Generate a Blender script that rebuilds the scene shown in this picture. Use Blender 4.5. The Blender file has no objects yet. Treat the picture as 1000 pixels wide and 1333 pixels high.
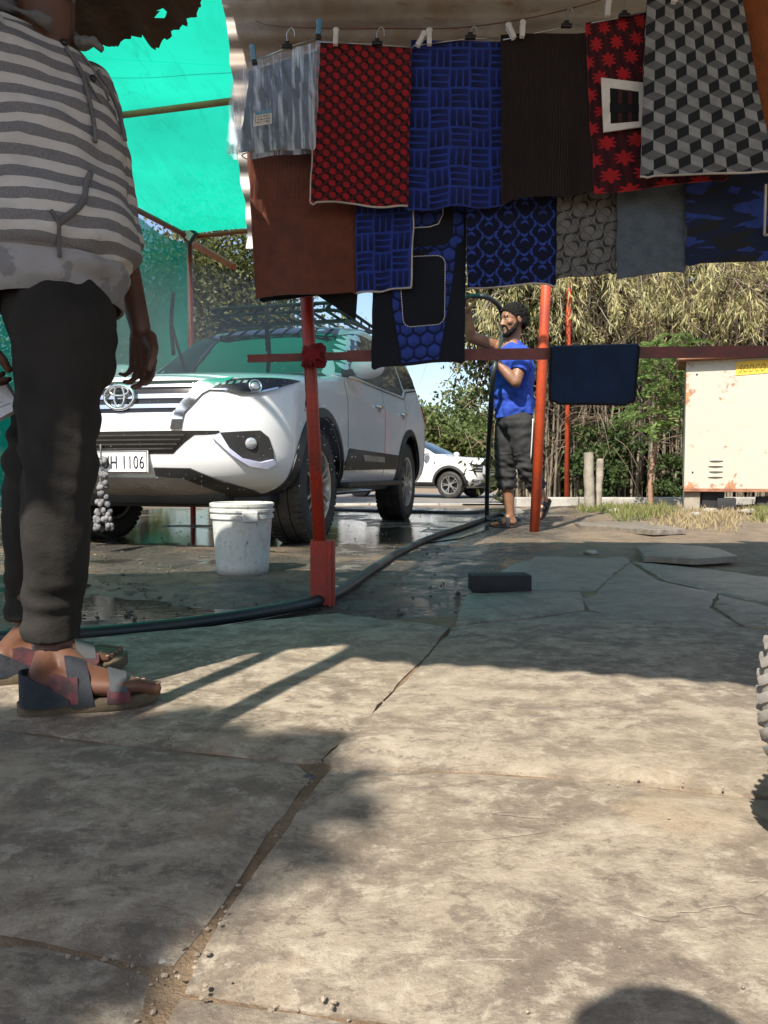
import bpy, bmesh, math, random
import numpy as np
from mathutils import Vector, Matrix, noise
from mathutils.geometry import delaunay_2d_cdt
random.seed(7); np.random.seed(7)
SC = bpy.context.scene
COL = SC.collection
R = math.radians

# ------------------------------------------------------------------ camera, sky, sun, exposure
CAM_H = 0.46
PITCH = math.atan(51.5 / 1000.0)          # looking slightly down
cam = bpy.data.cameras.new('camera'); camo = bpy.data.objects.new('camera', cam); COL.objects.link(camo)
camo.location = (0, 0, CAM_H); camo.rotation_euler = (R(90) - PITCH, 0, 0)
cam.sensor_fit = 'VERTICAL'; cam.sensor_height = 36.0; cam.lens = 36.0 * 1000 / 1333.0
cam.clip_start = 0.02; cam.clip_end = 3000
SC.camera = camo
SC.render.resolution_x = 768; SC.render.resolution_y = 1024

SUN_EL = R(48.0)
SHX, SHY = 0.42, 0.9075                    # direction in which shadows fall on the ground
wd = bpy.data.worlds.new('World'); SC.world = wd; wd.use_nodes = True
wn = wd.node_tree; wn.nodes.clear()
sky = wn.nodes.new('ShaderNodeTexSky'); sky.sky_type = 'NISHITA'; sky.sun_disc = False
sky.sun_elevation = SUN_EL; sky.sun_rotation = math.atan2(-SHX, -SHY)
sky.air_density = 1.0; sky.dust_density = 1.5; sky.ozone_density = 1.2
bg = wn.nodes.new('ShaderNodeBackground'); bg.inputs['Strength'].default_value = 0.125
wo = wn.nodes.new('ShaderNodeOutputWorld')
wn.links.new(sky.outputs[0], bg.inputs[0]); wn.links.new(bg.outputs[0], wo.inputs[0])
sl = bpy.data.lights.new('sun', 'SUN'); sl.energy = 5.0; sl.angle = R(0.53); sl.color = (1.0, 0.93, 0.82)
so = bpy.data.objects.new('sun', sl); COL.objects.link(so)
so.rotation_euler = Vector((SHX * math.cos(SUN_EL), SHY * math.cos(SUN_EL), -math.sin(SUN_EL))).to_track_quat('-Z', 'Y').to_euler()
so.location = (-6, -12, 14)
SC.view_settings.view_transform = 'Standard'; SC.view_settings.look = 'None'
SC.view_settings.exposure = 0.82; SC.view_settings.gamma = 1.0; SC.view_settings.use_curve_mapping = False
try:
    SC.cycles.max_bounces = 8; SC.cycles.transparent_max_bounces = 24
    SC.cycles.caustics_reflective = False; SC.cycles.caustics_refractive = False
except Exception: pass

# ------------------------------------------------------------------ pixel helpers
CP, SP = math.cos(PITCH), math.sin(PITCH)
def ray(px, py):
    x = (px - 500) / 1000.0; u = (666.5 - py) / 1000.0
    return Vector((x, CP + u * SP, -SP + u * CP))
def at(px, py, Y):
    r = ray(px, py); k = Y / r.y
    return Vector((r.x * k, Y, CAM_H + r.z * k))
def grd(px, py, z=0.0):
    r = ray(px, py); k = (z - CAM_H) / r.z
    return Vector((r.x * k, r.y * k, z))

# ------------------------------------------------------------------ tagging and linking
def tag(o, label=None, cat=None, group=None, kind=None):
    if label: o['label'] = label
    if cat: o['category'] = cat
    if group: o['group'] = group
    if kind: o['kind'] = kind
    return o
def empty(name, loc=(0, 0, 0), rz=0.0):
    e = bpy.data.objects.new(name, None); COL.objects.link(e)
    e.location = loc; e.rotation_euler = (0, 0, rz); e.empty_display_size = 0.1
    return e
def put(name, me, mats, parent=None, world=True):
    """link a mesh; world=True: vertices are world coordinates even when parented"""
    o = bpy.data.objects.new(name, me); COL.objects.link(o)
    if mats is not None:
        if not isinstance(mats, (list, tuple)): mats = [mats]
        if len(me.materials) == 0:
            for m in mats: me.materials.append(m)
    if parent is not None:
        o.parent = parent
        if world:
            M = Matrix.Identity(4); p = parent
            chain = []
            while p is not None: chain.append(p); p = p.parent
            for p in reversed(chain):
                M = M @ p.matrix_parent_inverse @ Matrix.LocRotScale(p.location, p.rotation_euler, p.scale)
            o.matrix_parent_inverse = M.inverted()
    return o

class MB:
    """collects geometry; build() links it as one mesh object"""
    def __init__(s): s.v = []; s.f = []; s.m = []; s.uv = None
    def add(s, v, f, m=0):
        b = len(s.v); s.v.extend([tuple(x) for x in v]); s.f.extend([tuple(i + b for i in q) for q in f]); s.m.extend([m] * len(f)); return s
    def box(s, c, d, rot=None, m=0, bev=0.0):
        c = Vector(c); hx, hy, hz = d[0] / 2, d[1] / 2, d[2] / 2
        if bev > 0:
            bm = bmesh.new(); bmesh.ops.create_cube(bm, size=1)
            for q in bm.verts: q.co = Vector((q.co.x * d[0], q.co.y * d[1], q.co.z * d[2]))
            bmesh.ops.bevel(bm, geom=bm.edges[:], offset=bev, segments=2, affect='EDGES', profile=0.5)
            vs = [q.co.copy() for q in bm.verts]; bm.verts.index_update(); fs = [[q.index for q in f.verts] for f in bm.faces]; bm.free()
        else:
            vs = [Vector((a * hx, b * hy, e * hz)) for a in (-1, 1) for b in (-1, 1) for e in (-1, 1)]
            fs = [(0, 1, 3, 2), (4, 6, 7, 5), (0, 4, 5, 1), (2, 3, 7, 6), (0, 2, 6, 4), (1, 5, 7, 3)]
        if rot is not None: vs = [rot @ q for q in vs]
        return s.add([c + q for q in vs], fs, m)
    def frame(s, p, q):
        d = (Vector(q) - Vector(p)).normalized()
        a = Vector((0, 0, 1)) if abs(d.z) < 0.9 else Vector((1, 0, 0))
        u = d.cross(a).normalized(); return d, u, u.cross(d).normalized()
    def tube(s, pts, rad, n=8, m=0, cap=True, sq=(1, 1)):
        pts = [Vector(p) for p in pts]; N = len(pts)
        if not hasattr(rad, '__len__'): rad = [rad] * N
        rings = []; u = None
        for i in range(N):
            d = (pts[min(i + 1, N - 1)] - pts[max(i - 1, 0)]).normalized()
            if u is None:
                a = Vector((0, 0, 1)) if abs(d.z) < 0.9 else Vector((1, 0, 0)); u = d.cross(a).normalized()
            else:
                u = (u - d * u.dot(d)).normalized()
            w = d.cross(u)
            rings.append([pts[i] + (u * math.cos(t) * sq[0] + w * math.sin(t) * sq[1]) * rad[i] for t in [2 * math.pi * k / n for k in range(n)]])
        vs = [q for r in rings for q in r]; fs = []
        for i in range(N - 1):
            for k in range(n):
                a = i * n + k; b = i * n + (k + 1) % n; fs.append((a, b, b + n, a + n))
        if cap: fs.append(tuple(range(n - 1, -1, -1))); fs.append(tuple((N - 1) * n + k for k in range(n)))
        return s.add(vs, fs, m)
    def bar(s, p, q, w, h, m=0, up=None):
        p = Vector(p); q = Vector(q); d = (q - p).normalized()
        a = Vector(up) if up else (Vector((0, 0, 1)) if abs(d.z) < 0.9 else Vector((0, 1, 0)))
        u = d.cross(a).normalized() * w / 2; v = u.cross(d).normalized() * h / 2
        vs = [e + a_ * u + b_ * v for e in (p, q) for a_, b_ in ((-1, -1), (1, -1), (1, 1), (-1, 1))]
        return s.add(vs, [(3, 2, 1, 0), (4, 5, 6, 7), (0, 1, 5, 4), (1, 2, 6, 5), (2, 3, 7, 6), (3, 0, 4, 7)], m)
    def lathe(s, prof, n=32, c=(0, 0, 0), axis='z', m=0, close=False):
        vs = []; c = Vector(c)
        for r, h in prof:
            for k in range(n):
                t = 2 * math.pi * k / n
                if axis == 'z': vs.append(c + Vector((r * math.cos(t), r * math.sin(t), h)))
                elif axis == 'y': vs.append(c + Vector((r * math.cos(t), h, r * math.sin(t))))
                else: vs.append(c + Vector((h, r * math.cos(t), r * math.sin(t))))
        fs = []; P = len(prof)
        for i in range(P if close else P - 1):
            for k in range(n):
                j = (i + 1) % P
                fs.append((i * n + k, i * n + (k + 1) % n, j * n + (k + 1) % n, j * n + k))
        return s.add(vs, fs, m)
    def ball(s, c, r, rot=None, nu=14, nv=9, m=0):
        c = Vector(c)
        if not hasattr(r, '__len__'): r = (r, r, r)
        vs = []; fs = []
        for i in range(nv + 1):
            a = math.pi * i / nv
            for k in range(nu):
                t = 2 * math.pi * k / nu
                q = Vector((r[0] * math.sin(a) * math.cos(t), r[1] * math.sin(a) * math.sin(t), r[2] * math.cos(a)))
                vs.append(c + (rot @ q if rot is not None else q))
        for i in range(nv):
            for k in range(nu):
                fs.append((i * nu + k, (i + 1) * nu + k, (i + 1) * nu + (k + 1) % nu, i * nu + (k + 1) % nu))
        return s.add(vs, fs, m)
    def cap(s, p, r0, q, r1, n=14):
        """tapered capsule"""
        p = Vector(p); q = Vector(q); s.ball(p, r0, nu=n, nv=8); s.ball(q, r1, nu=n, nv=8)
        if (q - p).length > 1e-5: s.tube([p, q], [r0, r1], n)
        return s
    def mesh(s, name, smooth=False, ang=None):
        me = bpy.data.meshes.new(name); me.from_pydata(s.v, [], s.f)
        if any(s.m): me.polygons.foreach_set('material_index', s.m)
        bm = bmesh.new(); bm.from_mesh(me); bmesh.ops.remove_doubles(bm, verts=bm.verts, dist=1e-6)
        bmesh.ops.recalc_face_normals(bm, faces=bm.faces); bm.to_mesh(me); bm.free()
        if smooth:
            me.polygons.foreach_set('use_smooth', [True] * len(me.polygons))
            if ang: me.set_sharp_from_angle(angle=R(ang))
        me.update(); return me
    def build(s, name, mat, parent=None, smooth=False, ang=None, world=True):
        return put(name, s.mesh(name, smooth, ang), mat, parent, world)

def raw_mesh(name, v, f, smooth=False, mi=None):
    """fast mesh from numpy arrays: f is (n,3) or (n,4)"""
    v = np.asarray(v, np.float32); f = np.asarray(f, np.int32)
    me = bpy.data.meshes.new(name); me.vertices.add(len(v)); me.vertices.foreach_set('co', v.ravel())
    n, k = f.shape; me.loops.add(n * k); me.loops.foreach_set('vertex_index', f.ravel())
    me.polygons.add(n); me.polygons.foreach_set('loop_start', np.arange(n, dtype=np.int32) * k)
    if mi is not None: me.polygons.foreach_set('material_index', np.asarray(mi, np.int32))
    if smooth: me.polygons.foreach_set('use_smooth', [True] * n)
    me.update(calc_edges=True); return me
def used_only(V, F):
    """drop points no triangle uses"""
    ids = sorted({i for f in F for i in f}); mp = {i: k for k, i in enumerate(ids)}
    return [V[i] for i in ids], [tuple(mp[i] for i in f) for f in F]
def grid_mesh(name, P, smooth=True, uv=None, thick=None):
    """P: (nu,nv,3) array; uv same shape (..2)"""
    P = np.asarray(P, float); nu, nv = P.shape[:2]
    idx = np.arange(nu * nv).reshape(nu, nv)
    f = np.stack([idx[:-1, :-1], idx[1:, :-1], idx[1:, 1:], idx[:-1, 1:]], -1).reshape(-1, 4)
    v = P.reshape(-1, 3)
    if thick is not None:
        du = np.gradient(P, axis=0); dv = np.gradient(P, axis=1); nn = np.cross(du, dv); nn /= np.linalg.norm(nn, axis=2, keepdims=True) + 1e-9
        v2 = (P - nn * thick).reshape(-1, 3); o = nu * nv
        f2 = (f + o)[:, ::-1]
        b = list(idx[:, 0]) + list(idx[-1, 1:]) + list(idx[-2::-1, -1]) + list(idx[0, -2:0:-1])
        b = np.array(b); c = np.roll(b, -1)
        fs = np.stack([b, b + o, c + o, c], -1)
        f = np.concatenate([f, f2, fs]); v = np.concatenate([v, v2])
    me = raw_mesh(name, v, f, smooth)
    if uv is not None:
        uv = np.asarray(uv, np.float32).reshape(-1, 2)
        if thick is not None: uv = np.concatenate([uv, uv])
        l = me.uv_layers.new(name='UVMap'); l.data.foreach_set('uv', uv[f.ravel()].ravel())
    if thick is not None and smooth: me.set_sharp_from_angle(angle=R(50))
    return me
def pchip(xs, ys):
    xs = np.array(xs, float); ys = np.array(ys, float); h = np.diff(xs); d = np.diff(ys) / h; m = np.zeros_like(ys)
    for i in range(1, len(xs) - 1):
        if d[i - 1] * d[i] > 0:
            w1 = 2 * h[i] + h[i - 1]; w2 = h[i] + 2 * h[i - 1]; m[i] = (w1 + w2) / (w1 / d[i - 1] + w2 / d[i])
    m[0] = d[0]; m[-1] = d[-1]
    def fn(x):
        x = np.clip(x, xs[0], xs[-1]); i = np.clip(np.searchsorted(xs, x) - 1, 0, len(h) - 1)
        t = (x - xs[i]) / h[i]
        return ((1 + 2 * t) * (1 - t) ** 2 * ys[i] + t * (1 - t) ** 2 * h[i] * m[i] + t * t * (3 - 2 * t) * ys[i + 1] + t * t * (t - 1) * h[i] * m[i + 1])
    return fn
def spline(pts, n=8):
    """Catmull-Rom through points"""
    pts = [Vector(p) for p in pts]; q = [pts[0] * 2 - pts[1]] + pts + [pts[-1] * 2 - pts[-2]]; out = []
    for i in range(1, len(q) - 2):
        for k in range(n):
            t = k / n; a, b, c, d = q[i - 1], q[i], q[i + 1], q[i + 2]
            out.append(0.5 * ((2 * b) + (c - a) * t + (2 * a - 5 * b + 4 * c - d) * t * t + (3 * b - a - 3 * c + d) * t ** 3))
    out.append(pts[-1]); return out
def evaluated(o):
    dg = bpy.context.evaluated_depsgraph_get(); dg.update()
    me = bpy.data.meshes.new_from_object(o.evaluated_get(dg)); return me
def blob(mb, voxel=0.005, smooth=6, fac=0.5):
    """fuse overlapping closed shapes into one continuous surface"""
    me = mb.mesh('tmp'); o = bpy.data.objects.new('tmp', me); COL.objects.link(o)
    r = o.modifiers.new('r', 'REMESH'); r.mode = 'VOXEL'; r.voxel_size = voxel; r.use_smooth_shade = True
    if smooth:
        q = o.modifiers.new('s', 'SMOOTH'); q.factor = fac; q.iterations = smooth
    out = evaluated(o); bpy.data.objects.remove(o); bpy.data.meshes.remove(me); out.materials.clear(); return out
def wrinkle(me, fn):
    """displace along normals by fn(co)->metres"""
    n = len(me.vertices); co = np.empty(n * 3, np.float32); me.vertices.foreach_get('co', co); co = co.reshape(-1, 3)
    no = np.array([v.normal[:] for v in me.vertices])
    d = np.array([fn(Vector(c)) for c in co]); co = co + no * d[:, None]
    me.vertices.foreach_set('co', co.astype(np.float32).ravel()); me.update()
def text_mesh(txt, size, depth=0.001, spacing=1.0):
    c = bpy.data.curves.new('t', 'FONT'); c.body = txt; c.size = size; c.extrude = depth; c.space_character = spacing
    o = bpy.data.objects.new('t', c); COL.objects.link(o); me = evaluated(o); bpy.data.objects.remove(o); me.materials.clear(); return me

# ------------------------------------------------------------------ node helpers
class X:
    """arithmetic on shader sockets"""
    nt = None
    def __init__(s, k): s.k = k
    @staticmethod
    def op(o, *a, clamp=False):
        n = X.nt.nodes.new('ShaderNodeMath'); n.operation = o; n.use_clamp = clamp
        for i, q in enumerate(a):
            q = q.k if isinstance(q, X) else q
            if isinstance(q, (int, float)): n.inputs[i].default_value = q
            else: X.nt.links.new(q, n.inputs[i])
        return X(n.outputs[0])
    def __add__(s, o): return X.op('ADD', s, o)
    __radd__ = __add__
    def __sub__(s, o): return X.op('SUBTRACT', s, o)
    def __rsub__(s, o): return X.op('SUBTRACT', o, s)
    def __mul__(s, o): return X.op('MULTIPLY', s, o)
    __rmul__ = __mul__
    def __truediv__(s, o): return X.op('DIVIDE', s, o)
    def lt(s, o): return X.op('LESS_THAN', s, o)
    def gt(s, o): return X.op('GREATER_THAN', s, o)
    def floor(s): return X.op('FLOOR', s)
    def frac(s): return X.op('FRACT', s)
    def abs(s): return X.op('ABSOLUTE', s)
    def mod(s, o): return X.op('FLOORED_MODULO', s, o)
    def min(s, o): return X.op('MINIMUM', s, o)
    def max(s, o): return X.op('MAXIMUM', s, o)
    def sqrt(s): return X.op('SQRT', s)
    def sin(s): return X.op('SINE', s)
    def cos(s): return X.op('COSINE', s)
    def atan2(s, o): return X.op('ARCTAN2', s, o)
    def clamp(s): return X.op('ADD', s, 0.0, clamp=True)
    def step(s, a, b):
        """smooth ramp a->b to 0..1"""
        n = X.nt.nodes.new('ShaderNodeMapRange'); n.interpolation_type = 'SMOOTHSTEP'
        X.nt.links.new(s.k, n.inputs[0]); n.inputs[1].default_value = a; n.inputs[2].default_value = b; return X(n.outputs[0])
def mixc(f, a, b):
    n = X.nt.nodes.new('ShaderNodeMix'); n.data_type = 'RGBA'
    for i, q in ((0, f), (6, a), (7, b)):
        q = q.k if isinstance(q, X) else q
        if isinstance(q, (int, float)): n.inputs[i].default_value = q
        elif isinstance(q, (tuple, list)): n.inputs[i].default_value = (*q[:3], 1)
        else: X.nt.links.new(q, n.inputs[i])
    return n.outputs[2]
def noise_x(vec, scale, detail=4, rough=0.55, dist=0.0):
    n = X.nt.nodes.new('ShaderNodeTexNoise'); n.inputs['Scale'].default_value = scale; n.inputs['Detail'].default_value = detail
    n.inputs['Roughness'].default_value = rough; n.inputs['Distortion'].default_value = dist
    if vec is not None: X.nt.links.new(vec, n.inputs['Vector'])
    return X(n.outputs['Fac'])
def coords(kind='Object', scale=(1, 1, 1), rot=(0, 0, 0)):
    t = X.nt.nodes.new('ShaderNodeTexCoord'); m = X.nt.nodes.new('ShaderNodeMapping')
    m.inputs['Scale'].default_value = scale; m.inputs['Rotation'].default_value = rot
    X.nt.links.new(t.outputs[kind], m.inputs[0]); return m.outputs[0]
def sep(v):
    n = X.nt.nodes.new('ShaderNodeSeparateXYZ'); X.nt.links.new(v, n.inputs[0]); return [X(o) for o in n.outputs]
def comb(x, y, z=0.0):
    n = X.nt.nodes.new('ShaderNodeCombineXYZ')
    for i, q in enumerate((x, y, z)):
        if isinstance(q, X): X.nt.links.new(q.k, n.inputs[i])
        else: n.inputs[i].default_value = q
    return n.outputs[0]
def new_mat(name):
    m = bpy.data.materials.new(name); m.use_nodes = True; X.nt = m.node_tree
    b = m.node_tree.nodes['Principled BSDF']; return m, b
def setc(b, sock, v):
    if isinstance(v, X): X.nt.links.new(v.k, b.inputs[sock])
    elif hasattr(v, 'is_linked') or hasattr(v, 'links'): X.nt.links.new(v, b.inputs[sock])
    elif isinstance(v, (tuple, list)): b.inputs[sock].default_value = (*v[:3], 1)
    else: b.inputs[sock].default_value = v
def bump(b, h, strength=0.4, dist=0.01):
    n = X.nt.nodes.new('ShaderNodeBump'); n.inputs['Strength'].default_value = strength; n.inputs['Distance'].default_value = dist
    X.nt.links.new(h.k if isinstance(h, X) else h, n.inputs['Height']); X.nt.links.new(n.outputs[0], b.inputs['Normal'])
def pm(name, col, rough=0.6, metal=0.0, col2=None, ns=6.0, lo=0.4, hi=0.65, fine=0.12, bmp=0.0, bs=60.0, coat=0.0, spec=0.5, bd=0.004, rvar=0.1, sub=0.0):
    """general painted / worn surface: two colours blended by large noise, fine mottling, fine relief"""
    m, b = new_mat(name); c = coords('Object')
    n1 = noise_x(c, ns, 5, 0.6); n2 = noise_x(c, ns * 9, 4, 0.6)
    c2 = col2 if col2 else tuple(x * 0.72 for x in col)
    base = mixc(n1.step(lo, hi), col, c2)
    base = mixc(n2.step(0.3, 0.75) * fine * 2, base, tuple(x * 0.45 for x in col))
    setc(b, 'Base Color', base); b.inputs['Metallic'].default_value = metal
    setc(b, 'Roughness', (n1 - 0.5) * rvar * 2 + rough)
    b.inputs['Specular IOR Level'].default_value = spec
    if coat: b.inputs['Coat Weight'].default_value = coat; b.inputs['Coat Roughness'].default_value = 0.04
    if sub:
        b.inputs['Subsurface Weight'].default_value = sub; b.inputs['Subsurface Radius'].default_value = (0.01, 0.004, 0.002); b.inputs['Subsurface Scale'].default_value = 0.6
    if bmp: bump(b, noise_x(c, bs, 6, 0.65), bmp, bd)
    return m
def leaf_mat(name, c1, c2, trans=0.35, ns=1.5, c3=None):
    m, b = new_mat(name); nt = X.nt; c = coords('Object')
    g = nt.nodes.new('ShaderNodeNewGeometry')
    base = mixc(noise_x(c, ns, 3).step(0.35, 0.65), c1, c2)
    base = mixc(X(g.outputs['Random Per Island']) * 0.6, base, c3 if c3 else tuple(x * 0.5 for x in c1))
    setc(b, 'Base Color', base); b.inputs['Roughness'].default_value = 0.6; b.inputs['Specular IOR Level'].default_value = 0.3
    t = nt.nodes.new('ShaderNodeBsdfTranslucent'); nt.links.new(base, t.inputs[0])
    mx = nt.nodes.new('ShaderNodeMixShader'); mx.inputs[0].default_value = trans
    nt.links.new(b.outputs[0], mx.inputs[1]); nt.links.new(t.outputs[0], mx.inputs[2])
    nt.links.new(mx.outputs[0], nt.nodes['Material Output'].inputs[0]); return m
M = {}
M['red_paint'] = pm('red_paint', (0.40, 0.030, 0.012), 0.45, col2=(0.26, 0.035, 0.022), ns=9, bmp=0.25, bs=50, fine=0.25)
M['orange_paint'] = pm('orange_paint', (0.52, 0.072, 0.018), 0.5, col2=(0.36, 0.05, 0.022), ns=5, bmp=0.2, bs=40, fine=0.2)
M['dark_metal'] = pm('dark_metal', (0.03, 0.03, 0.032), 0.45, metal=0.3)
M['steel'] = pm('steel', (0.55, 0.55, 0.55), 0.3, metal=1.0)
M['rail_paint'] = pm('rail_paint', (0.20, 0.030, 0.018), 0.5, col2=(0.10, 0.030, 0.022), ns=14, bmp=0.35, bs=60, fine=0.35)
M['wire'] = pm('wire', (0.16, 0.07, 0.04), 0.6, metal=0.4)
M['black_rubber'] = pm('black_rubber', (0.018, 0.018, 0.02), 0.75, bmp=0.3, bs=180)
M['hose'] = pm('hose', (0.016, 0.028, 0.030), 0.45, col2=(0.03, 0.035, 0.033), bmp=0.15, bs=80)
M['white_plastic'] = pm('white_plastic', (0.75, 0.74, 0.72), 0.4)
M['blue_plastic'] = pm('blue_plastic', (0.12, 0.30, 0.45), 0.35)
M['black_plastic'] = pm('black_plastic', (0.012, 0.012, 0.013), 0.4)
# ================================================================== ground, pavement, road
GZ = -0.022
def terr(x, y):
    """broad terrain height"""
    t = np.clip((y - 10.8) / 4.0, 0, 1); t = t * t * (3 - 2 * t)
    return GZ - 0.2 * t
def np_noise(x, y, s, oct=3, seed=0.0):
    out = np.zeros(x.shape); a = 1.0
    for k in range(oct):
        out += a * np.array([noise.noise(Vector((p * s + seed, q * s + 3.1 * seed, seed))) for p, q in zip(x.ravel(), y.ravel())]).reshape(x.shape); s *= 2.1; a *= 0.5
    return out
xs = np.concatenate([-np.geomspace(260, 6, 22)[:-1], np.arange(-6, 6.01, 0.09), np.geomspace(6, 260, 22)[1:]])
ys = np.concatenate([-np.geomspace(60, 2, 10)[:-1], np.arange(-2, 12.01, 0.09), np.geomspace(12, 600, 34)[1:]])
GX, GY = np.meshgrid(xs, ys, indexing='ij')
H = terr(GX, GY)
near = (np.abs(GX) < 6.5) & (GY > -2.5) & (GY < 12.5)
nz = np.zeros(GX.shape); nz[near] = np_noise(GX[near], GY[near], 1.3, 4, 4.2)
H = H + np.where(near, nz * 0.014, 0)
# keep the bed low under the flagstones, a small bank of dry earth to the right behind them
lowm = (GY < 1.7) | ((GX > 0.1) & (GY < 3.3 + .3 * GX) & (GX < 2.6))
H = np.where(near & lowm, np.minimum(H, GZ - 0.004 + nz * 0.004), H)
bank = np.clip((GX - 1.3 - 0.14 * (GY - 5.5)) / 0.8, 0, 1) * np.clip((GY - 5.0) / 1.2, 0, 1) * np.clip((10.8 - GY) / 1.0, 0, 1)
H = H + bank * (0.02 + 0.03 * np.maximum(nz, 0))
sm = lambda t: np.clip(t, 0, 1) ** 2 * (3 - 2 * np.clip(t, 0, 1))
plat = sm((GX - (-0.10 + 0.27 * (GY - 3.1))) / 0.45) * sm((GY - 3.5) / 1.2) * sm((10.8 - GY) / 1.0)     # firmer, higher strip right of the hose
H = H + plat * 0.03
def ground_z(x, y):
    i = int(np.clip(np.searchsorted(xs, x) - 1, 0, len(xs) - 2)); j = int(np.clip(np.searchsorted(ys, y) - 1, 0, len(ys) - 2))
    s_ = (x - xs[i]) / (xs[i + 1] - xs[i]); t_ = (y - ys[j]) / (ys[j + 1] - ys[j])
    return float(H[i, j] * (1 - s_) * (1 - t_) + H[i + 1, j] * s_ * (1 - t_) + H[i, j + 1] * (1 - s_) * t_ + H[i + 1, j + 1] * s_ * t_)
def on_ground(px, py):
    z = 0.0
    for _ in range(6): p = grd(px, py, z); z = ground_z(p.x, p.y)
    return Vector((p.x, p.y, z))

mg, b = new_mat('earth'); c = coords('Object'); x_, y_, z_ = sep(c)
n1 = noise_x(c, 1.1, 5); n2 = noise_x(c, 7, 6, 0.65); n3 = noise_x(c, 45, 5, 0.7); n4 = noise_x(c, 160, 4, 0.7)
dry = mixc(n2.step(0.35, 0.65), (0.30, 0.22, 0.145), (0.20, 0.145, 0.095)); dry = mixc(n3.step(0.45, 0.75) * 0.6, dry, (0.36, 0.30, 0.23))
wet = mixc(n2.step(0.35, 0.62), (0.075, 0.068, 0.058), (0.125, 0.105, 0.080)); wet = mixc(n3.step(0.46, 0.62) * 0.8, wet, (0.018, 0.018, 0.018)); wet = mixc(n4.step(0.58, 0.70) * 0.5, wet, (0.16, 0.14, 0.11))
# soaked zone: everything left of the pole line, in front of and under the car
wz = (x_ * -1.0 + (y_ - 5.0) * 0.30 + 1.35 + (n1 - 0.5) * 1.5).step(-0.1, 0.35) * (y_ + (n1 - 0.5) * 1.0).step(1.9, 2.3) * (1 - y_.step(10.2, 11.2))
brown = mixc(n1.step(0.45, 0.6), wet, (0.22, 0.165, 0.11))
setc(b, 'Base Color', mixc(wz, dry, brown)); setc(b, 'Roughness', 0.95 - wz * (0.45 + n2.step(0.42, 0.58) * 0.42))
bump(b, n3 * 0.8 + n4 * 0.55 + n2, 1.0, 0.028)
ground = put('ground', grid_mesh('ground', np.stack([GX, GY, H], -1)), mg); tag(ground, kind='structure')

# standing water: a level sheet, the uneven mud pokes through it
mw, b = new_mat('puddle_water'); c = coords('Object')
setc(b, 'Base Color', mixc(noise_x(c, 2.5, 4).step(0.4, 0.6), (0.035, 0.036, 0.034), (0.075, 0.062, 0.045)))
b.inputs['Roughness'].default_value = 0.05; b.inputs['IOR'].default_value = 1.36
bump(b, noise_x(coords('Object', (1, 2.2, 1)), 22, 4, 0.55), 0.16, 0.008)
poly = [(-5.5, 1.6), (-1.4, 1.75), (-0.35, 2.3), (0.0, 3.3), (0.65, 4.7), (1.25, 6.3), (1.9, 8.6), (2.2, 10.2), (-5.5, 10.6)]
W = MB(); W.add([(x, y, GZ - 0.004) for x, y in poly], [tuple(range(len(poly)))]); W.add([(x, y, GZ + .003) for x, y in ((-3.2, 5.1), (0.05, 4.9), (0.55, 5.6), (1.15, 7.2), (1.7, 9.2), (1.8, 10.3), (-3.4, 10.4))], [tuple(range(7))]); pw = W.build('puddle_water', mw); tag(pw, kind='structure')

# road
mr, b = new_mat('asphalt'); c = coords('Object'); n1 = noise_x(c, 0.6, 4); n2 = noise_x(c, 30, 5, 0.7)
base = mixc(n1.step(0.35, 0.7), (0.21, 0.195, 0.175), (0.15, 0.142, 0.132)); setc(b, 'Base Color', mixc(n2.step(0.4, 0.7) * 0.5, base, (0.09, 0.088, 0.085)))
b.inputs['Roughness'].default_value = 0.9; bump(b, n2, 0.4, 0.01)
yy = np.linspace(12.3, 24.5, 26); xx = np.linspace(-90, 0, 50); A, B = np.meshgrid(np.linspace(0, 1, 60), yy, indexing='ij')
XR = 1.75 + np.clip((B - 15.5) / 3, 0, 1) * 12; A2 = -90 + (XR + 90) * A ** .25
road = put('road', grid_mesh('road', np.stack([A2, B, terr(A2, B) + 0.006 + 0.03 * np.clip((B - 12.3) / 3, 0, 1)], -1)), mr); tag(road, kind='structure')
ux = np.linspace(1.2, 24, 40); A, B = np.meshgrid(ux, np.linspace(11.3, 12.35, 6), indexing='ij')
path = put('path', grid_mesh('path', np.stack([A, B, terr(A, B) + 0.03], -1)), mr); tag(path, kind='structure')
mk = pm('kerb_concrete', (0.40, 0.385, 0.35), 0.9, col2=(0.28, 0.26, 0.23), ns=3, bmp=0.5, bs=30, bd=0.01)
kerb = empty('kerb', (0, 0, 0)); tag(kerb, kind='structure')
x = 1.9; i = 0; random.seed(3)
while x < 9.5:
    L = random.uniform(0.85, 1.1); q = MB().box((x + L / 2, 11.15 + random.uniform(-.02, .02), 0.0), (L - 0.015, 0.22, 0.2), Matrix.Rotation(random.uniform(-.01, .01), 3, 'Z'), bev=0.015)
    q.build('kerb_stone', mk, kerb); x += L
x = 1.85
while x > -9:
    L = random.uniform(0.9, 1.1); q = MB().box((x - L / 2, 11.9 + random.uniform(-.02, .02), -0.10), (L - 0.015, 0.2, 0.16), bev=0.012); q.build('kerb_stone', mk, kerb); x -= L

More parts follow.
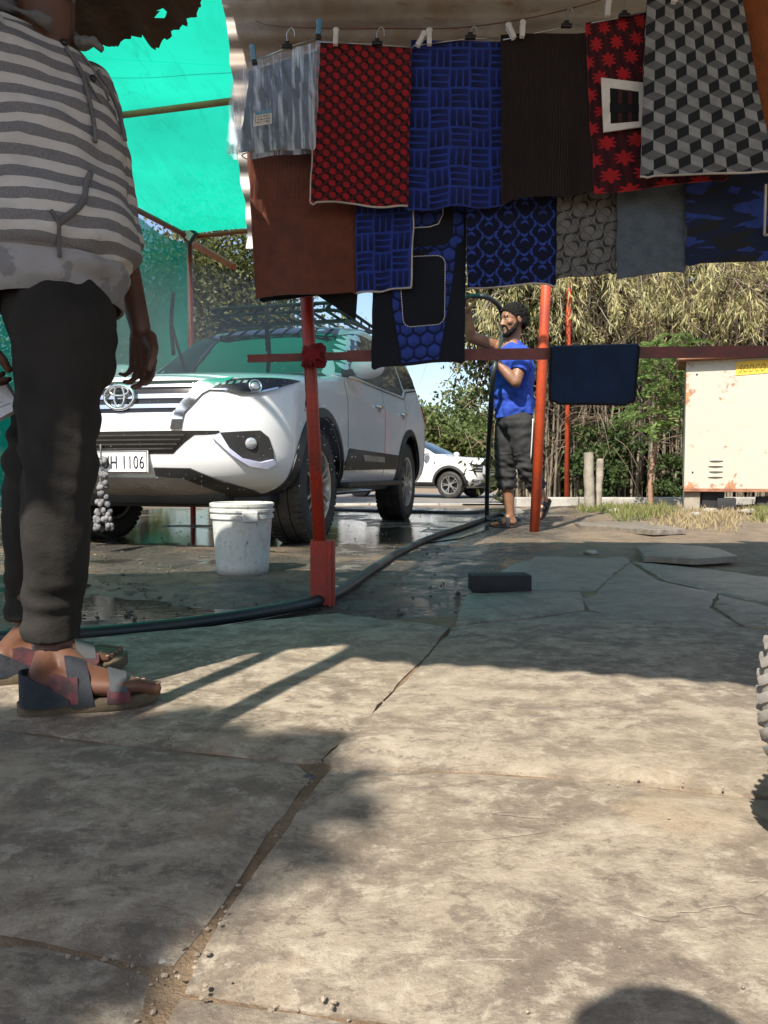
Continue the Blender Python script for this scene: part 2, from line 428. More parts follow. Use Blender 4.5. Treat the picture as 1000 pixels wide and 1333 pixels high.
# flagstone paving: each slab its own piece
ms, b = new_mat('flagstone'); c = coords('Object'); nt = X.nt
oi = nt.nodes.new('ShaderNodeObjectInfo'); rnd = X(oi.outputs['Random'])
cr = coords('Object', (1.0, 2.4, 1.0), (0, 0, R(12)))
n1 = noise_x(cr, 1.6, 6, 0.6, 0.8); n2 = noise_x(cr, 9, 8, 0.72, 0.6); n3 = noise_x(c, 48, 7, 0.78, 0.3); n4 = noise_x(c, 170, 4, 0.7)
fr1 = noise_x(coords('Object', (1.0, 1.7, 1.0), (0, 0, R(10))), 4.6, 14, 0.78, 0.35); fr2 = noise_x(c, 19.0, 12, 0.76, 0.2)
base = mixc(fr1.step(0.42, 0.59), (0.175, 0.138, 0.102), (0.365, 0.305, 0.228))
base = mixc(fr2.step(0.50, 0.63) * 0.8, base, (0.46, 0.40, 0.31))
base = mixc(fr2.step(0.48, 0.38) * 0.8, base, (0.12, 0.092, 0.068))
base = mixc(n3.step(0.54, 0.68) * 0.45, base, (0.48, 0.43, 0.35))
base = mixc(noise_x(c, 3.1, 6, 0.65, 0.8).step(0.55, 0.70) * 0.5, base, (0.36, 0.26, 0.155))
base = mixc(noise_x(c, 0.8, 4, 0.6).step(0.52, 0.68) * 0.30, base, (0.22, 0.185, 0.15))
scr = noise_x(coords('Object', (1.0, 14.0, 1.0), (0, 0, R(24))), 5, 3, 0.5).step(0.70, 0.74) * noise_x(c, 2.0, 2).step(0.45, 0.6)
base = mixc(scr * 0.5, base, (0.50, 0.45, 0.38))
lay = noise_x(coords('Object', (1.0, 1.6, 1.0), (0, 0, R(-20))), 1.5, 6, 0.6, 0.5) * 10.0; msk = noise_x(c, 0.9, 3).step(0.46, 0.58)
edge_l = (lay.frac() - 0.5).abs().step(0.44, 0.5) * msk
base = mixc(edge_l * 0.55, base, (0.13, 0.10, 0.075)); base = mixc((lay.floor() * 0.37).frac() * msk * 0.30, base, (0.40, 0.32, 0.22))
base = mixc(n4.step(0.62, 0.72) * 0.55, base, (0.52, 0.48, 0.42)); base = mixc(n4.step(0.40, 0.30) * 0.5, base, (0.10, 0.085, 0.07))
base = mixc(noise_x(c, 2.6, 3, 0.5).step(0.66, 0.78) * 0.5, base, (0.15, 0.11, 0.08))
vein = (noise_x(cr, 1.7, 4, 0.5, 1.2) - 0.5).abs().step(0.006, 0.0) * noise_x(c, 1.4, 2).step(0.5, 0.62)
base = mixc(vein * 0.45, base, (0.12, 0.095, 0.075))
base = mixc(rnd * 0.18, base, (0.24, 0.215, 0.185))
# damp slabs beyond the post are greyer and shinier
_, y_, _ = sep(c); damp = (y_ + (n1 - 0.5) * 0.8).step(2.0, 2.9)
base = mixc(damp * 0.55, base, (0.135, 0.120, 0.105))
setc(b, 'Base Color', base); setc(b, 'Roughness', 0.82 - damp * (0.22 + n2 * 0.3) + (n2 - 0.5) * 0.2)
bump(b, fr1 * 0.9 + fr2 * 0.55 + n3 * 0.30 + n4 * 0.20 + lay.floor() * msk * 0.10 - vein * 0.2, 0.7, 0.011)
pav = empty('pavement', (0, 0, 0)); tag(pav, kind='structure')
def slab(poly, top=0.0, tilt=(0, 0), thick=0.05, zb=None, gap=0.005):
    pts = [grd(px, py) for px, py in poly]; ring = []
    n = len(pts); cx = sum((p for p in pts), Vector()) / n
    for i in range(n):
        a, b_ = pts[i], pts[(i + 1) % n]; k = max(2, int((b_ - a).length / 0.045))
        for j in range(k): ring.append(a.lerp(b_, j / k))
    out = []
    for i, p in enumerate(ring):
        d = (p - cx).normalized(); w = noise.noise(p * 9.0) * 0.010 + noise.noise(p * 33) * 0.004
        out.append(p - d * (gap + w))
    v2 = [Vector((p.x, p.y)) for p in out]; N = len(v2)
    mn = Vector((min(p.x for p in v2), min(p.y for p in v2))); mx = Vector((max(p.x for p in v2), max(p.y for p in v2)))
    step = 0.07; inner = []
    gx = mn.x
    while gx < mx.x:
        gy = mn.y
        while gy < mx.y:
            inner.append(Vector((gx + random.uniform(-.02, .02), gy + random.uniform(-.02, .02)))); gy += step
        gx += step
    V, E_, F, *_ = delaunay_2d_cdt(v2 + inner, [(i, (i + 1) % N) for i in range(N)], [], 1, 1e-5)
    # distance to the rim, for a worn rounded edge
    rim = np.array([(p.x, p.y) for p in v2]); VV = np.array([(p.x, p.y) for p in V])
    dist = np.array([np.sqrt(((rim - q) ** 2).sum(1)).min() for q in VV])
    z = [top + tilt[0] * (q[0] - cx.x) + tilt[1] * (q[1] - cx.y) - 0.007 * max(0, 1 - dd / 0.03) + 0.004 * noise.noise(Vector((q[0] * 3, q[1] * 3, 1))) + 0.0018 * noise.noise(Vector((q[0] * 14, q[1] * 14, 1))) for q, dd in zip(VV, dist)]
    vs = [Vector((q[0], q[1], zz)) for q, zz in zip(VV, z)]; fs = [tuple(f) for f in F]
    cnt = {}
    for f in fs:
        for i in range(len(f)):
            e = (f[i], f[(i + 1) % len(f)]); cnt[tuple(sorted(e))] = cnt.get(tuple(sorted(e)), []) + [e]
    bn = len(vs); lo = {}
    for k_, e in cnt.items():
        if len(e) == 1:
            a, b_ = e[0]
            for q in (a, b_):
                if q not in lo: lo[q] = len(vs); vs.append(Vector((vs[q].x, vs[q].y, vs[q].z - thick)))
            fs.append((b_, a, lo[a], lo[b_]))
    me = bpy.data.meshes.new('slab'); me.from_pydata([v[:] for v in vs], [], fs); me.polygons.foreach_set('use_smooth', [True] * len(me.polygons)); me.set_sharp_from_angle(angle=R(45)); me.update()
    return put('slab', me, ms, pav)
S = [
 [(-420, 905), (-100, 932), (0, 944), (180, 966), (392, 988), (404, 1008), (388, 1032), (292, 1165), (232, 1248), (205, 1250), (60, 1219), (-320, 1180), (-800, 1130)],          # big shaded slab
 [(-260, 862), (-80, 848), (160, 822), (440, 796), (588, 814), (545, 862), (480, 930), (420, 985), (392, 988), (180, 966), (0, 944), (-330, 906)],
 [(590, 814), (700, 802), (763, 794), (930, 812), (1200, 838), (1500, 870), (1700, 1100), (1000, 1034), (800, 1012), (620, 998), (430, 992), (420, 985), (480, 930), (545, 862)],
 [(430, 992), (620, 998), (800, 1012), (1000, 1034), (1700, 1100), (2000, 1500), (1400, 1470), (860, 1400), (480, 1320), (228, 1282), (240, 1250), (300, 1168), (396, 1032)],
 [(-800, 1130), (-320, 1180), (60, 1219), (205, 1250), (222, 1264), (196, 1320), (120, 1460), (-900, 1400)],
 [(228, 1282), (480, 1320), (860, 1400), (1400, 1470), (1500, 2600), (-200, 2600), (130, 1460)],
 [(-900, 1400), (120, 1460), (-200, 2600), (-2500, 2600)],
 [(606, 771), (700, 767), (757, 768), (764, 792), (700, 801), (592, 811)],
 [(771, 772), (793, 752), (820, 732), (862, 756), (935, 770), (925, 788), (965, 812), (930, 811), (764, 793), (758, 775)],
 [(824, 731), (925, 739), (1010, 750), (1120, 775), (1000, 784), (866, 754)],
 [(936, 772), (1000, 787), (1120, 778), (1400, 800), (1400, 850), (1200, 836), (967, 812), (928, 788)],
 [(612, 768), (640, 745), (690, 722), (760, 712), (826, 715), (819, 731), (792, 751), (770, 771), (757, 766), (700, 765)],
]
tilts = {1: (0.002, 0.0), 9: (-0.01, 0.01), 8: (0.006, 0.004), 7: (0.0, -0.004)}
for i, pl in enumerate(S): slab(pl, top=(-0.002, 0.0, 0.003, -0.001, -0.003, 0.0, 0, 0.002, -0.002, -0.003, 0.0, -0.006)[i], tilt=tilts.get(i, (0, 0)))
slab([(748, 685), (800, 683), (850, 687), (893, 699), (850, 701), (800, 695), (756, 691)], top=0.05, tilt=(0.0, -.02), thick=0.035, gap=0.0)
slab([(829, 715), (880, 713), (935, 721), (961, 733), (905, 736), (838, 731)], top=0.035, tilt=(0.012, -0.016), thick=0.03, gap=0.0)
# joint dirt and grit: uncountable
mj = pm('joint_dirt', (0.27, 0.19, 0.115), 0.95, col2=(0.17, 0.115, 0.07), ns=6, bmp=0.9, bs=70, bd=0.012)
J = MB(); J.add([(-4, -2.2, -0.0100), (4.5, -2.2, -0.0100), (4.5, 2.2, -0.0100), (2.9, 4.2, -0.0130), (1.0, 4.0, -0.0130), (0.25, 2.5, -0.0110), (-2.0, 1.9, -0.0110), (-4, 1.7, -0.0100)], [tuple(range(8))])
o = J.build('joint_dirt', mj); tag(o, kind='structure')
mgv = pm('grit', (0.33, 0.27, 0.205), 0.9, col2=(0.16, 0.13, 0.1), ns=12)
random.seed(11); Q = MB()
def pebble(p, r):
    bm = bmesh.new(); bmesh.ops.create_icosphere(bm, subdivisions=1, radius=r)
    s = (random.uniform(.6, 1.4), random.uniform(.6, 1.4), random.uniform(.35, .8))
    for v in bm.verts: v.co = Vector((v.co.x * s[0], v.co.y * s[1], v.co.z * s[2])) * random.uniform(.8, 1.2) + p
    bm.verts.index_update(); Q.add([v.co.copy() for v in bm.verts], [[v.index for v in f.verts] for f in bm.faces]); bm.free()
lines = [[(0, 944), (180, 966), (392, 988)], [(392, 988), (404, 1015), (292, 1165), (215, 1262), (150, 1400)], [(60, 1219), (205, 1250), (480, 1320)], [(405, 990), (545, 865), (590, 812)], [(430, 992), (800, 1012), (1000, 1034)]]
for ln in lines:
    for a, b_ in zip(ln[:-1], ln[1:]):
        for k in range(22):
            t = random.random(); p = grd(a[0] + (b_[0] - a[0]) * t, a[1] + (b_[1] - a[1]) * t)
            p += Vector((random.gauss(0, .022), random.gauss(0, .016), 0.001 if random.random() < .3 else -0.008)); pebble(p, abs(random.gauss(.0009, .0011)) + .0008)
for k in range(120):
    p = Vector((random.uniform(-1.2, 1.3), random.uniform(.55, 2.6), 0.002)); pebble(p, abs(random.gauss(.0009, .0007)) + .0006)
QP = Q; Q = MB()
for k in range(1500):
    y = random.uniform(2.3, 9.5); p = Vector((random.uniform(-0.9, 0.3) * y * .55 if y < 5 else random.uniform(-.5, .6) * y, y, GZ + 0.002)); pebble(p, abs(random.gauss(.004, .003)) + .002)
om = Q.build('mud_gravel', pm('mud_gravel', (.10, .085, .07), .8, col2=(.05, .045, .04), ns=12)); tag(om, kind='stuff', label='small dark gravel strewn over the wet mud around the bucket', cat='gravel')
Q = QP; o = Q.build('grit', mgv); tag(o, kind='stuff', label='pale grit and crumbs scattered over the stone paving and mud', cat='grit')
# a few loose stones large enough to pick out
def stone(name, p, r, sc, mat, label, seed):
    bm = bmesh.new(); bmesh.ops.create_icosphere(bm, subdivisions=3, radius=1)
    for v in bm.verts:
        n = v.co.normalized(); k = 1 + .28 * noise.noise(n * 1.4 + Vector((seed, 0, 0))) + .1 * noise.noise(n * 4 + Vector((seed, 2, 0)))
        v.co = Vector((n.x * sc[0], n.y * sc[1], n.z * sc[2])) * r * k
    mz = min(v.co.z for v in bm.verts)
    for v in bm.verts: v.co += p + Vector((0, 0, -mz - 0.004))
    me = bpy.data.meshes.new(name); bm.to_mesh(me); bm.free(); me.polygons.foreach_set('use_smooth', [True] * len(me.polygons))
    return tag(put(name, me, mat), label, 'stone')
mst = pm('rubble', (0.33, 0.30, 0.26), 0.9, col2=(0.2, 0.17, 0.14), ns=14, bmp=.5, bs=50)
stone('loose_stone', grd(402, 1013, -.012), .008, (1.3, .8, .6), pm('dark_pebble', (.09, .09, .095), .6), 'small dark pebble lying where the flagstone joints meet', 3)
stone('loose_stone', grd(212, 1253, -.012), .005, (1, 1, .7), pm('white_pebble', (.42, .40, .37), .8), 'tiny white pebble in the joint below the big shaded flagstone', 5)
# ================================================================== shed: tin roof, hanging tin flap, rusted sheet, posts
def corrugated(name, O, U, V, lu, lv, pitch, amp, mat, nu=40, ragged=None, wob=0.0):
    """ribs run along U; corrugation advances along V"""
    O = Vector(O); U = Vector(U).normalized(); V = Vector(V).normalized(); N = U.cross(V).normalized()
    nv = int(lv / pitch * 12) + 1; P = np.zeros((nu, nv, 3))
    for i in range(nu):
        for j in range(nv):
            u = lu * i / (nu - 1); v = lv * j / (nv - 1)
            if ragged and i == 0: u += ragged * noise.noise(Vector((v * 9, 1.3, 0)))
            p = O + U * u + V * v + N * (amp * math.cos(2 * math.pi * v / pitch) + wob * noise.noise(Vector((u * 1.7, v * 1.7, 4))))
            P[i, j] = p
    return grid_mesh(name, P, True, thick=0.0015)
mt, b = new_mat('old_tin'); c = coords('Object'); n1 = noise_x(c, 2.2, 6, .65); n2 = noise_x(coords('Object', (1, 1, 5)), 9, 6, .7)
base = mixc(n1.step(.42, .62), (.38, .365, .35), (.25, .205, .17)); base = mixc(n2.step(.55, .7) * .6, base, (.16, .085, .045))
setc(b, 'Base Color', base); b.inputs['Metallic'].default_value = .15; b.inputs['Roughness'].default_value = .6; bump(b, n2, .2, .004)
roof = empty('tin_roof', (0, 0, 2.4)); tag(roof, 'old grey corrugated tin roof over the hanging mats', 'roof')
# two overlapping sheets, edge line runs from (-0.97,0.0) to the right and slightly back
e1 = Vector((0.962, -0.272, 0)); e2 = Vector((0.1, 1, 0)).normalized()
for k in range(4):
    O = Vector((-1.03, -0.09, 2.42 - 0.004 * (k % 2))) + e1 * (1.02 * k)
    put('roof_sheet', corrugated('roof_sheet', O, (0.128, 0.992, 0), e1, 3.2 + 0.285 * k, 1.05, 0.105, .014, mt, 14), mt, roof)
flap = empty('tin_flap', at(650, 290, 3.0)); tag(flap, 'grey corrugated tin sheet hanging down behind the row of mats', 'tin sheet')
O = at(286, -60, 2.96); me = corrugated('sheet', O, (1, -0.02, 0), (0.075, 0.10, -1), 3.2, 1.06, 0.112, .013, mt, 60, ragged=.02, wob=.015)
put('sheet', me, mt, flap)
# crossbeam carrying the roof and the flap
bm_ = MB().bar((-.9, 2.90, 2.375), (2.6, 2.60, 2.375), .05, .05); bm_.build('cross_beam', M['red_paint'], roof)
mru, b = new_mat('rusted_sheet'); c = coords('Object'); n1 = noise_x(c, 4, 6, .7); n2 = noise_x(c, 26, 6, .7)
base = mixc(n1.step(.35, .65), (.075, .038, .020), (.035, .022, .015)); base = mixc(n2.step(.5, .7) * .6, base, (.13, .055, .02)); setc(b, 'Base Color', base)
b.inputs['Roughness'].default_value = .9; bump(b, n2, .6, .006)
# rusted sheet with an eaten-away edge and holes, over the standing person
random.seed(5)
edge = [(-60, 60), (60, 66), (112, 66), (130, 72), (150, 66), (158, 56), (172, 62), (186, 56), (196, 66), (210, 62), (224, 56), (238, 44), (246, 28), (262, 22), (264, 4), (268, -16), (262, -50), (266, -90)]
def rust_hit(px, py):
    r = ray(px, py); k = (1.705 + .135 - CAM_H) / (r.z + .06 * r.y); return Vector((r.x * k, r.y * k, 0))
pts = [rust_hit(px, py) for px, py in edge]; rim = []
for a, b_ in zip(pts[:-1], pts[1:]):
    k = max(2, int((b_ - a).length / .008))
    for j in range(k):
        p = a.lerp(b_, j / k); rim.append(Vector((p.x + noise.noise(p * 60) * .010, p.y + noise.noise(p * 35) * .02 + noise.noise(p * 110) * .014)))
ring = rim + [Vector((-.52, 1.5)), Vector((-.60, 1.0)), Vector((-.66, .60)), Vector((-.80, .55)), Vector((-.92, .50)), Vector((-1.06, .42)), Vector((-1.16, .28)), Vector((-1.6, .34)), Vector((-2.6, .3)), Vector((-2.8, 2.2)), Vector((-2.0, 2.24))]
inner = [Vector((random.uniform(-2.7, -.5), random.uniform(.5, 2.4))) for k in range(900)] + [Vector((random.uniform(-1.6, -.5), random.uniform(2.05, 2.33))) for k in range(900)]
n = len(ring); V, E_, F, *_ = delaunay_2d_cdt(ring + inner, [(i, (i + 1) % n) for i in range(n)], [], 1, 1e-5)
F = [f for f in F if not (np.mean([V[i].y for i in f]) > 2.12 and noise.noise(Vector((np.mean([V[i].x for i in f]) * 22, np.mean([V[i].y for i in f]) * 22, 3))) > .62)]
def rz(x, y): return 1.705 + .06 * (2.25 - y) + .012 * math.cos(2 * math.pi * x / .12) + .03 * noise.noise(Vector((x * 2, y * 2, 8)))
V, F = used_only(V, F); me = raw_mesh('rusted_sheet', [(v.x, v.y, rz(v.x, v.y)) for v in V], [tuple(f) for f in F], True)
o = put('rusted_roof_sheet', me, mru); tag(o, 'dark rusted metal roof sheet with ragged corroded edge above the striped hoodie', 'metal sheet')
q = MB().bar((-2.75, 1.05, 1.72), (-.60, 1.30, 1.73), .04, .04).tube([(-1.9, 1.15, 1.75), (-1.9, 1.15, 0)], .022).tube([(-2.65, 1.08, 1.72), (-2.65, 1.06, 0)], .022).tube([(-.69, .66, 1.80), (-.69, .50, 0)], .030).tube([(-.89, .66, 1.80), (-.89, .48, 0)], .028).bar((-1.2, .62, 1.80), (-.62, .66, 1.80), .04, .04)  # two near poles added out of view to streak the paving with shadow
q.build('support_and_streak_poles', M['red_paint'], o)

# front post with its square sleeve
pb = grd(420, 786, GZ); P0 = Vector((pb.x, pb.y, GZ)); P1 = Vector((at(400, 388, pb.y - .02).x - .025, pb.y - .03, 1.60))
post = empty('red_post', P0); tag(post, 'red painted pipe post with square sleeve base tied with a rag', 'post')
MB().tube([P0 + Vector((0, 0, .02)), P0.lerp(P1, .5), P1], .0235, 14).build('pipe', M['red_paint'], post, True)
sv = MB(); hh = .235
for sx, sy, w, d in ((0, -.036, .086, .008), (0, .036, .086, .008), (-.039, 0, .008, .064), (.039, 0, .008, .064)): sv.box(P0 + Vector((sx + .002, sy, hh / 2)), (w, d, hh), bev=.002)
sv.box(P0 + Vector((0.002, 0, hh - .006)), (.07, .064, .006))
sv.bar(P0 + Vector((.030, -.045, 0)), P0 + Vector((.030, -.045, hh)), .012, .012, up=(0, 1, 0))
sv.build('sleeve', M['red_paint'], post)
# rail (angle iron)
d0 = pb.y - .055; ra = at(323, 467, d0 + .02); rb = at(470, 463, d0); rc = at(1010, 457, d0 - .08); rd = rc + (rc - rb).normalized() * .55
rail = empty('red_rail', (ra + rd) / 2); tag(rail, 'horizontal red angle iron rail running behind the hanging mats', 'rail')
q = MB(); q.bar(ra, rb, .022, .026); q.build('rail_end', M['rail_paint'], rail)
q = MB(); q.bar(at(452, 463.6, d0 - .004), rd, .005, .040); q.bar(at(452, 463.6, d0 - .004) + Vector((0, .019, .0175)), rd + Vector((0, .019, .0175)), .036, .005); q.build('rail_angle', M['rail_paint'], rail)
p2 = Vector((rd.x - .05, rd.y + .06, 0)); post2 = MB().tube([p2 + Vector((0, 0, -.02)), p2 + Vector((0, .02, 2.38))], .0235, 14).build('red_post', M['red_paint'], None, True); tag(post2, 'red pipe post holding the far end of the rail', 'post')
# red rag knotted round post and rail
mrag = pm('red_rag', (.20, .006, .012), .9, col2=(.12, .004, .008), ns=20, bmp=.6, bs=90)
kc = at(408, 463, d0 - .02); q = MB(); random.seed(9)
for k in range(4): q.tube([kc + Vector((.033 * math.cos(t), .042 * math.sin(t) + .03, (k - 1.5) * .018 + .008 * math.sin(2 * t + k))) for t in [2 * math.pi * i / 18 for i in range(19)]], .0115, 6)
for k in range(11):
    a = random.uniform(-1, 1); p = kc + Vector((random.uniform(-.024, .024), -.022, random.uniform(-.03, .03)))
    q.tube(spline([p, p + Vector((a * .022, -.016, .008)), p + Vector((a * .036, -.010, -.022))], 4), [.011] * 4 + [.008] * 4 + [.003], 6, sq=(1, .5))
q.tube(spline([kc + Vector((.006, -.02, 0)), kc + Vector((.028, -.026, -.014)), kc + Vector((.05, -.022, -.026))], 4), [.012] * 8 + [.006], 6, sq=(1, .5))
q.tube(spline([kc + Vector((-.02, -.026, -.02)), kc + Vector((-.024, -.03, -.08)), kc + Vector((-.022, -.026, -.14)), kc + Vector((-.028, -.026, -.20))], 5), [.008] * 5 + [.005] * 10 + [.002], 6, sq=(1, .4))
me = blob(q, .0035, 2); wrinkle(me, lambda c: .003 * noise.noise(c * 60)); o = put('rag', me, mrag); tag(o, 'dark red rag knotted round post and rail with a dangling strip', 'rag')

# ================================================================== net canopy
def net_mat(name, col, trans, tw):
    m, b = new_mat(name); nt = X.nt; c = coords('Object')
    n1 = noise_x(c, .9, 4); n2 = noise_x(coords('Object', (1, .25, 1), (0, 0, R(38))), 9, 5, .6); n3 = noise_x(c, 90, 3, .7); n5 = noise_x(coords('Object', (1, .03, 1), (0, 0, R(52))), 3.5, 3, .5)
    base = mixc(n1.step(.3, .7), col, tuple(x * .82 for x in col)); base = mixc(n2.step(.52, .6) * .22, base, tuple(x * .62 for x in col)); base = mixc(n3.step(.4, .7) * .22, base, tuple(x * .7 for x in col)); base = mixc((n5 - .5).abs().step(.010, .0) * .22, base, tuple(x * .45 for x in col))  # diagonal fold and crease shading painted in as darker streaks
    t = nt.nodes.new('ShaderNodeBsdfTranslucent'); nt.links.new(base, t.inputs[0]); d = nt.nodes.new('ShaderNodeBsdfDiffuse'); nt.links.new(base, d.inputs[0])
    m1 = nt.nodes.new('ShaderNodeMixShader'); m1.inputs[0].default_value = tw; nt.links.new(d.outputs[0], m1.inputs[1]); nt.links.new(t.outputs[0], m1.inputs[2])
    tr = nt.nodes.new('ShaderNodeBsdfTransparent'); m2 = nt.nodes.new('ShaderNodeMixShader'); m2.inputs[0].default_value = trans
    nt.links.new(m1.outputs[0], m2.inputs[1]); nt.links.new(tr.outputs[0], m2.inputs[2]); nt.links.new(m2.outputs[0], nt.nodes['Material Output'].inputs[0]); return m
mnet = net_mat('shade_net', (.006, .44, .285), .05, .80); mnet2 = net_mat('side_net', (.006, .34, .25), .20, .6)  # side net coloured darker to stand for its unlit back
NZ = 3.0
fl = at(247, 316, 8.45); fl.z = NZ; ax = Vector((.316, .949, 0)); sd = Vector((.949, -.316, 0))
fr = fl + sd * 3.3; nl = fl - ax * 5.1; nr = fr - ax * 5.1
can = empty('net_canopy', fl); tag(can, 'green shade net stretched over a red pipe frame above the white cars', 'canopy')
nu, nv = 60, 50; P = np.zeros((nu, nv, 3))
for i in range(nu):
    for j in range(nv):
        u = i / (nu - 1); v = j / (nv - 1); p = nl + sd * 3.3 * u + ax * 5.1 * v
        sag = -.10 * math.sin(math.pi * u) * abs(math.sin(math.pi * v * 2)) + .03 * noise.noise(Vector((u * 6 + v * 9, v * 3 - u * 2, 0)))
        P[i, j] = (p.x, p.y, NZ + .035 + sag * (1 if 0 < u < 1 else .3))
put('roof_net', grid_mesh('roof_net', P), mnet, can)
P = np.zeros((60, 34, 3))
for i in range(60):
    for j in range(34):
        u = i / 59; v = j / 33; p = nl + ax * 5.1 * u
        drop = .10 + .05 * abs(math.sin(u * 9)) if v == 0 else 0
        o_ = .05 * math.sin(u * 22 + v * 3) * v + .06 * noise.noise(Vector((u * 5, v * 3, 2)))
        P[i, j] = (p.x + sd.x * o_, p.y + sd.y * o_, NZ - .06 - v * 2.75 - .06 * abs(math.sin(u * math.pi * 6)) * (1 - v))
put('side_net', grid_mesh('side_net', P), mnet2, can)
q = MB().tube([nl, fl], .028, 10); q.build('side_beam', M['red_paint'], can, True)
MB().tube([fl, fr], .024, 10).build('back_beam', M['orange_paint'], can, True)
for k, s in enumerate((.0,)):
    a = nl + ax * 5.1 * s
    MB().tube([a + Vector((0, 0, -.03)), a + sd * 3.3 + Vector((0, 0, -.03))], .022, 10).build('cross_beam', M['orange_paint'], can, True)
pa = at(150, 151, 5.45); pc = at(330, 128, 5.15); dv = (pc - pa).normalized()
MB().tube([pa - dv * 1.9, pc + dv * 2.2], .022, 10).build('cross_beam', pm('bamboo_brown', (.34, .17, .08), .7), can, True)
for a in (fl, nl): MB().tube([Vector((a.x, a.y, GZ - .02)), a], .03, 10).build('pole', M['red_paint'], can, True)
a = at(255, 319, 8.35); MB().bar(a, at(304, 347, 7.9), .06, .06).build('brace', M['orange_paint'], can)
MB().tube([at(100, 74, 5.0), at(300, 86, 5.0)], .004, 5).build('wire', M['dark_metal'], can)
q = MB().tube([nr + Vector((0, 0, 0)), fr], .024, 10); q.build('side_beam', M['orange_paint'], can, True)
# floodlight on the corner
lamp = empty('floodlight', fl + Vector((0, -.05, -.02))); tag(lamp, 'small square floodlight mounted at the corner of the net frame', 'lamp')
rt = Matrix.Rotation(R(42), 3, 'Y') @ Matrix.Rotation(R(20), 3, 'X'); lc = fl + Vector((.02, -.09, 0.0))
MB().box(lc, (.15, .05, .15), rt, bev=.01).build('housing', M['dark_metal'], lamp); MB().box(lc + rt @ Vector((0, -.027, 0)), (.09, .006, .09), rt).build('glass', pm('lamp_glass', (.55, .58, .55), .2), lamp)
MB().bar(lc + Vector((0, .02, 0)), fl, .03, .02).build('bracket', M['dark_metal'], lamp)
# tall orange poles by the hose man
def pole(bx, by, tx, ty, w, Y, H_, label, zb=GZ):
    b0 = on_ground(bx, by); t = at(tx, ty, b0.y); d = (t - b0); t2 = b0 + d * ((H_ - zb) / d.z)
    o = MB().tube([b0 - d.normalized() * .05, b0.lerp(t2, .5), t2], w, 12).build('orange_pole', M['orange_paint'], None, True); return tag(o, label, 'pole', 'orange poles beside the man with the hose')
pole(696, 692, 711, 372, .039, 0, 3.0, 'thick leaning orange pole in front of the man in blue')
pole(737.5, 658, 740.5, 370, .040, 0, 5.0, 'thin upright orange pole behind the hanging blue towel')
# ================================================================== hanging mats
def fab(name, colfn, rough=.95, bmp=.5, bs=700, hfn=None, hd=.004):
    """colfn(u,v,vec)->colour socket; u,v in metres on the mat"""
    m, b = new_mat(name); t = X.nt.nodes.new('ShaderNodeUVMap'); u, v, _ = sep(t.outputs[0]); vec = t.outputs[0]; u = u + (noise_x(vec, 7, 3) - .5) * .012; v = v + (noise_x(comb(v, u), 7, 3) - .5) * .012
    col = colfn(u, v, vec); nz = noise_x(vec, 22, 5, .65)
    setc(b, 'Base Color', mixc(nz.step(.35, .7) * .35, col, (.012, .012, .013))); b.inputs['Roughness'].default_value = rough; b.inputs['Specular IOR Level'].default_value = .2
    try: b.inputs['Sheen Weight'].default_value = .15
    except Exception: pass
    h = noise_x(vec, bs, 2, .5)
    if hfn is not None: h = h * .3 + hfn(u, v)
    bump(b, h, bmp, hd); return m
def lattice(u, v, su, sv):
    """staggered lattice: returns local coords (a,b) of the nearest point and a parity"""
    pu = u / su; pv = v / sv
    a1 = pu.frac() - .5; b1 = pv.frac() - .5; a2 = (pu + .5).frac() - .5; b2 = (pv + .5).frac() - .5
    d1 = a1 * a1 + b1 * b1 * (sv * sv / su / su); d2 = a2 * a2 + b2 * b2 * (sv * sv / su / su); s = d2.lt(d1)
    return a1 + (a2 - a1) * s, b1 + (b2 - b1) * s, s
def cubes(su, c1, c2, c3, grad=0.0):
    def f(u, v, vec):
        sv = su * 1.732; a, b_, s = lattice(u, v, su, sv); b_ = b_ * 1.732; ang = X.op('ARCTAN2', a, b_)
        k = ((ang + math.pi) / (2 * math.pi / 3)).floor()
        return mixc(k.gt(1.5), mixc(k.gt(.5), c1, c2), c3)
    return f
def hexdots(su, dot, mid, dark):
    def f(u, v, vec):
        a, b_, s = lattice(u, v, su, su * .86); r = (a.abs() * 1.0).max(a.abs() * .5 + b_.abs() * .8)
        a2, b2, _ = lattice(u + su * .28, v + su * .25, su, su * .86); r2 = (a2.abs()).max(a2.abs() * .5 + b2.abs() * .8)
        return mixc(r.lt(.235), mixc(r2.lt(.24), mid, dark), dot)
    return f
def hexcells(su, c1, c2):
    def f(u, v, vec):
        a, b_, s = lattice(u, v, su, su * 1.732); b_ = b_ * 1.732; r = a.abs().max(a.abs() * .5 + b_.abs() * .866)
        return mixc((r.step(.36, .48) * .8 + (b_ * -1).step(-.1, .5) * .55).clamp(), c1, c2)
    return f
def weave(s, base, dark, mid):
    def f(u, v, vec):
        pu = u / s; pv = v / s; par = (pu.floor() + pv.floor()).mod(2.0)
        fu = pu.frac(); fv = pv.frac(); a = fu + (fv - fu) * par; l = fv + (fu - fv) * par
        st = (a * 3).frac(); bar = (st - .5).abs().lt(.36) * (l - .5).abs().lt(.42); n = noise_x(vec, 18, 3)
        return mixc(bar * (.55 + n * .9).clamp(), base, mixc(l, dark, mid))
    return f
def stars(su, red, bg_):
    def f(u, v, vec):
        a, b_, s = lattice(u, v, su, su * 1.9); b_ = b_ * 1.9; r = (a * a + b_ * b_).sqrt(); t = X.op('ARCTAN2', a, b_)
        lim = (t * 8).cos() * .09 + (t * 2).cos() * .05 + .30
        return mixc(r.lt(lim), mixc((u * 330).sin().gt(.2), bg_, tuple(x * .6 for x in bg_)), red)
    return f
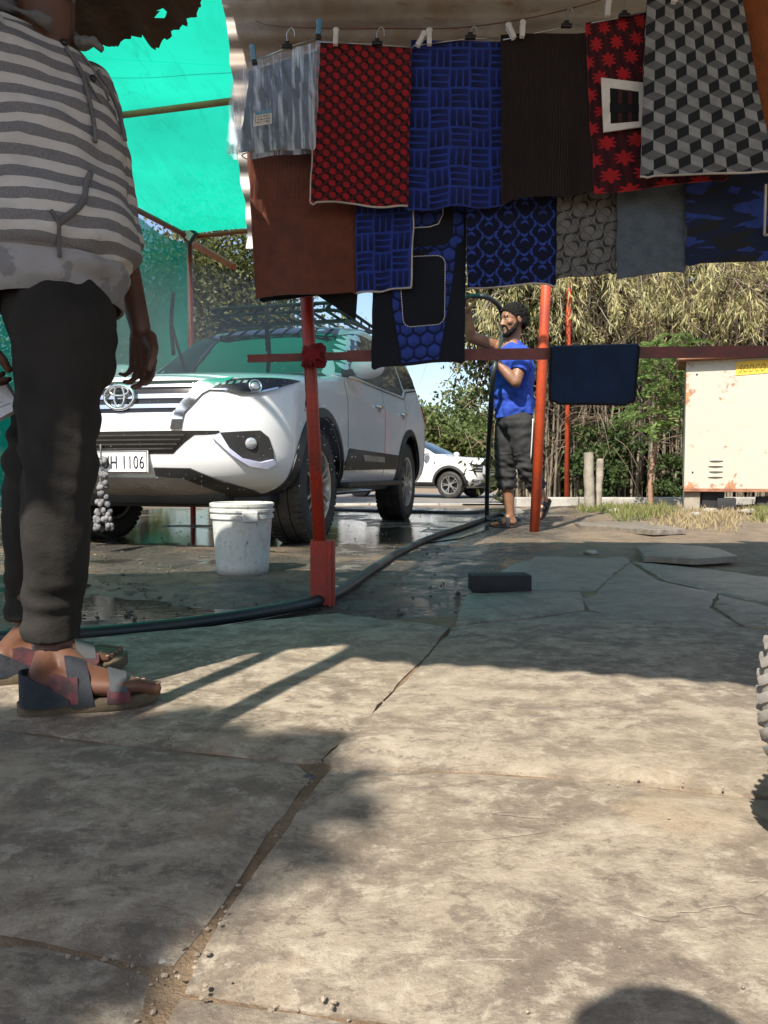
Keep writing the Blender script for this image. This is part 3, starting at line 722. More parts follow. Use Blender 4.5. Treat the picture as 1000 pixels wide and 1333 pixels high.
def crescents(su, ink, bg_, grid=None, lim=.36, off=.17, rot=0.0, warp=0.0):
    def f(u, v, vec):
        if warp: u = u + (noise_x(vec, 16, 2) - .5) * (su * warp * 2); v = v + (noise_x(comb(v, u), 16, 2) - .5) * (su * warp * 2)
        if rot: u, v = u * math.cos(rot) - v * math.sin(rot) + 3.0, u * math.sin(rot) + v * math.cos(rot) + 3.0
        pu = u / su; pv = v / su; par = (pu.floor() + pv.floor() * 2).mod(4.0) * (math.pi / 2)
        a = pu.frac() - .5; b_ = pv.frac() - .5; cs, sn = par.cos(), par.sin(); x = a * cs - b_ * sn; y = a * sn + b_ * cs
        d1 = (x * x + y * y).sqrt(); y2 = y - off; d2 = (x * x * .8 + y2 * y2).sqrt(); m = d1.lt(lim) * d2.gt(lim * .88)
        col = mixc(m, bg_, ink)
        if grid is not None:
            wav = (pv * math.pi * 2).sin() * .06; g = (a + wav).abs().gt(.47).max((b_ + (pu * math.pi * 2).sin() * .06).abs().gt(.47)); col = mixc(g * .8, col, grid)
        return col
    return f
def camo(c1, c2, c3):
    def f(u, v, vec):
        n = noise_x(comb(u * .45, v * 1.5), 13, 3, .5, .6); n2 = noise_x(comb(u * .5 + 7.0, v * 1.4), 17, 3, .5, .5)
        return mixc(n.gt(.535), mixc(n2.gt(.55), c1, c2), c3)
    return f
def plain(c): return lambda u, v, vec: mixc(noise_x(vec, 5, 3).step(.3, .7), c, tuple(x * .8 for x in c))
def ribs(p): return lambda u, v: (u * (2 * math.pi / p)).sin() * .5
F = {}
F['red_hex'] = fab('red_hexagon_fabric', hexdots(.043, (.34, .012, .018), (.085, .008, .012), (.008, .006, .007)))
F['blue_weave'] = fab('blue_weave_fabric', weave(.062, (.022, .050, .30), (.003, .006, .035), (.012, .024, .15)))
F['brown_rib'] = fab('brown_ribbed_rubber', plain((.17, .047, .023)), .55, .5, hfn=ribs(.0045), hd=.003)
F['dark_rib'] = fab('dark_brown_ribbed_fabric', plain((.018, .009, .008)), .9, .8, hfn=ribs(.009), hd=.004)
F['star'] = fab('red_star_fabric', stars(.052, (.42, .015, .02), (.06, .007, .012)))
F['cube'] = fab('grey_cube_fabric', cubes(.050, (.30, .31, .31), (.13, .135, .14), (.016, .018, .022)))
F['crescent'] = fab('blue_crescent_fabric', crescents(.030, (.03, .07, .36), (.005, .008, .035), None, .45, .24, warp=.16))
F['arc'] = fab('grey_arc_fabric', crescents(.036, (.035, .035, .037), (.17, .165, .16), (.06, .06, .06), .42, .2, rot=.785))
F['slate'] = fab('slate_grey_fabric', lambda u, v, vec: mixc(noise_x(comb(u * 2, v * .8), 200, 2).gt(.68) * u.gt(.02), (.105, .13, .16), (.25, .30, .34)))
F['camo'] = fab('blue_camouflage_fabric', camo((.010, .018, .05), (.016, .018, .022), (.025, .05, .23)))
F['orange_rib'] = fab('orange_brown_rubber', plain((.30, .085, .022)), .6, .5, hfn=ribs(.006), hd=.003)
F['black'] = fab('black_fabric', plain((.010, .010, .012)))
F['navy'] = fab('navy_black_fabric', plain((.010, .013, .022)), .9)
F['blue_hex'] = fab('blue_hexagon_fabric', hexcells(.046, (.032, .066, .34), (.004, .008, .04)))
F['towel'] = fab('navy_towel_fabric', plain((.008, .030, .085)), .95, .9, 420, hd=.006)
F['pale_edge'] = pm('pale_binding', (.55, .50, .45), .8); F['white_cloth'] = pm('white_cloth', (.72, .70, .66), .85, bmp=.3, bs=300)
def bil(q, u, v): return q[0].lerp(q[1], u).lerp(q[3].lerp(q[2], u), v)
def sheet_pts(px, deps, nu=36, nv=44, wav=.006, seed=0.0, bow=.0, sagtop=0.0):
    q = [at(p[0], p[1], d) for p, d in zip(px, deps)]; P = np.zeros((nu, nv, 3)); U = np.zeros((nu, nv, 2))
    w = (q[1] - q[0]).length; h = (q[3] - q[0]).length
    for i in range(nu):
        for j in range(nv):
            u = i / (nu - 1); v = j / (nv - 1); p = bil(q, u, v)
            a = wav * (noise.noise(Vector((u * 3.2 + seed, v * 1.1, seed))) * 1.6 + .5 * math.sin(u * 9 + seed * 3)) * (.35 + .65 * v)
            e = .0025 * noise.noise(Vector((v * 6 + seed, u * 2, 3)))
            P[i, j] = (p.x + e * (1 if 0 < i < nu - 1 else 2), p.y + a - bow * math.sin(math.pi * u) * v, p.z - sagtop * math.sin(math.pi * u) * (1 - v) + .010 * noise.noise(Vector((u * 2.2 + seed, 2, 0))) * v ** 3 - .010 * max(0, 1 - min(u, 1 - u) / .1) * (noise.noise(Vector((seed * 3, u * 2, 7))) > 0) * (v > .9))
            U[i, j] = (u * w, (1 - v) * h)
    return P, U
MATS = {}
def mat_(px, deps, mat, label, seed, wav=.011, thick=.008, bow=0.0, edge=None, edge_sides='lb', group='car floor mats hanging in rows'):
    P, U = sheet_pts(px, deps, wav=wav, seed=seed, bow=bow); me = grid_mesh('floor_mat', P, True, U, thick=-thick)
    o = put('floor_mat', me, mat); tag(o, label, 'mat', group)
    if edge:
        q = MB(); r = thick * .55; off = Vector((0, thick * .5, 0))
        def run(a): q.tube([Vector(p) + off for p in a], r, 6)
        if 'l' in edge_sides: run(P[0, :]) 
        if 'r' in edge_sides: run(P[-1, :])
        if 'b' in edge_sides: run(P[:, -1])
        if 't' in edge_sides: run(P[:, 0])
        q.build('binding', edge, o, True)
    return o, P, U
mat_([(413, 54), (536, 63), (531, 268), (404, 262)], [2.47] * 4, F['red_hex'], 'red and black hexagon patterned mat with pale edge', 1, edge=F['pale_edge'], edge_sides='lbt')
mat_([(535, 52), (653, 54), (656, 268), (529, 271)], [2.485] * 4, F['blue_weave'], 'large royal blue basket weave mat between red and brown mats', 2)
o, P, U = mat_([(462, 190), (540, 190), (535, 374), (464, 381)], [2.54] * 4, F['blue_weave'], 'smaller blue weave mat hanging below the red mat', 3, edge=F['pale_edge'], edge_sides='rb')
mat_([(322, 197), (470, 180), (466, 380), (333, 388)], [2.57, 2.57, 2.55, 2.55], F['brown_rib'], 'plain reddish brown ribbed mat above the red post', 4, wav=.004, bow=.02)
# the folded corner hanging below the brown mat, and the black mats stacked behind it
mat_([(330, 190), (425, 190), (470, 380), (338, 391)], [2.60] * 4, F['black'], 'black mat showing below the brown ribbed mat', 5, wav=.003)
q = MB(); a, b_, c_ = at(405, 379, 2.585), at(466, 376, 2.56), at(463, 416, 2.60); d_ = at(395, 380, 2.60)
N = 10; vs = []; fs = []
for i in range(N + 1):
    for j in range(N + 1 - i):
        u = i / N; v = j / N; p = a.lerp(b_, u) + (c_ - a) * v; vs.append(p + Vector((0, .02 * math.sin(math.pi * u) * v, 0)))
idx = {}; k = 0
for i in range(N + 1):
    for j in range(N + 1 - i): idx[i, j] = k; k += 1
for i in range(N):
    for j in range(N - i):
        fs.append((idx[i, j], idx[i + 1, j], idx[i, j + 1]))
        if j < N - i - 1: fs.append((idx[i + 1, j], idx[i + 1, j + 1], idx[i, j + 1]))
vs2 = [v + Vector((0, .007, 0)) for v in vs]; q.add(vs, fs); q.add(vs2, fs)
o = q.build('floor_mat', F['black'], None, True); tag(o, 'black mat corner drooping below the brown mat beside the post', 'mat', 'car floor mats hanging in rows')
# car mat set piece with stitched panels
cm, P, U = mat_([(487, 225), (608, 225), (605, 470), (484, 479)], [2.575] * 4, F['navy'], 'black and blue car mat with white dashed stitching, reaching below the rail', 6, wav=.004)
def on(P, u, v, off=-.004):
    nu, nv = P.shape[:2]; a = min(max(u, 0), 1) * (nu - 1); b2 = min(max(v, 0), 1) * (nv - 1); i = min(int(a), nu - 2); j = min(int(b2), nv - 2); s = a - i; t = b2 - j
    p = P[i, j] * (1 - s) * (1 - t) + P[i + 1, j] * s * (1 - t) + P[i, j + 1] * (1 - s) * t + P[i + 1, j + 1] * s * t
    return Vector((p[0], p[1] + off, p[2]))
def patch(P, poly, off, mat, name, parent):
    """flat sewn-on panel; poly in (u,v)"""
    d = []
    for i in range(len(poly)):
        a = Vector(poly[i]); b2 = Vector(poly[(i + 1) % len(poly)]); k = max(1, int((b2 - a).length / .05))
        d += [a.lerp(b2, j / k) for j in range(k)]
    n = len(d); inner = [Vector((i / 20 + .0137, j / 30 + .0091)) for i in range(1, 19) for j in range(1, 29)]
    V, E_, F_, *_ = delaunay_2d_cdt(d + inner, [(i, (i + 1) % n) for i in range(n)], [], 1, 1e-5)
    V, F_ = used_only(V, F_); v = [on(P, p.x, p.y, off) for p in V]; me = raw_mesh(name, v, [tuple(f) for f in F_], True)
    uv = np.array([(p.x * .31, (1 - p.y) * .63) for p in V], np.float32); l = me.uv_layers.new(name='UVMap'); l.data.foreach_set('uv', uv[np.array([tuple(f) for f in F_]).ravel()].ravel())
    return put(name, me, mat, parent)
patch(P, [(.02, .0), (.99, .0), (.97, .36), (.80, .40), (.02, .40)], -.0030, F['blue_hex'], 'blue_panel', cm)
patch(P, [(.20, .50), (.9, .36), (.86, .55), (.72, .985), (.32, .985), (.22, .7)], -.0040, F['blue_hex'], 'blue_panel', cm)
patch(P, [(0, .30), (.60, .285), (.72, .25), (.74, .0), (.86, .0), (.86, .33), (.78, .38), (.02, .40)], -.0050, F['navy'], 'black_panel', cm)
def rr(u0, v0, u1, v1, r, tl=0, bl=0):
    out = []
    for cx, cy, a0 in ((u1 - r, v0 + r * .5, -90), (u1 - r, v1 - r * .5, 0), (u0 + r + bl, v1 - r * .5, 90), (u0 + r + tl, v0 + r * .5, 180)):
        for k in range(7): t = R(a0 + 15 * k); out.append((cx + r * math.cos(t), cy + r * .5 * math.sin(t)))
    return out
pl = rr(.28, .435, .775, .80, .09, 0, .05); patch(P, pl, -.0058, F['navy'], 'black_panel', cm)
def stitches(path, n, name, parent, L=.006):
    q = MB(); pts = [on(P, *p, -.0075) for p in path]; ln = [0]
    for a, b2 in zip(pts[:-1], pts[1:]): ln.append(ln[-1] + (b2 - a).length)
    for k in range(n):
        s = ln[-1] * (k + .5) / n
        for a_, s0, s1 in ((s, 0, 0),):
            i = max(j for j in range(len(ln) - 1) if ln[j] <= s); t = (s - ln[i]) / (ln[i + 1] - ln[i] + 1e-9); c0 = pts[i].lerp(pts[i + 1], t); d = (pts[i + 1] - pts[i]).normalized(); q.bar(c0 - d * L / 2, c0 + d * L / 2, .0025, .0025)
    q.build(name, F['white_cloth'], parent)
stitches(pl + [pl[0]], 82, 'stitching', cm); stitches([(.745, .0), (.745, .22), (.70, .27), (.60, .285), (.0, .295)], 52, 'stitching', cm)
mat_([(652, 45), (775, 42), (773, 247), (653, 262)], [2.46, 2.44, 2.44, 2.46], F['dark_rib'], 'very dark brown ribbed mat between blue and red star mats', 7)
hs, P, U = mat_([(762, 30), (848, 15), (948, 232), (774, 252)], [2.43, 2.40, 2.40, 2.43], F['star'], 'dark red mat with bright red star motifs and white framed window', 8, wav=.004)
def quad_on(poly, off, mat, name, parent): return patch_px(poly, off, mat, name, parent)
def patch_px(poly, off, mat, name, parent, Y=2.415):
    d = [at(p[0], p[1], Y + off) for p in poly]; q = MB(); n = len(d); q.add(d + [p + Vector((0, .003, 0)) for p in d], [tuple(range(n)), tuple(range(2 * n - 1, n - 1, -1))] + [(i, (i + 1) % n, n + (i + 1) % n, n + i) for i in range(n)]); return q.build(name, mat, parent)
fo = [(783, 101), (842, 108), (842, 164), (786, 172)]; fi = [(794, 114), (832, 119), (832, 158), (795, 161)]
q = MB(); A = [at(*p, 2.402) for p in fo]; B = [at(*p, 2.402) for p in fi]; bk = Vector((0, .006, 0))
q.add(A + B + [p + bk for p in A] + [p + bk for p in B], [(i, (i + 1) % 4, 4 + (i + 1) % 4, 4 + i) for i in range(4)] + [(i, (i + 1) % 4, 8 + (i + 1) % 4, 8 + i) for i in range(4)] + [(4 + i, 4 + (i + 1) % 4, 12 + (i + 1) % 4, 12 + i) for i in range(4)])
q.build('window_frame', F['white_cloth'], hs); patch_px(fi, -.010, F['black'], 'window', hs)
for xx in (805, 818): patch_px([(xx, 116), (xx + 5, 117), (xx + 5, 160), (xx, 160)], -.012, pm('dark_red_strip', (.05, .008, .01), .9), 'strip', hs)
patch_px([(794, 134), (832, 136), (832, 146), (794, 146)], -.014, F['black'], 'strip', hs)
mat_([(843, -14), (964, -14), (1006, 222), (834, 229)], [2.34, 2.31, 2.31, 2.35], F['cube'], 'large mat printed with grey and black tumbling cubes', 9, wav=.004, edge=F['pale_edge'], edge_sides='b')
mat_([(955, -30), (1110, -40), (1110, 190), (995, 190)], [2.36, 2.2, 2.2, 2.36], F['orange_rib'], 'orange brown ribbed mat beside the grey cube mat', 10)
LOW = 'car floor mats hanging in rows'
mat_([(606, 205), (728, 200), (724, 369), (609, 374)], [2.545] * 4, F['crescent'], 'blue and black crescent patterned mat in the lower row', 11, edge=F['pale_edge'], edge_sides='b')
mat_([(727, 195), (806, 190), (804, 354), (724, 364)], [2.53] * 4, F['arc'], 'grey mat with black arc pattern in the lower row', 12)
mat_([(805, 190), (896, 185), (892, 352), (804, 360)], [2.515] * 4, F['slate'], 'plain slate grey mat in the lower row', 13)
mat_([(893, 170), (1090, 150), (1090, 334), (893, 344)], [2.50] * 4, F['camo'], 'blue and black camouflage mat in the lower row', 14)
q = MB(); q.bar(at(997, 240, 2.44), at(995, 306, 2.44), .006, .006).bar(at(995, 306, 2.44), at(1060, 304, 2.44), .006, .006); o = q.build('mat_edging', F['pale_edge']); tag(o, 'pale edging strip hanging over the blue camouflage mat', 'strip')
# grey mat folded inside a clear plastic bag
mp, b = new_mat('clear_plastic'); nt = X.nt; c = coords('Object', (5.0, 1, .35), (0, R(-24), 0)); n1 = noise_x(c, 9, 4, .55, .5)
b.inputs['Roughness'].default_value = .22; setc(b, 'Base Color', (.62, .74, .90)); bump(b, n1, .9, .012)
tr = nt.nodes.new('ShaderNodeBsdfTransparent'); mx = nt.nodes.new('ShaderNodeMixShader'); setc(mx, 0, n1.step(.66, .46) * .62 + .22)
nt.links.new(b.outputs[0], mx.inputs[1]); nt.links.new(tr.outputs[0], mx.inputs[2]); nt.links.new(mx.outputs[0], nt.nodes['Material Output'].inputs[0])
bagP, U = sheet_pts([(302, 88), (418, 52), (411, 193), (294, 201)], [2.45] * 4, 60, 60, wav=.004, seed=20)
for i in range(60):
    for j in range(60):
        u, v = i / 59, j / 59; p = bagP[i, j]; f = math.sin(math.pi * u) ** .5 * min(1, v * 2.5) * min(1, (1 - v) * 9 + .15)
        t = (u * 1.5 - v * .8); p[1] += -.020 * f + .012 * f * math.sin(t * 26 + 3 * noise.noise(Vector((u * 3, v * 3, 0)))) + .008 * noise.noise(Vector((u * 9, v * 4, 1)))
bag = put('plastic_bag', grid_mesh('plastic_bag', bagP, True, U), mp); tag(bag, 'clear plastic bag wrapped round a folded grey mat', 'plastic bag')
back = bagP.copy(); back[:, :, 1] = 2.485; put('back_sheet', grid_mesh('back_sheet', back), mp, bag)
P, U = sheet_pts([(326, 92), (412, 66), (409, 190), (311, 197)], [2.468] * 4, wav=.003, seed=21); o = put('folded_mat', grid_mesh('folded_mat', P, True, U, thick=-.012), fab('grey_pile', plain((.13, .18, .26)), .95)); tag(o, 'grey blue mat folded inside the clear plastic bag', 'mat')
q = MB(); A = [at(*p, 2.421) for p in ((330, 147), (354, 143), (354, 161), (330, 165))]; q.add(A, [(0, 1, 2, 3)]); lb = q.build('paper_label', F['white_cloth'], bag)
A = [at(*p, 2.419) for p in ((332, 146), (354, 142.5), (354, 146.5), (332, 150))]; MB().add(A, [(0, 1, 2, 3)]).build('label_strip', M['blue_plastic'], lb)
q = MB(); random.seed(4)
for k in range(3):
    for j in range(6): a = at(332 + j * 3.5, 153 + k * 3.6 - j * .55, 2.4195); q.bar(a, a + Vector((random.uniform(.003, .007), 0, .0012)), .001, random.uniform(.001, .003))
q.build('lettering', M['dark_metal'], lb)
# hanging wires
q = MB().tube(spline([at(333, 27, 2.93), at(352, 33, 2.6), at(420, 37, 2.5), at(500, 37, 2.5), at(610, 35, 2.5), at(740, 12, 2.46), at(900, -40, 2.40)], 6), .002, 6); o = q.build('hanging_wire', M['wire'], None, True); tag(o, 'thin rusty wire strung above the upper row of mats', 'wire')
q = MB().tube(spline([at(325, 210, 2.99), at(325, 198, 2.60), at(470, 184, 2.555), at(610, 196, 2.56), at(730, 190, 2.545), at(810, 184, 2.53), at(1000, 158, 2.515), at(1200, 120, 2.45)], 6), .002, 6); o = q.build('hanging_wire', M['wire'], None, True); tag(o, 'second wire carrying the lower row of mats, behind the upper row', 'wire')
def hanger(hx, hy, top, x0, y0, x1, y1, Y, pegs, label):
    e = empty('clip_hanger', at(hx, hy, Y)); tag(e, label, 'hanger', 'clip hangers along the wire')
    c0 = at(hx, hy, Y); t0 = at(hx, top, Y)
    MB().tube(spline([c0, c0.lerp(t0, .5), t0 + Vector((0, 0, -.012)), t0 + Vector((.012, 0, .004)), t0 + Vector((.022, 0, -.006)), t0 + Vector((.023, 0, -.022))], 5), .0019, 6).build('hook', M['steel'], e, True)
    q = MB(); q.box(c0 + Vector((0, -.006, 0)), (.034, .014, .012), bev=.003); q.box(c0 + Vector((0, -.006, .009)), (.016, .012, .012), bev=.003); q.build('clip_block', M['black_plastic'], e)
    MB().tube([at(x0, y0, Y), c0, at(x1, y1, Y)], .0022, 6).build('rod', M['steel'], e, True)
    for (px, py, kind, tilt) in pegs:
        p = at(px, py, Y - .022); rt = Matrix.Rotation(R(tilt), 3, 'Y'); q = MB()
        q.box(p + rt @ Vector((0, -.006, .014)), (.015, .006, .046), rt, bev=.0025); q.box(p + rt @ Vector((0, .008, .014)), (.015, .006, .046), rt @ Matrix.Rotation(R(-8), 3, 'X'), bev=.0025)
        q.ball(p + rt @ Vector((0, -.005, .034)), (.010, .004, .009), rt)
        pg = q.build('peg', M['white_plastic'] if kind == 'w' else M['blue_plastic'], e)
        MB().tube([p + rt @ Vector((-.004, 0, .012)), p + rt @ Vector((.004, 0, .012))], .006, 8).build('spring', M['steel'], pg, True)
        if kind == 'b': MB().box(p + rt @ Vector((0, -.004, -.012)), (.017, .016, .014), rt, bev=.003).build('jaw', M['black_plastic'], pg)
hanger(374, 62, 38, 332, 80, 418, 47, 2.45, [(331, 77, 'b', -8), (415, 44, 'b', 4)], 'clip hanger with blue pegs holding the plastic bagged mat')
hanger(491, 58, 37, 415, 55, 538, 62, 2.465, [(437, 55, 'w', 3)], 'clip hanger with white peg holding the red hexagon mat')
hanger(612, 50, 36, 538, 60, 655, 50, 2.48, [(559, 55, 'w', 0), (545, 57, 'w', 30)], 'clip hanger with white pegs holding the blue weave mat')
hanger(737, 35, 12, 655, 52, 772, 29, 2.455, [(680, 45, 'w', 2), (668, 47, 'w', -25)], 'clip hanger with white pegs holding the dark brown mat')
hanger(812, 22, -10, 770, 30, 846, 14, 2.40, [(791, 18, 'w', 4)], 'clip hanger with white peg holding the red star mat')
hanger(920, -25, -60, 845, -4, 970, -30, 2.325, [(878, 0, 'w', 4), (905, -6, 'w', 4)], 'clip hanger with white pegs holding the grey cube mat')
# blue towel folded over the rail
yb = d0 - .06; q4 = [(718, 452), (832, 449), (826, 527), (716, 525)]; nu, nv = 40, 60; P = np.zeros((nu, nv, 3)); U = np.zeros((nu, nv, 2))
TL, TR, BR, BL = [at(*p, yb - .012) for p in q4]
for i in range(nu):
    for j in range(nv):
        u = i / (nu - 1); s = j / (nv - 1) * 1.75
        e = 0
        if s <= 1:   # front fall, from bottom (s=0) to top (s=1)
            v = 1 - s; cr = .03; cu = min(u, 1 - u) * .3; k = max(0, cr - cu); kv = max(0, cr - (1 - v) * .22)
            p = bil([TL, TR, BR, BL], u, v); p.y += .004 * math.sin(u * 7 + 1) * v + .003 * noise.noise(Vector((u * 4, v * 4, 0)))
            if k > 0 and kv > 0: p.z += max(0, (k * k + kv * kv) ** .5 - 0) * .25
        else:
            w = (s - 1) / .75; p = bil([TL, TR, BR, BL], u, 0)
            if w < .12: t = w / .12 * math.pi; p += Vector((0, .02 * (1 - math.cos(t)), .008 * math.sin(t)))
            else: p += Vector((0, .045, -(w - .12) * .15))
        P[i, j] = p; U[i, j] = (u * .3, s * .2)
tow = put('towel', grid_mesh('towel', P, True, U, thick=.006), F['towel']); tag(tow, 'navy blue microfibre towel draped over the red rail', 'towel')
q = MB(); off = Vector((0, -.001, 0)); nf = int(nv / 1.75)
for path in ([P[0, j] for j in range(0, nf)], [P[-1, j] for j in range(0, nf)], [P[i, 0] for i in range(nu)]): q.tube([Vector(p) for p in path], .0048, 6)
q.build('hem', F['black'], tow, True)
a = at(829, 500, yb - .012); MB().tube(spline([a, at(833, 512, yb - .012), at(838, 522, yb - .012), at(834, 523, yb - .012), at(828, 512, yb - .012), at(827, 506, yb - .012)], 5), .0028, 6, sq=(1.6, .6)).build('loop', F['black'], tow, True)
# ================================================================== cars
mwhite, b = new_mat('white_car_paint'); c = coords('Object'); x_, y_, z_ = sep(c); n1 = noise_x(c, 3, 5); n2 = noise_x(c, 120, 3, .7)
col = mixc(z_.step(.55, .25) * n1.step(.3, .6) * .5, (.78, .79, .80), (.42, .38, .32)); setc(b, 'Base Color', mixc(n2.step(.62, .72) * .25, col, (.55, .58, .6))); b.inputs['Roughness'].default_value = .28
b.inputs['Coat Weight'].default_value = .8; b.inputs['Coat Roughness'].default_value = .05
bump(b, n2.step(.6, .7), .08, .002)
mglass, b = new_mat('car_glass'); b.inputs['Base Color'].default_value = (.012, .020, .018, 1); b.inputs['Roughness'].default_value = .04; b.inputs['IOR'].default_value = 1.9
bump(b, noise_x(coords('Object'), 160, 3, .7).step(.6, .7), .05, .002)
mclad = pm('black_cladding', (.022, .022, .024), .5, col2=(.045, .043, .04), ns=5, bmp=.25, bs=150)
mchrome = pm('chrome', (.80, .81, .82), .09, metal=1.0, col2=(.72, .73, .74), fine=.02, rvar=.02)
mtyre, b = new_mat('tyre_rubber'); c = coords('Object'); n = noise_x(c, 8, 4); setc(b, 'Base Color', mixc(n.step(.4, .7), (.022, .021, .021), (.05, .046, .04))); b.inputs['Roughness'].default_value = .65
mrim = pm('alloy', (.52, .53, .54), .3, metal=.85, col2=(.42, .41, .40), ns=9)
mred = pm('tail_lamp_red', (.35, .01, .012), .15); mlens = pm('lamp_lens', (.62, .64, .68), .12, metal=.5); mhouse = pm('lamp_housing', (.035, .037, .040), .22, metal=.3); mtrim_refl = pm('lavender_reflection_trim', (.62, .64, .82), .2, col2=(.5, .52, .74), fine=.02); mblack = pm('gloss_black', (.008, .008, .009), .18)  # fog trim's pale lavender colour stands in for a chrome reflection
mplate = pm('number_plate', (.80, .80, .80), .35, fine=.03); mink = pm('plate_ink', (.01, .01, .03), .5)
msil = pm('silver_skid', (.40, .36, .32), .45, metal=.2)

class CarBody:
    def __init__(s, tab, cf, cr, pf=3.0, pr=3.0):
        z = [t[0] for t in tab]; s.z0, s.z1 = z[0], z[-1]
        s.Xf = pchip(z, [t[1] for t in tab]); s.Xr = pchip(z, [t[2] for t in tab]); s.W = pchip(z, [t[3] for t in tab])
        s.cf = pchip(z, [min(cf, (t[1] - t[2]) * .4) if t[0] < 1.15 else min(.42, (t[1] - t[2]) * .4) for t in tab]); s.cr = pchip(z, [min(cr, (t[1] - t[2]) * .4) for t in tab]); s.pf, s.pr = pf, pr
    def side(s, x, z):
        W = s.W(z); Xf, Xr, cf, cr = s.Xf(z), s.Xr(z), s.cf(z), s.cr(z); t = 0.0
        if x > Xf - cf: t = min(1, (x - (Xf - cf)) / cf); return W * max(0, 1 - t ** s.pf) ** (1 / s.pf)
        if x < Xr + cr: t = min(1, ((Xr + cr) - x) / cr); return W * max(0, 1 - t ** s.pr) ** (1 / s.pr)
        return W
    def front(s, y, z):
        W = s.W(z); t = min(abs(y) / W, .9999); return s.Xf(z) - s.cf(z) + s.cf(z) * (1 - t ** s.pf) ** (1 / s.pf)
    def pf_(s, y, z): return Vector((float(s.front(y, z)), y, z))
    def ps_(s, x, z, sg=1): return Vector((x, sg * float(s.side(x, z)), z))
    def nrm(s, kind, a, z, sg=1):
        e = .004
        if kind == 'f': p = s.pf_(a, z); u = s.pf_(a + e, z) - s.pf_(a - e, z); v = s.pf_(a, z + e) - s.pf_(a, z - e); n = u.cross(v)
        else: p = s.ps_(a, z, sg); u = s.ps_(a + e, z, sg) - s.ps_(a - e, z, sg); v = s.ps_(a, z + e, sg) - s.ps_(a, z - e, sg); n = v.cross(u) * sg
        n = n.normalized()
        if kind == 'f' and n.x < -.2: n = -n
        if kind == 's' and n.y * sg < 0: n = -n
        return p, n
    def shell(s, nz=90):
        zs = np.concatenate([np.linspace(s.z0, 1.0, 34), np.linspace(1.0, 1.25, 30)[1:], np.linspace(1.25, s.z1, 46)[1:]]); V = []; rows = []
        for z in zs:
            W, Xf, Xr, cf, cr = [float(q(z)) for q in (s.W, s.Xf, s.Xr, s.cf, s.cr)]; o = []
            for k in range(22):
                t = math.pi / 2 * k / 22; o.append((Xf - cf + cf * math.cos(t) ** (2 / s.pf), W * math.sin(t) ** (2 / s.pf)))
            for k in range(46): o.append((Xf - cf + (Xr + cr - Xf + cf) * k / 46, W))
            for k in range(19):
                t = math.pi / 2 * k / 18; o.append((Xr + cr - cr * math.sin(t) ** (2 / s.pr), W * max(0, math.cos(t)) ** (2 / s.pr)))
            full = o + [(x, -y) for x, y in o[-2:0:-1]]; rows.append([(x, y, z) for x, y in full])
        n = len(rows[0]); q = MB(); vs = [p for r in rows for p in r]; fs = []
        for i in range(len(rows) - 1):
            for k in range(n): fs.append((i * n + k, i * n + (k + 1) % n, (i + 1) * n + (k + 1) % n, (i + 1) * n + k))
        fs.append(tuple(range(n - 1, -1, -1))); fs.append(tuple((len(rows) - 1) * n + k for k in range(n))); q.add(vs, fs); return q
    def panel(s, kind, poly, off=.004, thick=.012, sg=1, step=.05, curve=None):
        d = []
        for i in range(len(poly)):
            a = Vector(poly[i]); b2 = Vector(poly[(i + 1) % len(poly)]); k = max(1, int((b2 - a).length / (step * .6))); d += [a.lerp(b2, j / k) for j in range(k)]
        n = len(d); x0 = min(p.x for p in d); x1 = max(p.x for p in d); y0 = min(p.y for p in d); y1 = max(p.y for p in d)
        inner = [Vector((x, y)) for x in np.arange(x0 + step / 2, x1, step) for y in np.arange(y0 + step / 2, y1, step * .7)]
        V, E_, F_, *_ = delaunay_2d_cdt(d + inner, [(i, (i + 1) % n) for i in range(n)], [], 1, 1e-6)
        V, F_ = used_only(V, F_); top, bot = [], []
        for p in V: q, nn = s.nrm(kind, p.x, p.y, sg); top.append(q + nn * off); bot.append(q - nn * thick)
        fs = [tuple(f) for f in F_]; cnt = {}
        for f in fs:
            for i in range(len(f)): e = (f[i], f[(i + 1) % len(f)]); cnt.setdefault(tuple(sorted(e)), []).append(e)
        N = len(top); sidef = [(e[0][1], e[0][0], e[0][0] + N, e[0][1] + N) for e in cnt.values() if len(e) == 1]
        return MB().add(top + bot, fs + [tuple(i + N for i in reversed(f)) for f in fs] + sidef)

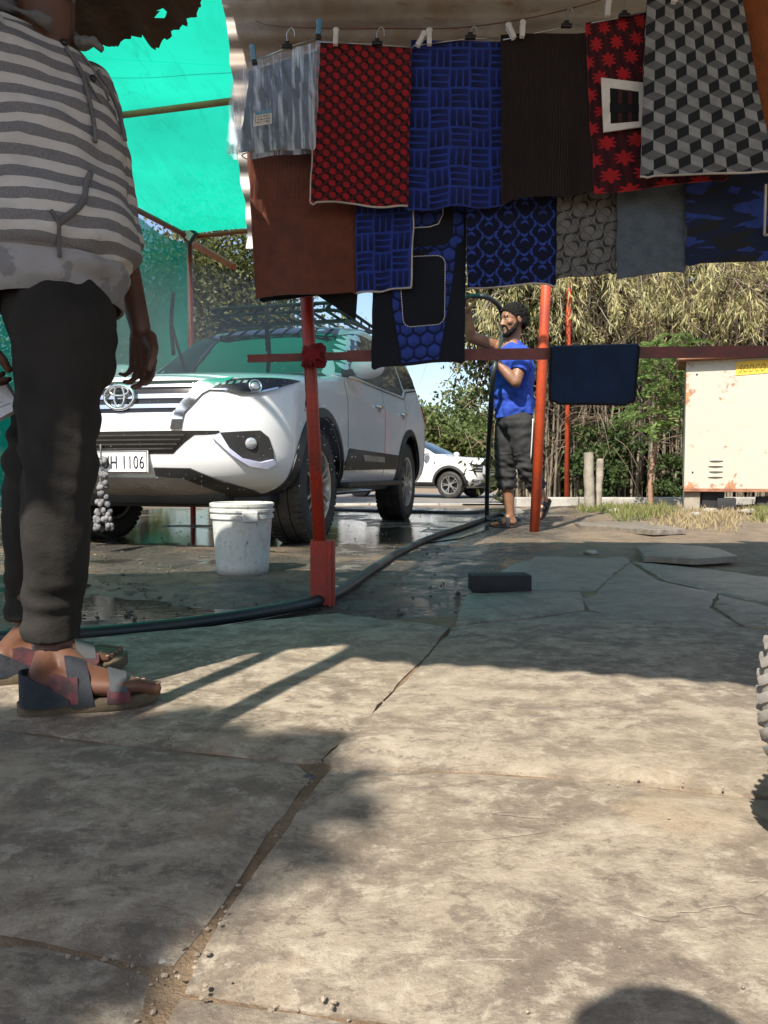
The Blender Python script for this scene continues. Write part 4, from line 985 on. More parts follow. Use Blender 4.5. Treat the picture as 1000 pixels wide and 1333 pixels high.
def wheel_mesh(R_, w, rr, nsp, twin=True):
    ty = MB(); prof = [(rr, -w * .42), (rr + .01, -w * .47), (R_ * .86, -w * .5), (R_ * .95, -w * .46), (R_ * .985, -w * .40), (R_, -w * .30)]
    g = [(R_, -w * .17), (R_ - .009, -w * .165), (R_ - .009, -w * .135), (R_, -w * .13), (R_, w * .13), (R_ - .009, w * .135), (R_ - .009, w * .165), (R_, w * .17)]
    prof = prof + g + [(r, -h) for r, h in reversed(prof)]; ty.lathe(prof, 72, axis='y')
    for k in range(54):
        t = 2 * math.pi * k / 54
        for sg in (-1, 1): 
            rt = Matrix.Rotation(-t, 3, 'Y'); ty.box(rt @ Vector((R_ - .002, sg * w * .36, 0)), (.012, w * .20, R_ * .075), rt)
    rim = MB(); rim.lathe([(rr, -w * .44), (rr + .006, -w * .46), (rr - .012, -w * .44), (rr - .022, -w * .35), (rr - .03, 0), (rr - .02, w * .4), (rr, w * .42)], 48, axis='y')
    for k in range(nsp):
        for dt in ((-.13, .13) if twin else (0,)):
            t = 2 * math.pi * k / nsp + dt * .55; t2 = 2 * math.pi * k / nsp + dt * 1.25
            p = Vector((.045 * math.cos(t), -w * .36, .045 * math.sin(t))); q = Vector(((rr - .008) * math.cos(t2), -w * .40, (rr - .008) * math.sin(t2)))
            rim.bar(p, q, .020 if twin else .05, .03, up=(0, 1, 0))
    rim.lathe([(.0001, -w * .44), (.03, -w * .44), (.055, -w * .41), (.062, -w * .3), (.06, 0)], 24, axis='y')
    dk = MB(); dk.lathe([(.0001, -w * .1), (rr - .03, -w * .1), (rr - .028, -w * .04), (.0001, -w * .04)], 32, axis='y')
    return ty.mesh('tyre', True, 35), rim.mesh('rim', True, 30), dk.mesh('wheel', True, 30)
def add_wheels(root, pos, R_, w, rr, nsp, twin):
    t, r, d = wheel_mesh(R_, w, rr, nsp, twin)
    for (x, y, rot) in pos:
        o = put('wheel', d, M['dark_metal'], root, False); o.location = (x, y, R_); o.rotation_euler = (0, random.uniform(0, 1), 0 if y < 0 else 0)
        if y > 0: o.rotation_euler = (0, random.uniform(0, 1), math.pi)
        for nm, me, mm in (('tyre', t, mtyre), ('rim', r, mrim)): put(nm, me, mm, o, False)
def shell_object(cb, root, wheels, ra, R_, mat, name='body'):
    me = cb.shell().mesh(name, True, 40); me.materials.append(mat); me.materials.append(M['black_plastic'])
    o = bpy.data.objects.new('tmpbody', me); COL.objects.link(o)
    cut = MB()
    for (x, y, _) in wheels:
        a = .50 if y > 0 else -.50; b2 = 1.3 if y > 0 else -1.3
        cut.tube([Vector((x, a, R_ + .02)), Vector((x, b2, R_ + .02))], ra, 48); 
    cme = cut.mesh('cut'); cme.materials.append(M['black_plastic']); co = bpy.data.objects.new('cut', cme); COL.objects.link(co)
    bo = o.modifiers.new('b', 'BOOLEAN'); bo.operation = 'DIFFERENCE'; bo.object = co; bo.solver = 'EXACT'
    try: bo.material_mode = 'TRANSFER'
    except Exception: pass
    out = evaluated(o); bpy.data.objects.remove(o); bpy.data.objects.remove(co)
    out.set_sharp_from_angle(angle=R(35)); out.update(); return put(name, out, mat, root, False)
def arch(cb, cx, cz, r0, r1, sg, a0=-8, a1=188, off=.012):
    q = MB(); top = []; n = 40
    for k in range(n + 1):
        t = R(a0 + (a1 - a0) * k / n)
        row = []
        for rr_, o_ in ((r0, -.03), (r0, off + .012), ((r0 + r1) / 2, off + .006), (r1, off), (r1, -.02)):
            x = cx + rr_ * math.cos(t); z = max(cz + rr_ * math.sin(t), cb.z0 + .005); row.append(Vector((x, sg * (float(cb.side(x, z)) + o_), z)))
        top += row
    fs = [(i * 5 + j, i * 5 + j + 1, (i + 1) * 5 + j + 1, (i + 1) * 5 + j) for i in range(n) for j in range(4)]
    return q.add(top, fs)
def mirrorp(poly): return [(-a, z) for a, z in reversed(poly)]

# ---- big white SUV
fwd = Vector((-.2485, -.9686, 0)); rzc = math.atan2(fwd.y, fwd.x)
FLW = grd(397, 706, GZ); left = Vector((-fwd.y, fwd.x, 0))
front_axle = FLW - left * .80; front_axle.z = GZ
suv = empty('white_suv', front_axle, rzc); tag(suv, 'large white suv with chrome grille being hosed under the green net', 'car')
tab = [(.32, .62, -3.66, .78), (.38, .80, -3.74, .86), (.46, .90, -3.80, .905), (.58, .945, -3.84, .925), (.74, .955, -3.85, .93), (.88, .94, -3.85, .932), (.98, .915, -3.84, .932), (1.035, .880, -3.84, .93), (1.07, .80, -3.83, .925), (1.10, .64, -3.83, .918),
       (1.14, .26, -3.82, .910), (1.18, -.18, -3.81, .902), (1.215, -.42, -3.80, .895), (1.30, -.56, -3.78, .872), (1.50, -.89, -3.70, .815), (1.66, -1.17, -3.60, .762), (1.73, -1.34, -3.52, .735), (1.775, -1.56, -3.42, .70), (1.803, -1.85, -3.25, .62), (1.82, -2.25, -3.0, .42)]
cb = CarBody(tab, .62, .40, 2.7, 3.2)
TR_ = .385; wp = [(0, .785, 1), (0, -.785, -1), (-2.745, .785, 1), (-2.745, -.785, -1)]
body = shell_object(cb, suv, wp, .452, TR_, mwhite)
add_wheels(suv, wp, TR_, .265, .245, 6, True)
def pn(kind, poly, mat, name, off=.004, thick=.012, sg=1, par=None, step=.05): return put(name, cb.panel(kind, poly, off, thick, sg, step).mesh(name, True, 40), mat, par or suv, False)
G = pn('f', [(-.50, 1.022), (.50, 1.022), (.44, .955), (.33, .835), (-.33, .835), (-.44, .955)], mblack, 'grille', .003)
for z, h, w0 in ((.985, .016, .47), (.925, .026, .42), (.868, .024, .37)): pn('f', [(-w0, z - h / 2), (w0, z - h / 2), (w0 + .01, z + h / 2), (-w0 - .01, z + h / 2)], mchrome, 'grille_bar', .016, .005, par=G)
for sg in (1, -1):
    mp_ = (lambda p: p) if sg == 1 else mirrorp
    pn('f', mp_([(.47, 1.012), (.585, 1.028), (.66, 1.035), (.50, .94), (.405, .83), (.385, .735), (.325, .735), (.335, .80), (.36, .86)]), mchrome, 'grille_wing', .014)
    pn('f', mp_([(.325, .735), (.385, .735), (.395, .79), (.335, .79)]), mclad, 'wing_end', .017)
    hl = pn('f', mp_([(.490, .962), (.545, 1.000), (.68, 1.030), (.80, 1.043), (.918, 1.052), (.908, 1.028), (.86, .985), (.78, .946), (.70, .938), (.62, .958)]), mhouse, 'headlight', .010, step=.03)
    pn('f', mp_([(.495, .962), (.62, .970), (.70, .950), (.78, .956), (.86, .993), (.86, .983), (.78, .945), (.70, .938), (.62, .958)]), mchrome, 'chrome_strip', .014, .004, par=hl, step=.03)
    for yy in (.56, .595, .63, .665, .70): pn('f', mp_([(yy, .985 + (yy - .56) * .12), (yy + .02, .987 + (yy - .56) * .12), (yy + .026, 1.003 + (yy - .56) * .12), (yy + .006, 1.001 + (yy - .56) * .12)]), mlens, 'led', .014, .004, par=hl, step=.03)
    p, nn = cb.nrm('f', sg * .765, .990); q = MB(); rq = nn.to_track_quat('Z', 'Y').to_matrix()
    q.ball(p + nn * .004, (.030, .030, .016), rq); put('projector', q.mesh('projector', True), mlens, hl, False)
    q = MB(); pr = [(.031, 0), (.038, .008), (.041, .0)]; vs = []
    q.lathe(pr, 24); q.v = [tuple(p + rq @ Vector(v) + nn * .010) for v in q.v]; put('ring', q.mesh('ring', True), mchrome, hl, False)
    fg = pn('f', mp_([(.575, .712), (.70, .722), (.80, .730), (.835, .69), (.850, .61), (.850, .535), (.805, .508), (.73, .535), (.635, .62)]), mclad, 'fog_surround', .006, step=.035)
    pn('f', mp_([(.560, .690), (.605, .712), (.650, .625), (.71, .568), (.79, .545), (.843, .562), (.850, .535), (.81, .508), (.74, .524), (.66, .584)]), mtrim_refl, 'fog_trim', .022, .006, par=fg, step=.035)
    p, nn = cb.nrm('f', sg * .755, .652); q = MB(); rq = nn.to_track_quat('Z', 'Y').to_matrix(); q.ball(p + nn * .008, (.036, .036, .016), rq); put('fog_lamp', q.mesh('fog_lamp', True), mlens, fg, False)
    pn('f', mp_([(.20, .512), (.42, .508), (.50, .470), (.70, .375), (.70, .335), (.50, .335), (.52, .37), (.36, .455), (.20, .462)]), mclad, 'bumper_trim', .010)
lg = pn('f', [(-.60, .725), (.60, .725), (.60, .705), (.46, .700), (.40, .655), (.33, .592), (-.33, .592), (-.40, .655), (-.46, .700), (-.60, .705)], mblack, 'lower_grille', .004)
for z in (.622, .648, .674, .700): w0 = .34 + (z - .622) * .9; pn('f', [(-w0, z - .004), (w0, z - .004), (w0, z + .004), (-w0, z + .004)], mclad, 'grille_slat', .018, .004, par=lg)
pn('f', [(-.36, .452), (.36, .452), (.52, .362), (.50, .33), (-.50, .33), (-.52, .362)], msil, 'skid_plate', .006)
# emblem: ring with two inner ellipses, as on the grille
em = MB(); p, nn = cb.nrm('f', 0, .925); 
def ering(a, bb, r, oy=0, oz=0): em.tube([Vector((p.x + .028 + (r * 0), oy + a * math.cos(t), p.z + oz + bb * math.sin(t))) for t in [2 * math.pi * k / 32 for k in range(33)]], r, 6, cap=False)
ering(.098, .070, .011); ering(.034, .062, .008, 0, .004); ering(.062, .026, .008, 0, .034)
put('emblem', em.mesh('emblem', True), mchrome, G, False)
# number plate
px_ = float(cb.front(.0, .545)) + .02; plt = MB().box((px_, -.065, .545), (.012, .50, .128), bev=.003); pl_ = put('number_plate', plt.mesh('number_plate'), mplate, suv, False)
q = MB()
for dy, dz, w, h in ((0, .06, .49, .004), (0, -.06, .49, .004), (.243, 0, .004, .124), (-.243, 0, .004, .124)): q.box((px_ + .007, -.065 + dy, .545 + dz), (.003, w, h))
put('plate_border', q.mesh('plate_border'), mink, pl_, False)
tm = text_mesh('UH 1106', .112, .0012, 1.08); bb = np.array([v.co[:] for v in tm.vertices]); wT = bb[:, 0].max()
tm.transform(Matrix(((0, 0, 1, px_ + .0075), (1, 0, 0, .160 - wT * .64), (0, 1, 0, .545 - .040), (0, 0, 0, 1))) @ Matrix.Diagonal((.64, .96, 1, 1))); put('lettering', tm, mink, pl_, False)
# glass
ws = pn('f', [(-.72, 1.245), (-.36, 1.225), (.36, 1.225), (.72, 1.245), (.655, 1.60), (.61, 1.715), (.30, 1.735), (-.30, 1.735), (-.61, 1.715), (-.655, 1.60)], mglass, 'windscreen', .003, step=.08)
pn('f', [(-.80, 1.195), (.80, 1.195), (.72, 1.238), (.36, 1.220), (-.36, 1.220), (-.72, 1.238)], mclad, 'cowl', .003)
for sg in (1, -1):
    for nm, pl in (('side_window', [(-.66, 1.245), (-.92, 1.45), (-1.20, 1.625), (-1.42, 1.672), (-1.70, 1.685), (-1.70, 1.235)]), ('side_window', [(-1.76, 1.235), (-1.76, 1.687), (-2.20, 1.690), (-2.55, 1.678), (-2.68, 1.30), (-2.55, 1.245)]), ('side_window', [(-2.74, 1.33), (-2.62, 1.675), (-2.95, 1.655), (-3.20, 1.61), (-3.42, 1.50), (-3.38, 1.40)])):
        pn('s', pl, mglass, nm, .003, sg=sg, step=.09)
    pn('s', [(-.60, 1.222), (-2.60, 1.222), (-2.78, 1.31), (-3.40, 1.385), (-3.40, 1.372), (-2.80, 1.295), (-2.62, 1.206), (-.60, 1.206)], mchrome, 'belt_moulding', .005, .006, sg=sg, step=.08)
    pn('s', [(-1.703, 1.235), (-1.757, 1.235), (-1.757, 1.688), (-1.703, 1.686)], mclad, 'door_pillar', .004, sg=sg)
    for pl in ([(-.585, 1.20), (-.575, 1.20), (-.60, .60), (-.61, .60)], [(-1.735, 1.205), (-1.727, 1.205), (-1.727, .45), (-1.735, .45)], [(-2.68, 1.22), (-2.672, 1.22), (-2.60, 1.0), (-2.46, .86), (-2.30, .70), (-2.22, .50), (-2.23, .50), (-2.31, .705), (-2.47, .868), (-2.61, 1.01)]): pn('s', pl, M['black_plastic'], 'door_gap', .0012, .006, sg=sg, step=.06)
    pn('s', [(-.52, .545), (-.64, .665), (-2.26, .645), (-2.20, .515), (-.50, .50)], mclad, 'door_cladding', .014, sg=sg)
    pn('s', [(-1.02, .575), (-1.68, .572), (-1.66, .618), (-.98, .625)], msil, 'cladding_strip', .018, .004, sg=sg)
    for hx in (-1.50, -2.44):
        q = MB(); pts = [cb.ps_(hx - .10 + .2 * k / 6, 1.045, sg) + Vector((0, sg * (.012 + .022 * math.sin(math.pi * k / 6)), 0)) for k in range(7)]; q.tube(pts, .013, 8, sq=(1, 1.2)); h_ = put('door_handle', q.mesh('door_handle', True), mchrome, suv, False)
        q = MB(); q.ball(cb.ps_(hx - .02, 1.035, sg) + Vector((0, sg * .001, 0)), (.055, .006, .034)); put('handle_cup', q.mesh('handle_cup', True), mlens, h_, False)
    for cx in (0, -2.745): put('wheel_arch', arch(cb, cx, TR_ + .02, .455, .515, sg).mesh('wheel_arch', True, 40), mclad, suv, False)
    q = MB(); q.box((-1.36, sg * .885, .385), (1.72, .17, .045), bev=.012); q.box((-1.36, sg * .83, .44), (1.8, .05, .12), bev=.01)
    for bx in (-.75, -1.95): q.bar((bx, sg * .6, .40), (bx, sg * .85, .38), .05, .03)
    put('side_step', q.mesh('side_step', True, 30), mclad, suv, False)
    q = MB(); q.ball((-.70, sg * 1.055, 1.285), (.085, .135, .092)); mir = put('mirror', q.mesh('mirror', True), mwhite, suv, False)
    q = MB(); q.ball((-.745, sg * 1.055, 1.28), (.06, .122, .080)); q.bar((-.70, sg * .86, 1.24), (-.70, sg * 1.0, 1.25), .09, .04); put('mirror_base', q.mesh('mirror_base', True, 40), mclad, mir, False)
    pn('s', [(-3.60, 1.02), (-3.50, 1.22), (-3.72, 1.26), (-3.80, 1.02)], mred, 'tail_lamp', .010, sg=sg)
    q = MB(); q.tube(spline([(-1.42, sg * .655, 1.765), (-1.55, sg * .66, 1.80), (-2.4, sg * .66, 1.845), (-3.1, sg * .655, 1.80), (-3.25, sg * .65, 1.745)], 6), .017, 8); put('roof_rail', q.mesh('roof_rail', True), mclad, suv, False)
# roof carrier
q = MB()
for z, r in ((1.875, .016), (1.935, .016)):
    pts = [(-1.42, -.60), (-1.36, -.52), (-1.36, .52), (-1.42, .60), (-3.05, .60), (-3.05, -.60), (-1.42, -.60)]; q.tube([(x, y, z) for x, y in pts], r, 8)
for yy in np.linspace(-.5, .5, 7): q.bar((-1.36, yy, 1.875), (-1.36, yy + .05, 1.935), .05, .014)
for xx in np.linspace(-1.55, -2.95, 6):
    for yy in (-.6, .6): q.tube([(xx, yy, 1.875), (xx, yy, 1.935)], .010, 6)
for yy in np.linspace(-.5, .5, 8): q.bar((-1.37, yy, 1.872), (-3.04, yy, 1.872), .03, .012)
for xx in (-1.7, -2.3, -2.9):
    q.bar((xx, -.66, 1.845), (xx, .66, 1.845), .05, .03)
put('roof_carrier', q.mesh('roof_carrier', True, 30), pm('carrier_paint', (.012, .020, .020), .5), suv, False)
# raised wipers
for y0, y1 in ((.36, .40), (-.30, -.33)):
    q = MB(); a = Vector((float(cb.front(y0, 1.22)) + .03, y0, 1.235))
    q.tube(spline([a, a + Vector((.07, y1 - y0, .16)), a + Vector((.16, (y1 - y0) * 1.5, .36))], 6), [.015] * 6 + [.013] * 7, 6)
    t = a + Vector((.16, (y1 - y0) * 1.5, .36)); q.tube(spline([t + Vector((-.08, -.03, -.22)), t + Vector((-.01, -.005, 0)), t + Vector((.05, .05, .22))], 6), .012, 6, sq=(1, 1.8)); put('wiper', q.mesh('wiper', True), mclad, suv, False)
# underbody and bumper beam
q = MB(); q.box((-1.4, 0, .36), (4.2, 1.1, .16), bev=.03); q.tube([(0, -.7, .36), (0, .7, .36)], .05, 8); q.tube([(-2.745, -.7, .36), (-2.745, .7, .36)], .06, 8); q.ball((-2.745, 0, .36), .14); put('underbody', q.mesh('underbody', True, 30), M['black_plastic'], suv, False)
q = MB(); pp = [(float(cb.front(y, .34)) - .04, y, .315) for y in np.linspace(-.74, .74, 24)]; q.tube(pp, .035, 8, sq=(1, 1.4)); put('bumper_lip', q.mesh('bumper_lip', True), mclad, suv, False)
# garland hanging from the bumper
gl = MB(); random.seed(2); SM = Matrix.Translation(front_axle) @ Matrix.Rotation(rzc, 4, 'Z')
g0 = at(129, 600, (SM @ Vector((.99, -.1, .5))).y); zt = g0.z
for k, (dz, r, cnt) in enumerate(((-.0, .02, 5), (-.07, .022, 6), (-.14, .022, 6), (-.20, .020, 6), (-.25, .034, 9), (-.30, .040, 10), (-.345, .046, 12), (-.385, .048, 12))):
    for j in range(cnt):
        t = 2 * math.pi * j / cnt + random.random(); gl.ball(g0 + Vector((.02 + r * 1.0 * math.cos(t), r * .5 * math.sin(t), dz + random.uniform(-.02, .01))), (.017, .015, .019), nu=8, nv=5)
gl.tube([g0 + Vector((0, .03, .10)), g0 + Vector((0, 0, -.40))], .004, 5)
o = gl.build('garland', pm('dried_flowers', (.20, .195, .20), .8, col2=(.08, .08, .09), ns=30), None, True); tag(o, 'grey dried flower garland hanging from the bumper of the large suv', 'garland')

# ---- parked white crossover on the road
fw2 = Vector((.88, -.475, 0)).normalized(); rz2 = math.atan2(fw2.y, fw2.x); rw = Vector((fw2.y, -fw2.x, 0))
wl = at(588, 648, 19.2); zr = float(terr(np.array([0.]), np.array([19.2]))[0]) + .036
fa = Vector((wl.x, 19.2, zr)) - rw * .72; crs = empty('white_crossover', fa, rz2); tag(crs, 'small white crossover parked on the road behind the large suv', 'car')
tab2 = [(.26, .60, -3.30, .74), (.34, .74, -3.36, .83), (.48, .83, -3.40, .875), (.66, .855, -3.42, .89), (.82, .85, -3.42, .892), (.92, .82, -3.42, .89), (.975, .74, -3.41, .885), (1.01, .55, -3.41, .878), (1.035, .25, -3.40, .872), (1.06, -.12, -3.38, .865), (1.10, -.32, -3.36, .855), (1.22, -.58, -3.30, .82), (1.40, -.98, -3.15, .75), (1.52, -1.28, -3.02, .70), (1.575, -1.50, -2.9, .66), (1.61, -1.80, -2.75, .58), (1.628, -2.1, -2.5, .40)]
sv_cb = cb; cb = CarBody(tab2, .52, .4, 2.6, 3.0); T2 = .335; wp2 = [(0, .76, 1), (0, -.76, -1), (-2.61, .76, 1), (-2.61, -.76, -1)]
body2 = shell_object(cb, crs, wp2, .405, T2, mwhite); add_wheels(crs, wp2, T2, .215, .225, 5, True)
def pc2(kind, poly, mat, name, off=.004, thick=.012, sg=1, par=None, step=.06): return put(name, cb.panel(kind, poly, off, thick, sg, step).mesh(name, True, 40), mat, par or crs, False)
pc2('f', [(-.66, 1.11), (.66, 1.11), (.57, 1.52), (.25, 1.56), (-.25, 1.56), (-.57, 1.52)], mglass, 'windscreen', .003)
g2 = pc2('f', [(-.50, .90), (.50, .90), (.52, .80), (.42, .62), (-.42, .62), (-.52, .80)], mblack, 'grille', .006)
for z in (.67, .72, .77, .82, .87): pc2('f', [(-.44, z - .008), (.44, z - .008), (.44, z + .008), (-.44, z + .008)], mlens, 'grille_bar', .012, .004, par=g2)
q = MB().box((float(cb.front(0, .5)) + .02, 0, .52), (.01, .48, .11)); pl2 = put('number_plate', q.mesh('number_plate'), mplate, crs, False)
pc2('f', [(-.5, .40), (.5, .40), (.62, .30), (-.62, .30)], mclad, 'bumper_trim', .008)
for sg in (1, -1):
    mp_ = (lambda p: p) if sg == 1 else mirrorp
    h2 = pc2('f', mp_([(.62, .66), (.80, .66), (.855, .80), (.845, .84), (.60, .83)]), mblack, 'headlight', .010); 
    for pl in ([(.64, .68), (.78, .68), (.80, .71), (.65, .71)], [(.63, .75), (.80, .75), (.82, .78), (.63, .78)], [(.60, .835), (.86, .86), (.86, .845), (.60, .82)], [(.80, .68), (.83, .68), (.85, .80), (.83, .82)]): pc2('f', mp_(pl), mlens, 'led', .014, .004, par=h2)
    pc2('f', mp_([(.64, .45), (.80, .48), (.80, .42), (.66, .40)]), mclad, 'fog_surround', .008); pc2('f', mp_([(.66, .44), (.78, .465), (.77, .44), (.67, .42)]), mlens, 'fog_lamp', .012)
    for cx in (0, -2.61): put('wheel_arch', arch(cb, cx, T2 + .02, .405, .470, sg).mesh('wheel_arch', True, 40), mclad, crs, False)
    pc2('s', [(-.56, 1.10), (-.92, 1.33), (-1.22, 1.475), (-1.50, 1.515), (-1.50, 1.095)], mglass, 'side_window', .003, sg=sg); pc2('s', [(-1.56, 1.095), (-1.56, 1.518), (-2.1, 1.515), (-2.4, 1.47), (-2.45, 1.10)], mglass, 'side_window', .003, sg=sg)
    pc2('s', [(-.46, .30), (-.46, .40), (-2.15, .42), (-2.15, .30)], mclad, 'sill_cladding', .012, sg=sg)
    for pl in ([(-.52, 1.06), (-.51, 1.06), (-.52, .45), (-.53, .45)], [(-1.535, 1.08), (-1.525, 1.08), (-1.525, .44), (-1.535, .44)]): pc2('s', pl, M['black_plastic'], 'door_gap', .0015, .005, sg=sg)
    q = MB(); q.ball((-.60, sg * 1.0, 1.13), (.08, .12, .075)); q.bar((-.6, sg * .8, 1.08), (-.6, sg * .95, 1.1), .06, .03); put('mirror', q.mesh('mirror', True), mwhite, crs, False)
    q = MB(); q.tube(spline([(-1.35, sg * .62, 1.565), (-1.5, sg * .63, 1.60), (-2.1, sg * .63, 1.64), (-2.7, sg * .62, 1.60)], 5), .016, 8); put('roof_rail', q.mesh('roof_rail', True), mclad, crs, False)
    q = MB(); q.tube([cb.ps_(-1.38 + .16 * k / 4, .93, sg) + Vector((0, sg * (.008 + .02 * math.sin(math.pi * k / 4)), 0)) for k in range(5)], .012, 6); put('door_handle', q.mesh('door_handle', True), mwhite, crs, False)
q = MB(); q.box((-1.3, 0, .30), (3.6, 1.0, .12), bev=.03); put('underbody', q.mesh('underbody', True, 30), M['black_plastic'], crs, False)
# ================================================================== people
mskin = pm('dark_skin', (.125, .054, .030), .55, col2=(.095, .040, .022), ns=12, fine=.08, bmp=.12, bs=260, bd=.002, sub=.12)
mskin2 = pm('brown_skin', (.27, .135, .078), .5, col2=(.22, .105, .060), ns=12, fine=.06, sub=.12)
mhair = pm('black_hair', (.008, .007, .006), .75, spec=.2, bmp=.8, bs=220, bd=.006)
meye = pm('eye_white', (.6, .58, .54), .3); miris = pm('eye_iris', (.015, .008, .005), .2); mnail = pm('toe_nail', (.30, .17, .12), .4)
def head(mb, C, f, u, s=1.0):
    """adds skull, jaw, nose, lips and ears; f forward, u up; returns local->world"""
    f = Vector(f).normalized(); u = (Vector(u) - f * f.dot(Vector(u))).normalized(); r = f.cross(u); Rm = Matrix((f, r, u)).transposed(); T = lambda x, y, z: Vector(C) + Rm @ (Vector((x, y, z)) * s)
    S3 = lambda a, b2, c: (a * s, b2 * s, c * s)
    mb.ball(T(-.012, 0, .030), S3(.098, .076, .088), Rm); mb.ball(T(.022, 0, -.020), S3(.066, .064, .078), Rm); mb.ball(T(.040, 0, -.072), S3(.046, .046, .034), Rm); mb.ball(T(.068, 0, -.086), S3(.020, .024, .018), Rm)
    mb.cap(T(.078, 0, .018), .009 * s, T(.099, 0, -.024), .0125 * s); mb.ball(T(.092, .012, -.028), S3(.012, .010, .008), Rm); mb.ball(T(.092, -.012, -.028), S3(.012, .010, .008), Rm)
    mb.cap(T(.070, -.034, .028), .012 * s, T(.070, .034, .028), .012 * s); mb.ball(T(.080, 0, -.053), S3(.012, .022, .007), Rm); mb.ball(T(.077, 0, -.065), S3(.012, .020, .008), Rm)
    for q in (-1, 1): mb.ball(T(.052, q * .046, -.018), S3(.024, .022, .022), Rm); mb.ball(T(-.012, q * .077, -.006), S3(.020, .008, .032), Rm @ Matrix.Rotation(q * .25, 3, 'Z'))
    return T, Rm
def eyes(T, Rm, s, parent):
    for q in (-1, 1):
        e = MB().ball(T(.0665, q * .031, .006), (.011 * s, .009 * s, .0038 * s), Rm).build('eye', meye, parent, True); MB().ball(T(.0765, q * .031, .006), (.003 * s, .0055 * s, .005 * s), Rm).build('iris', miris, e, True)
def hand(mb, W, d, n, t, s=1.0, curl=(.5, .6, .65, .7), th=.5, spread=.06):
    """W wrist, d finger direction, n palm normal, t thumb side"""
    d = Vector(d).normalized(); n = (Vector(n) - d * d.dot(Vector(n))).normalized(); t0 = Vector(t); t = d.cross(n) if d.cross(n).dot(t0) > 0 else -d.cross(n)
    W = Vector(W); tips = []
    offs = (.030, .010, -.010, -.029); L = ((.038, .024, .020), (.042, .028, .021), (.039, .026, .020), (.030, .020, .018)); R0 = (.0092, .0095, .0090, .0080)
    for k in range(4):
        kn = W + (d * (.088 - .006 * abs(k - 1)) + t * offs[k]) * s; mb.cap(W + (d * .015 + t * offs[k] * .55) * s, .0155 * s, kn, .0115 * s)
        p = kn; a = curl[k] * .8; dd = (d + t * spread * (1.5 - k)).normalized()
        for j, l in enumerate(L[k]):
            v = dd * math.cos(a) + n * math.sin(a); q = p + v * l * s; mb.cap(p, R0[k] * (1 - .1 * j) * s, q, R0[k] * (1 - .1 * (j + 1)) * s, 10); p = q; a += curl[k]
        tips.append(p)
    b0 = W + (d * .022 + t * .026) * s; b1 = b0 + (d * .036 + t * .028 + n * .018 * th * 2) * s; b2 = b1 + (d * .028 + t * .004 + n * .012 * th * 2) * s; b3 = b2 + (d * .022 - t * .004 + n * .012 * th) * s
    mb.cap(b0, .017 * s, b1, .0125 * s); mb.cap(b1, .0125 * s, b2, .0105 * s); mb.cap(b2, .0105 * s, b3, .0085 * s); mb.ball(W + d * .04 * s, (.0, .0, .0)) if False else None
    return tips
def foot(mb, A, heel, toe, s=1.0, up=(0, 0, 1), flip=1):
    """A ankle; heel/toe at ground; returns frame"""
    heel = Vector(heel); toe = Vector(toe); f = (toe - heel); Lf = f.length; f.normalize(); u = Vector(up); u = (u - f * u.dot(f)).normalized(); r = f.cross(u) * flip
    T = lambda t, y, z: heel + f * (t * Lf) + r * y + u * z
    mb.cap(T(.10, 0, .032), .030, A, .034); mb.cap(T(.10, 0, .030), .029, T(.36, .004, .034), .027); mb.cap(A, .034, T(.42, 0, .046), .026); mb.cap(T(.42, 0, .044), .026, T(.66, .004, .026), .021)
    for k, y in enumerate((-.026, -.006, .013, .029)): mb.cap(T(.35, y * .5, .030), .020, T(.70 - .02 * k, y, .020), .0165)
    tips = []
    for k, (y, tl, rr) in enumerate(((-.030, .985, .0135), (-.010, .965, .0102), (.008, .93, .0098), (.023, .89, .0094), (.036, .845, .009))):
        a = T(.69 - .02 * k, y * .95, .019); mid = T((.69 - .02 * k + tl) / 2 + .01, y, .022); e = T(tl, y * .98, .0125); mb.cap(a, rr * 1.05, mid, rr); mb.cap(mid, rr, e, rr * .95); tips.append((e + u * rr * .55, rr, f, u))
    return T, f, u, r, Lf, tips
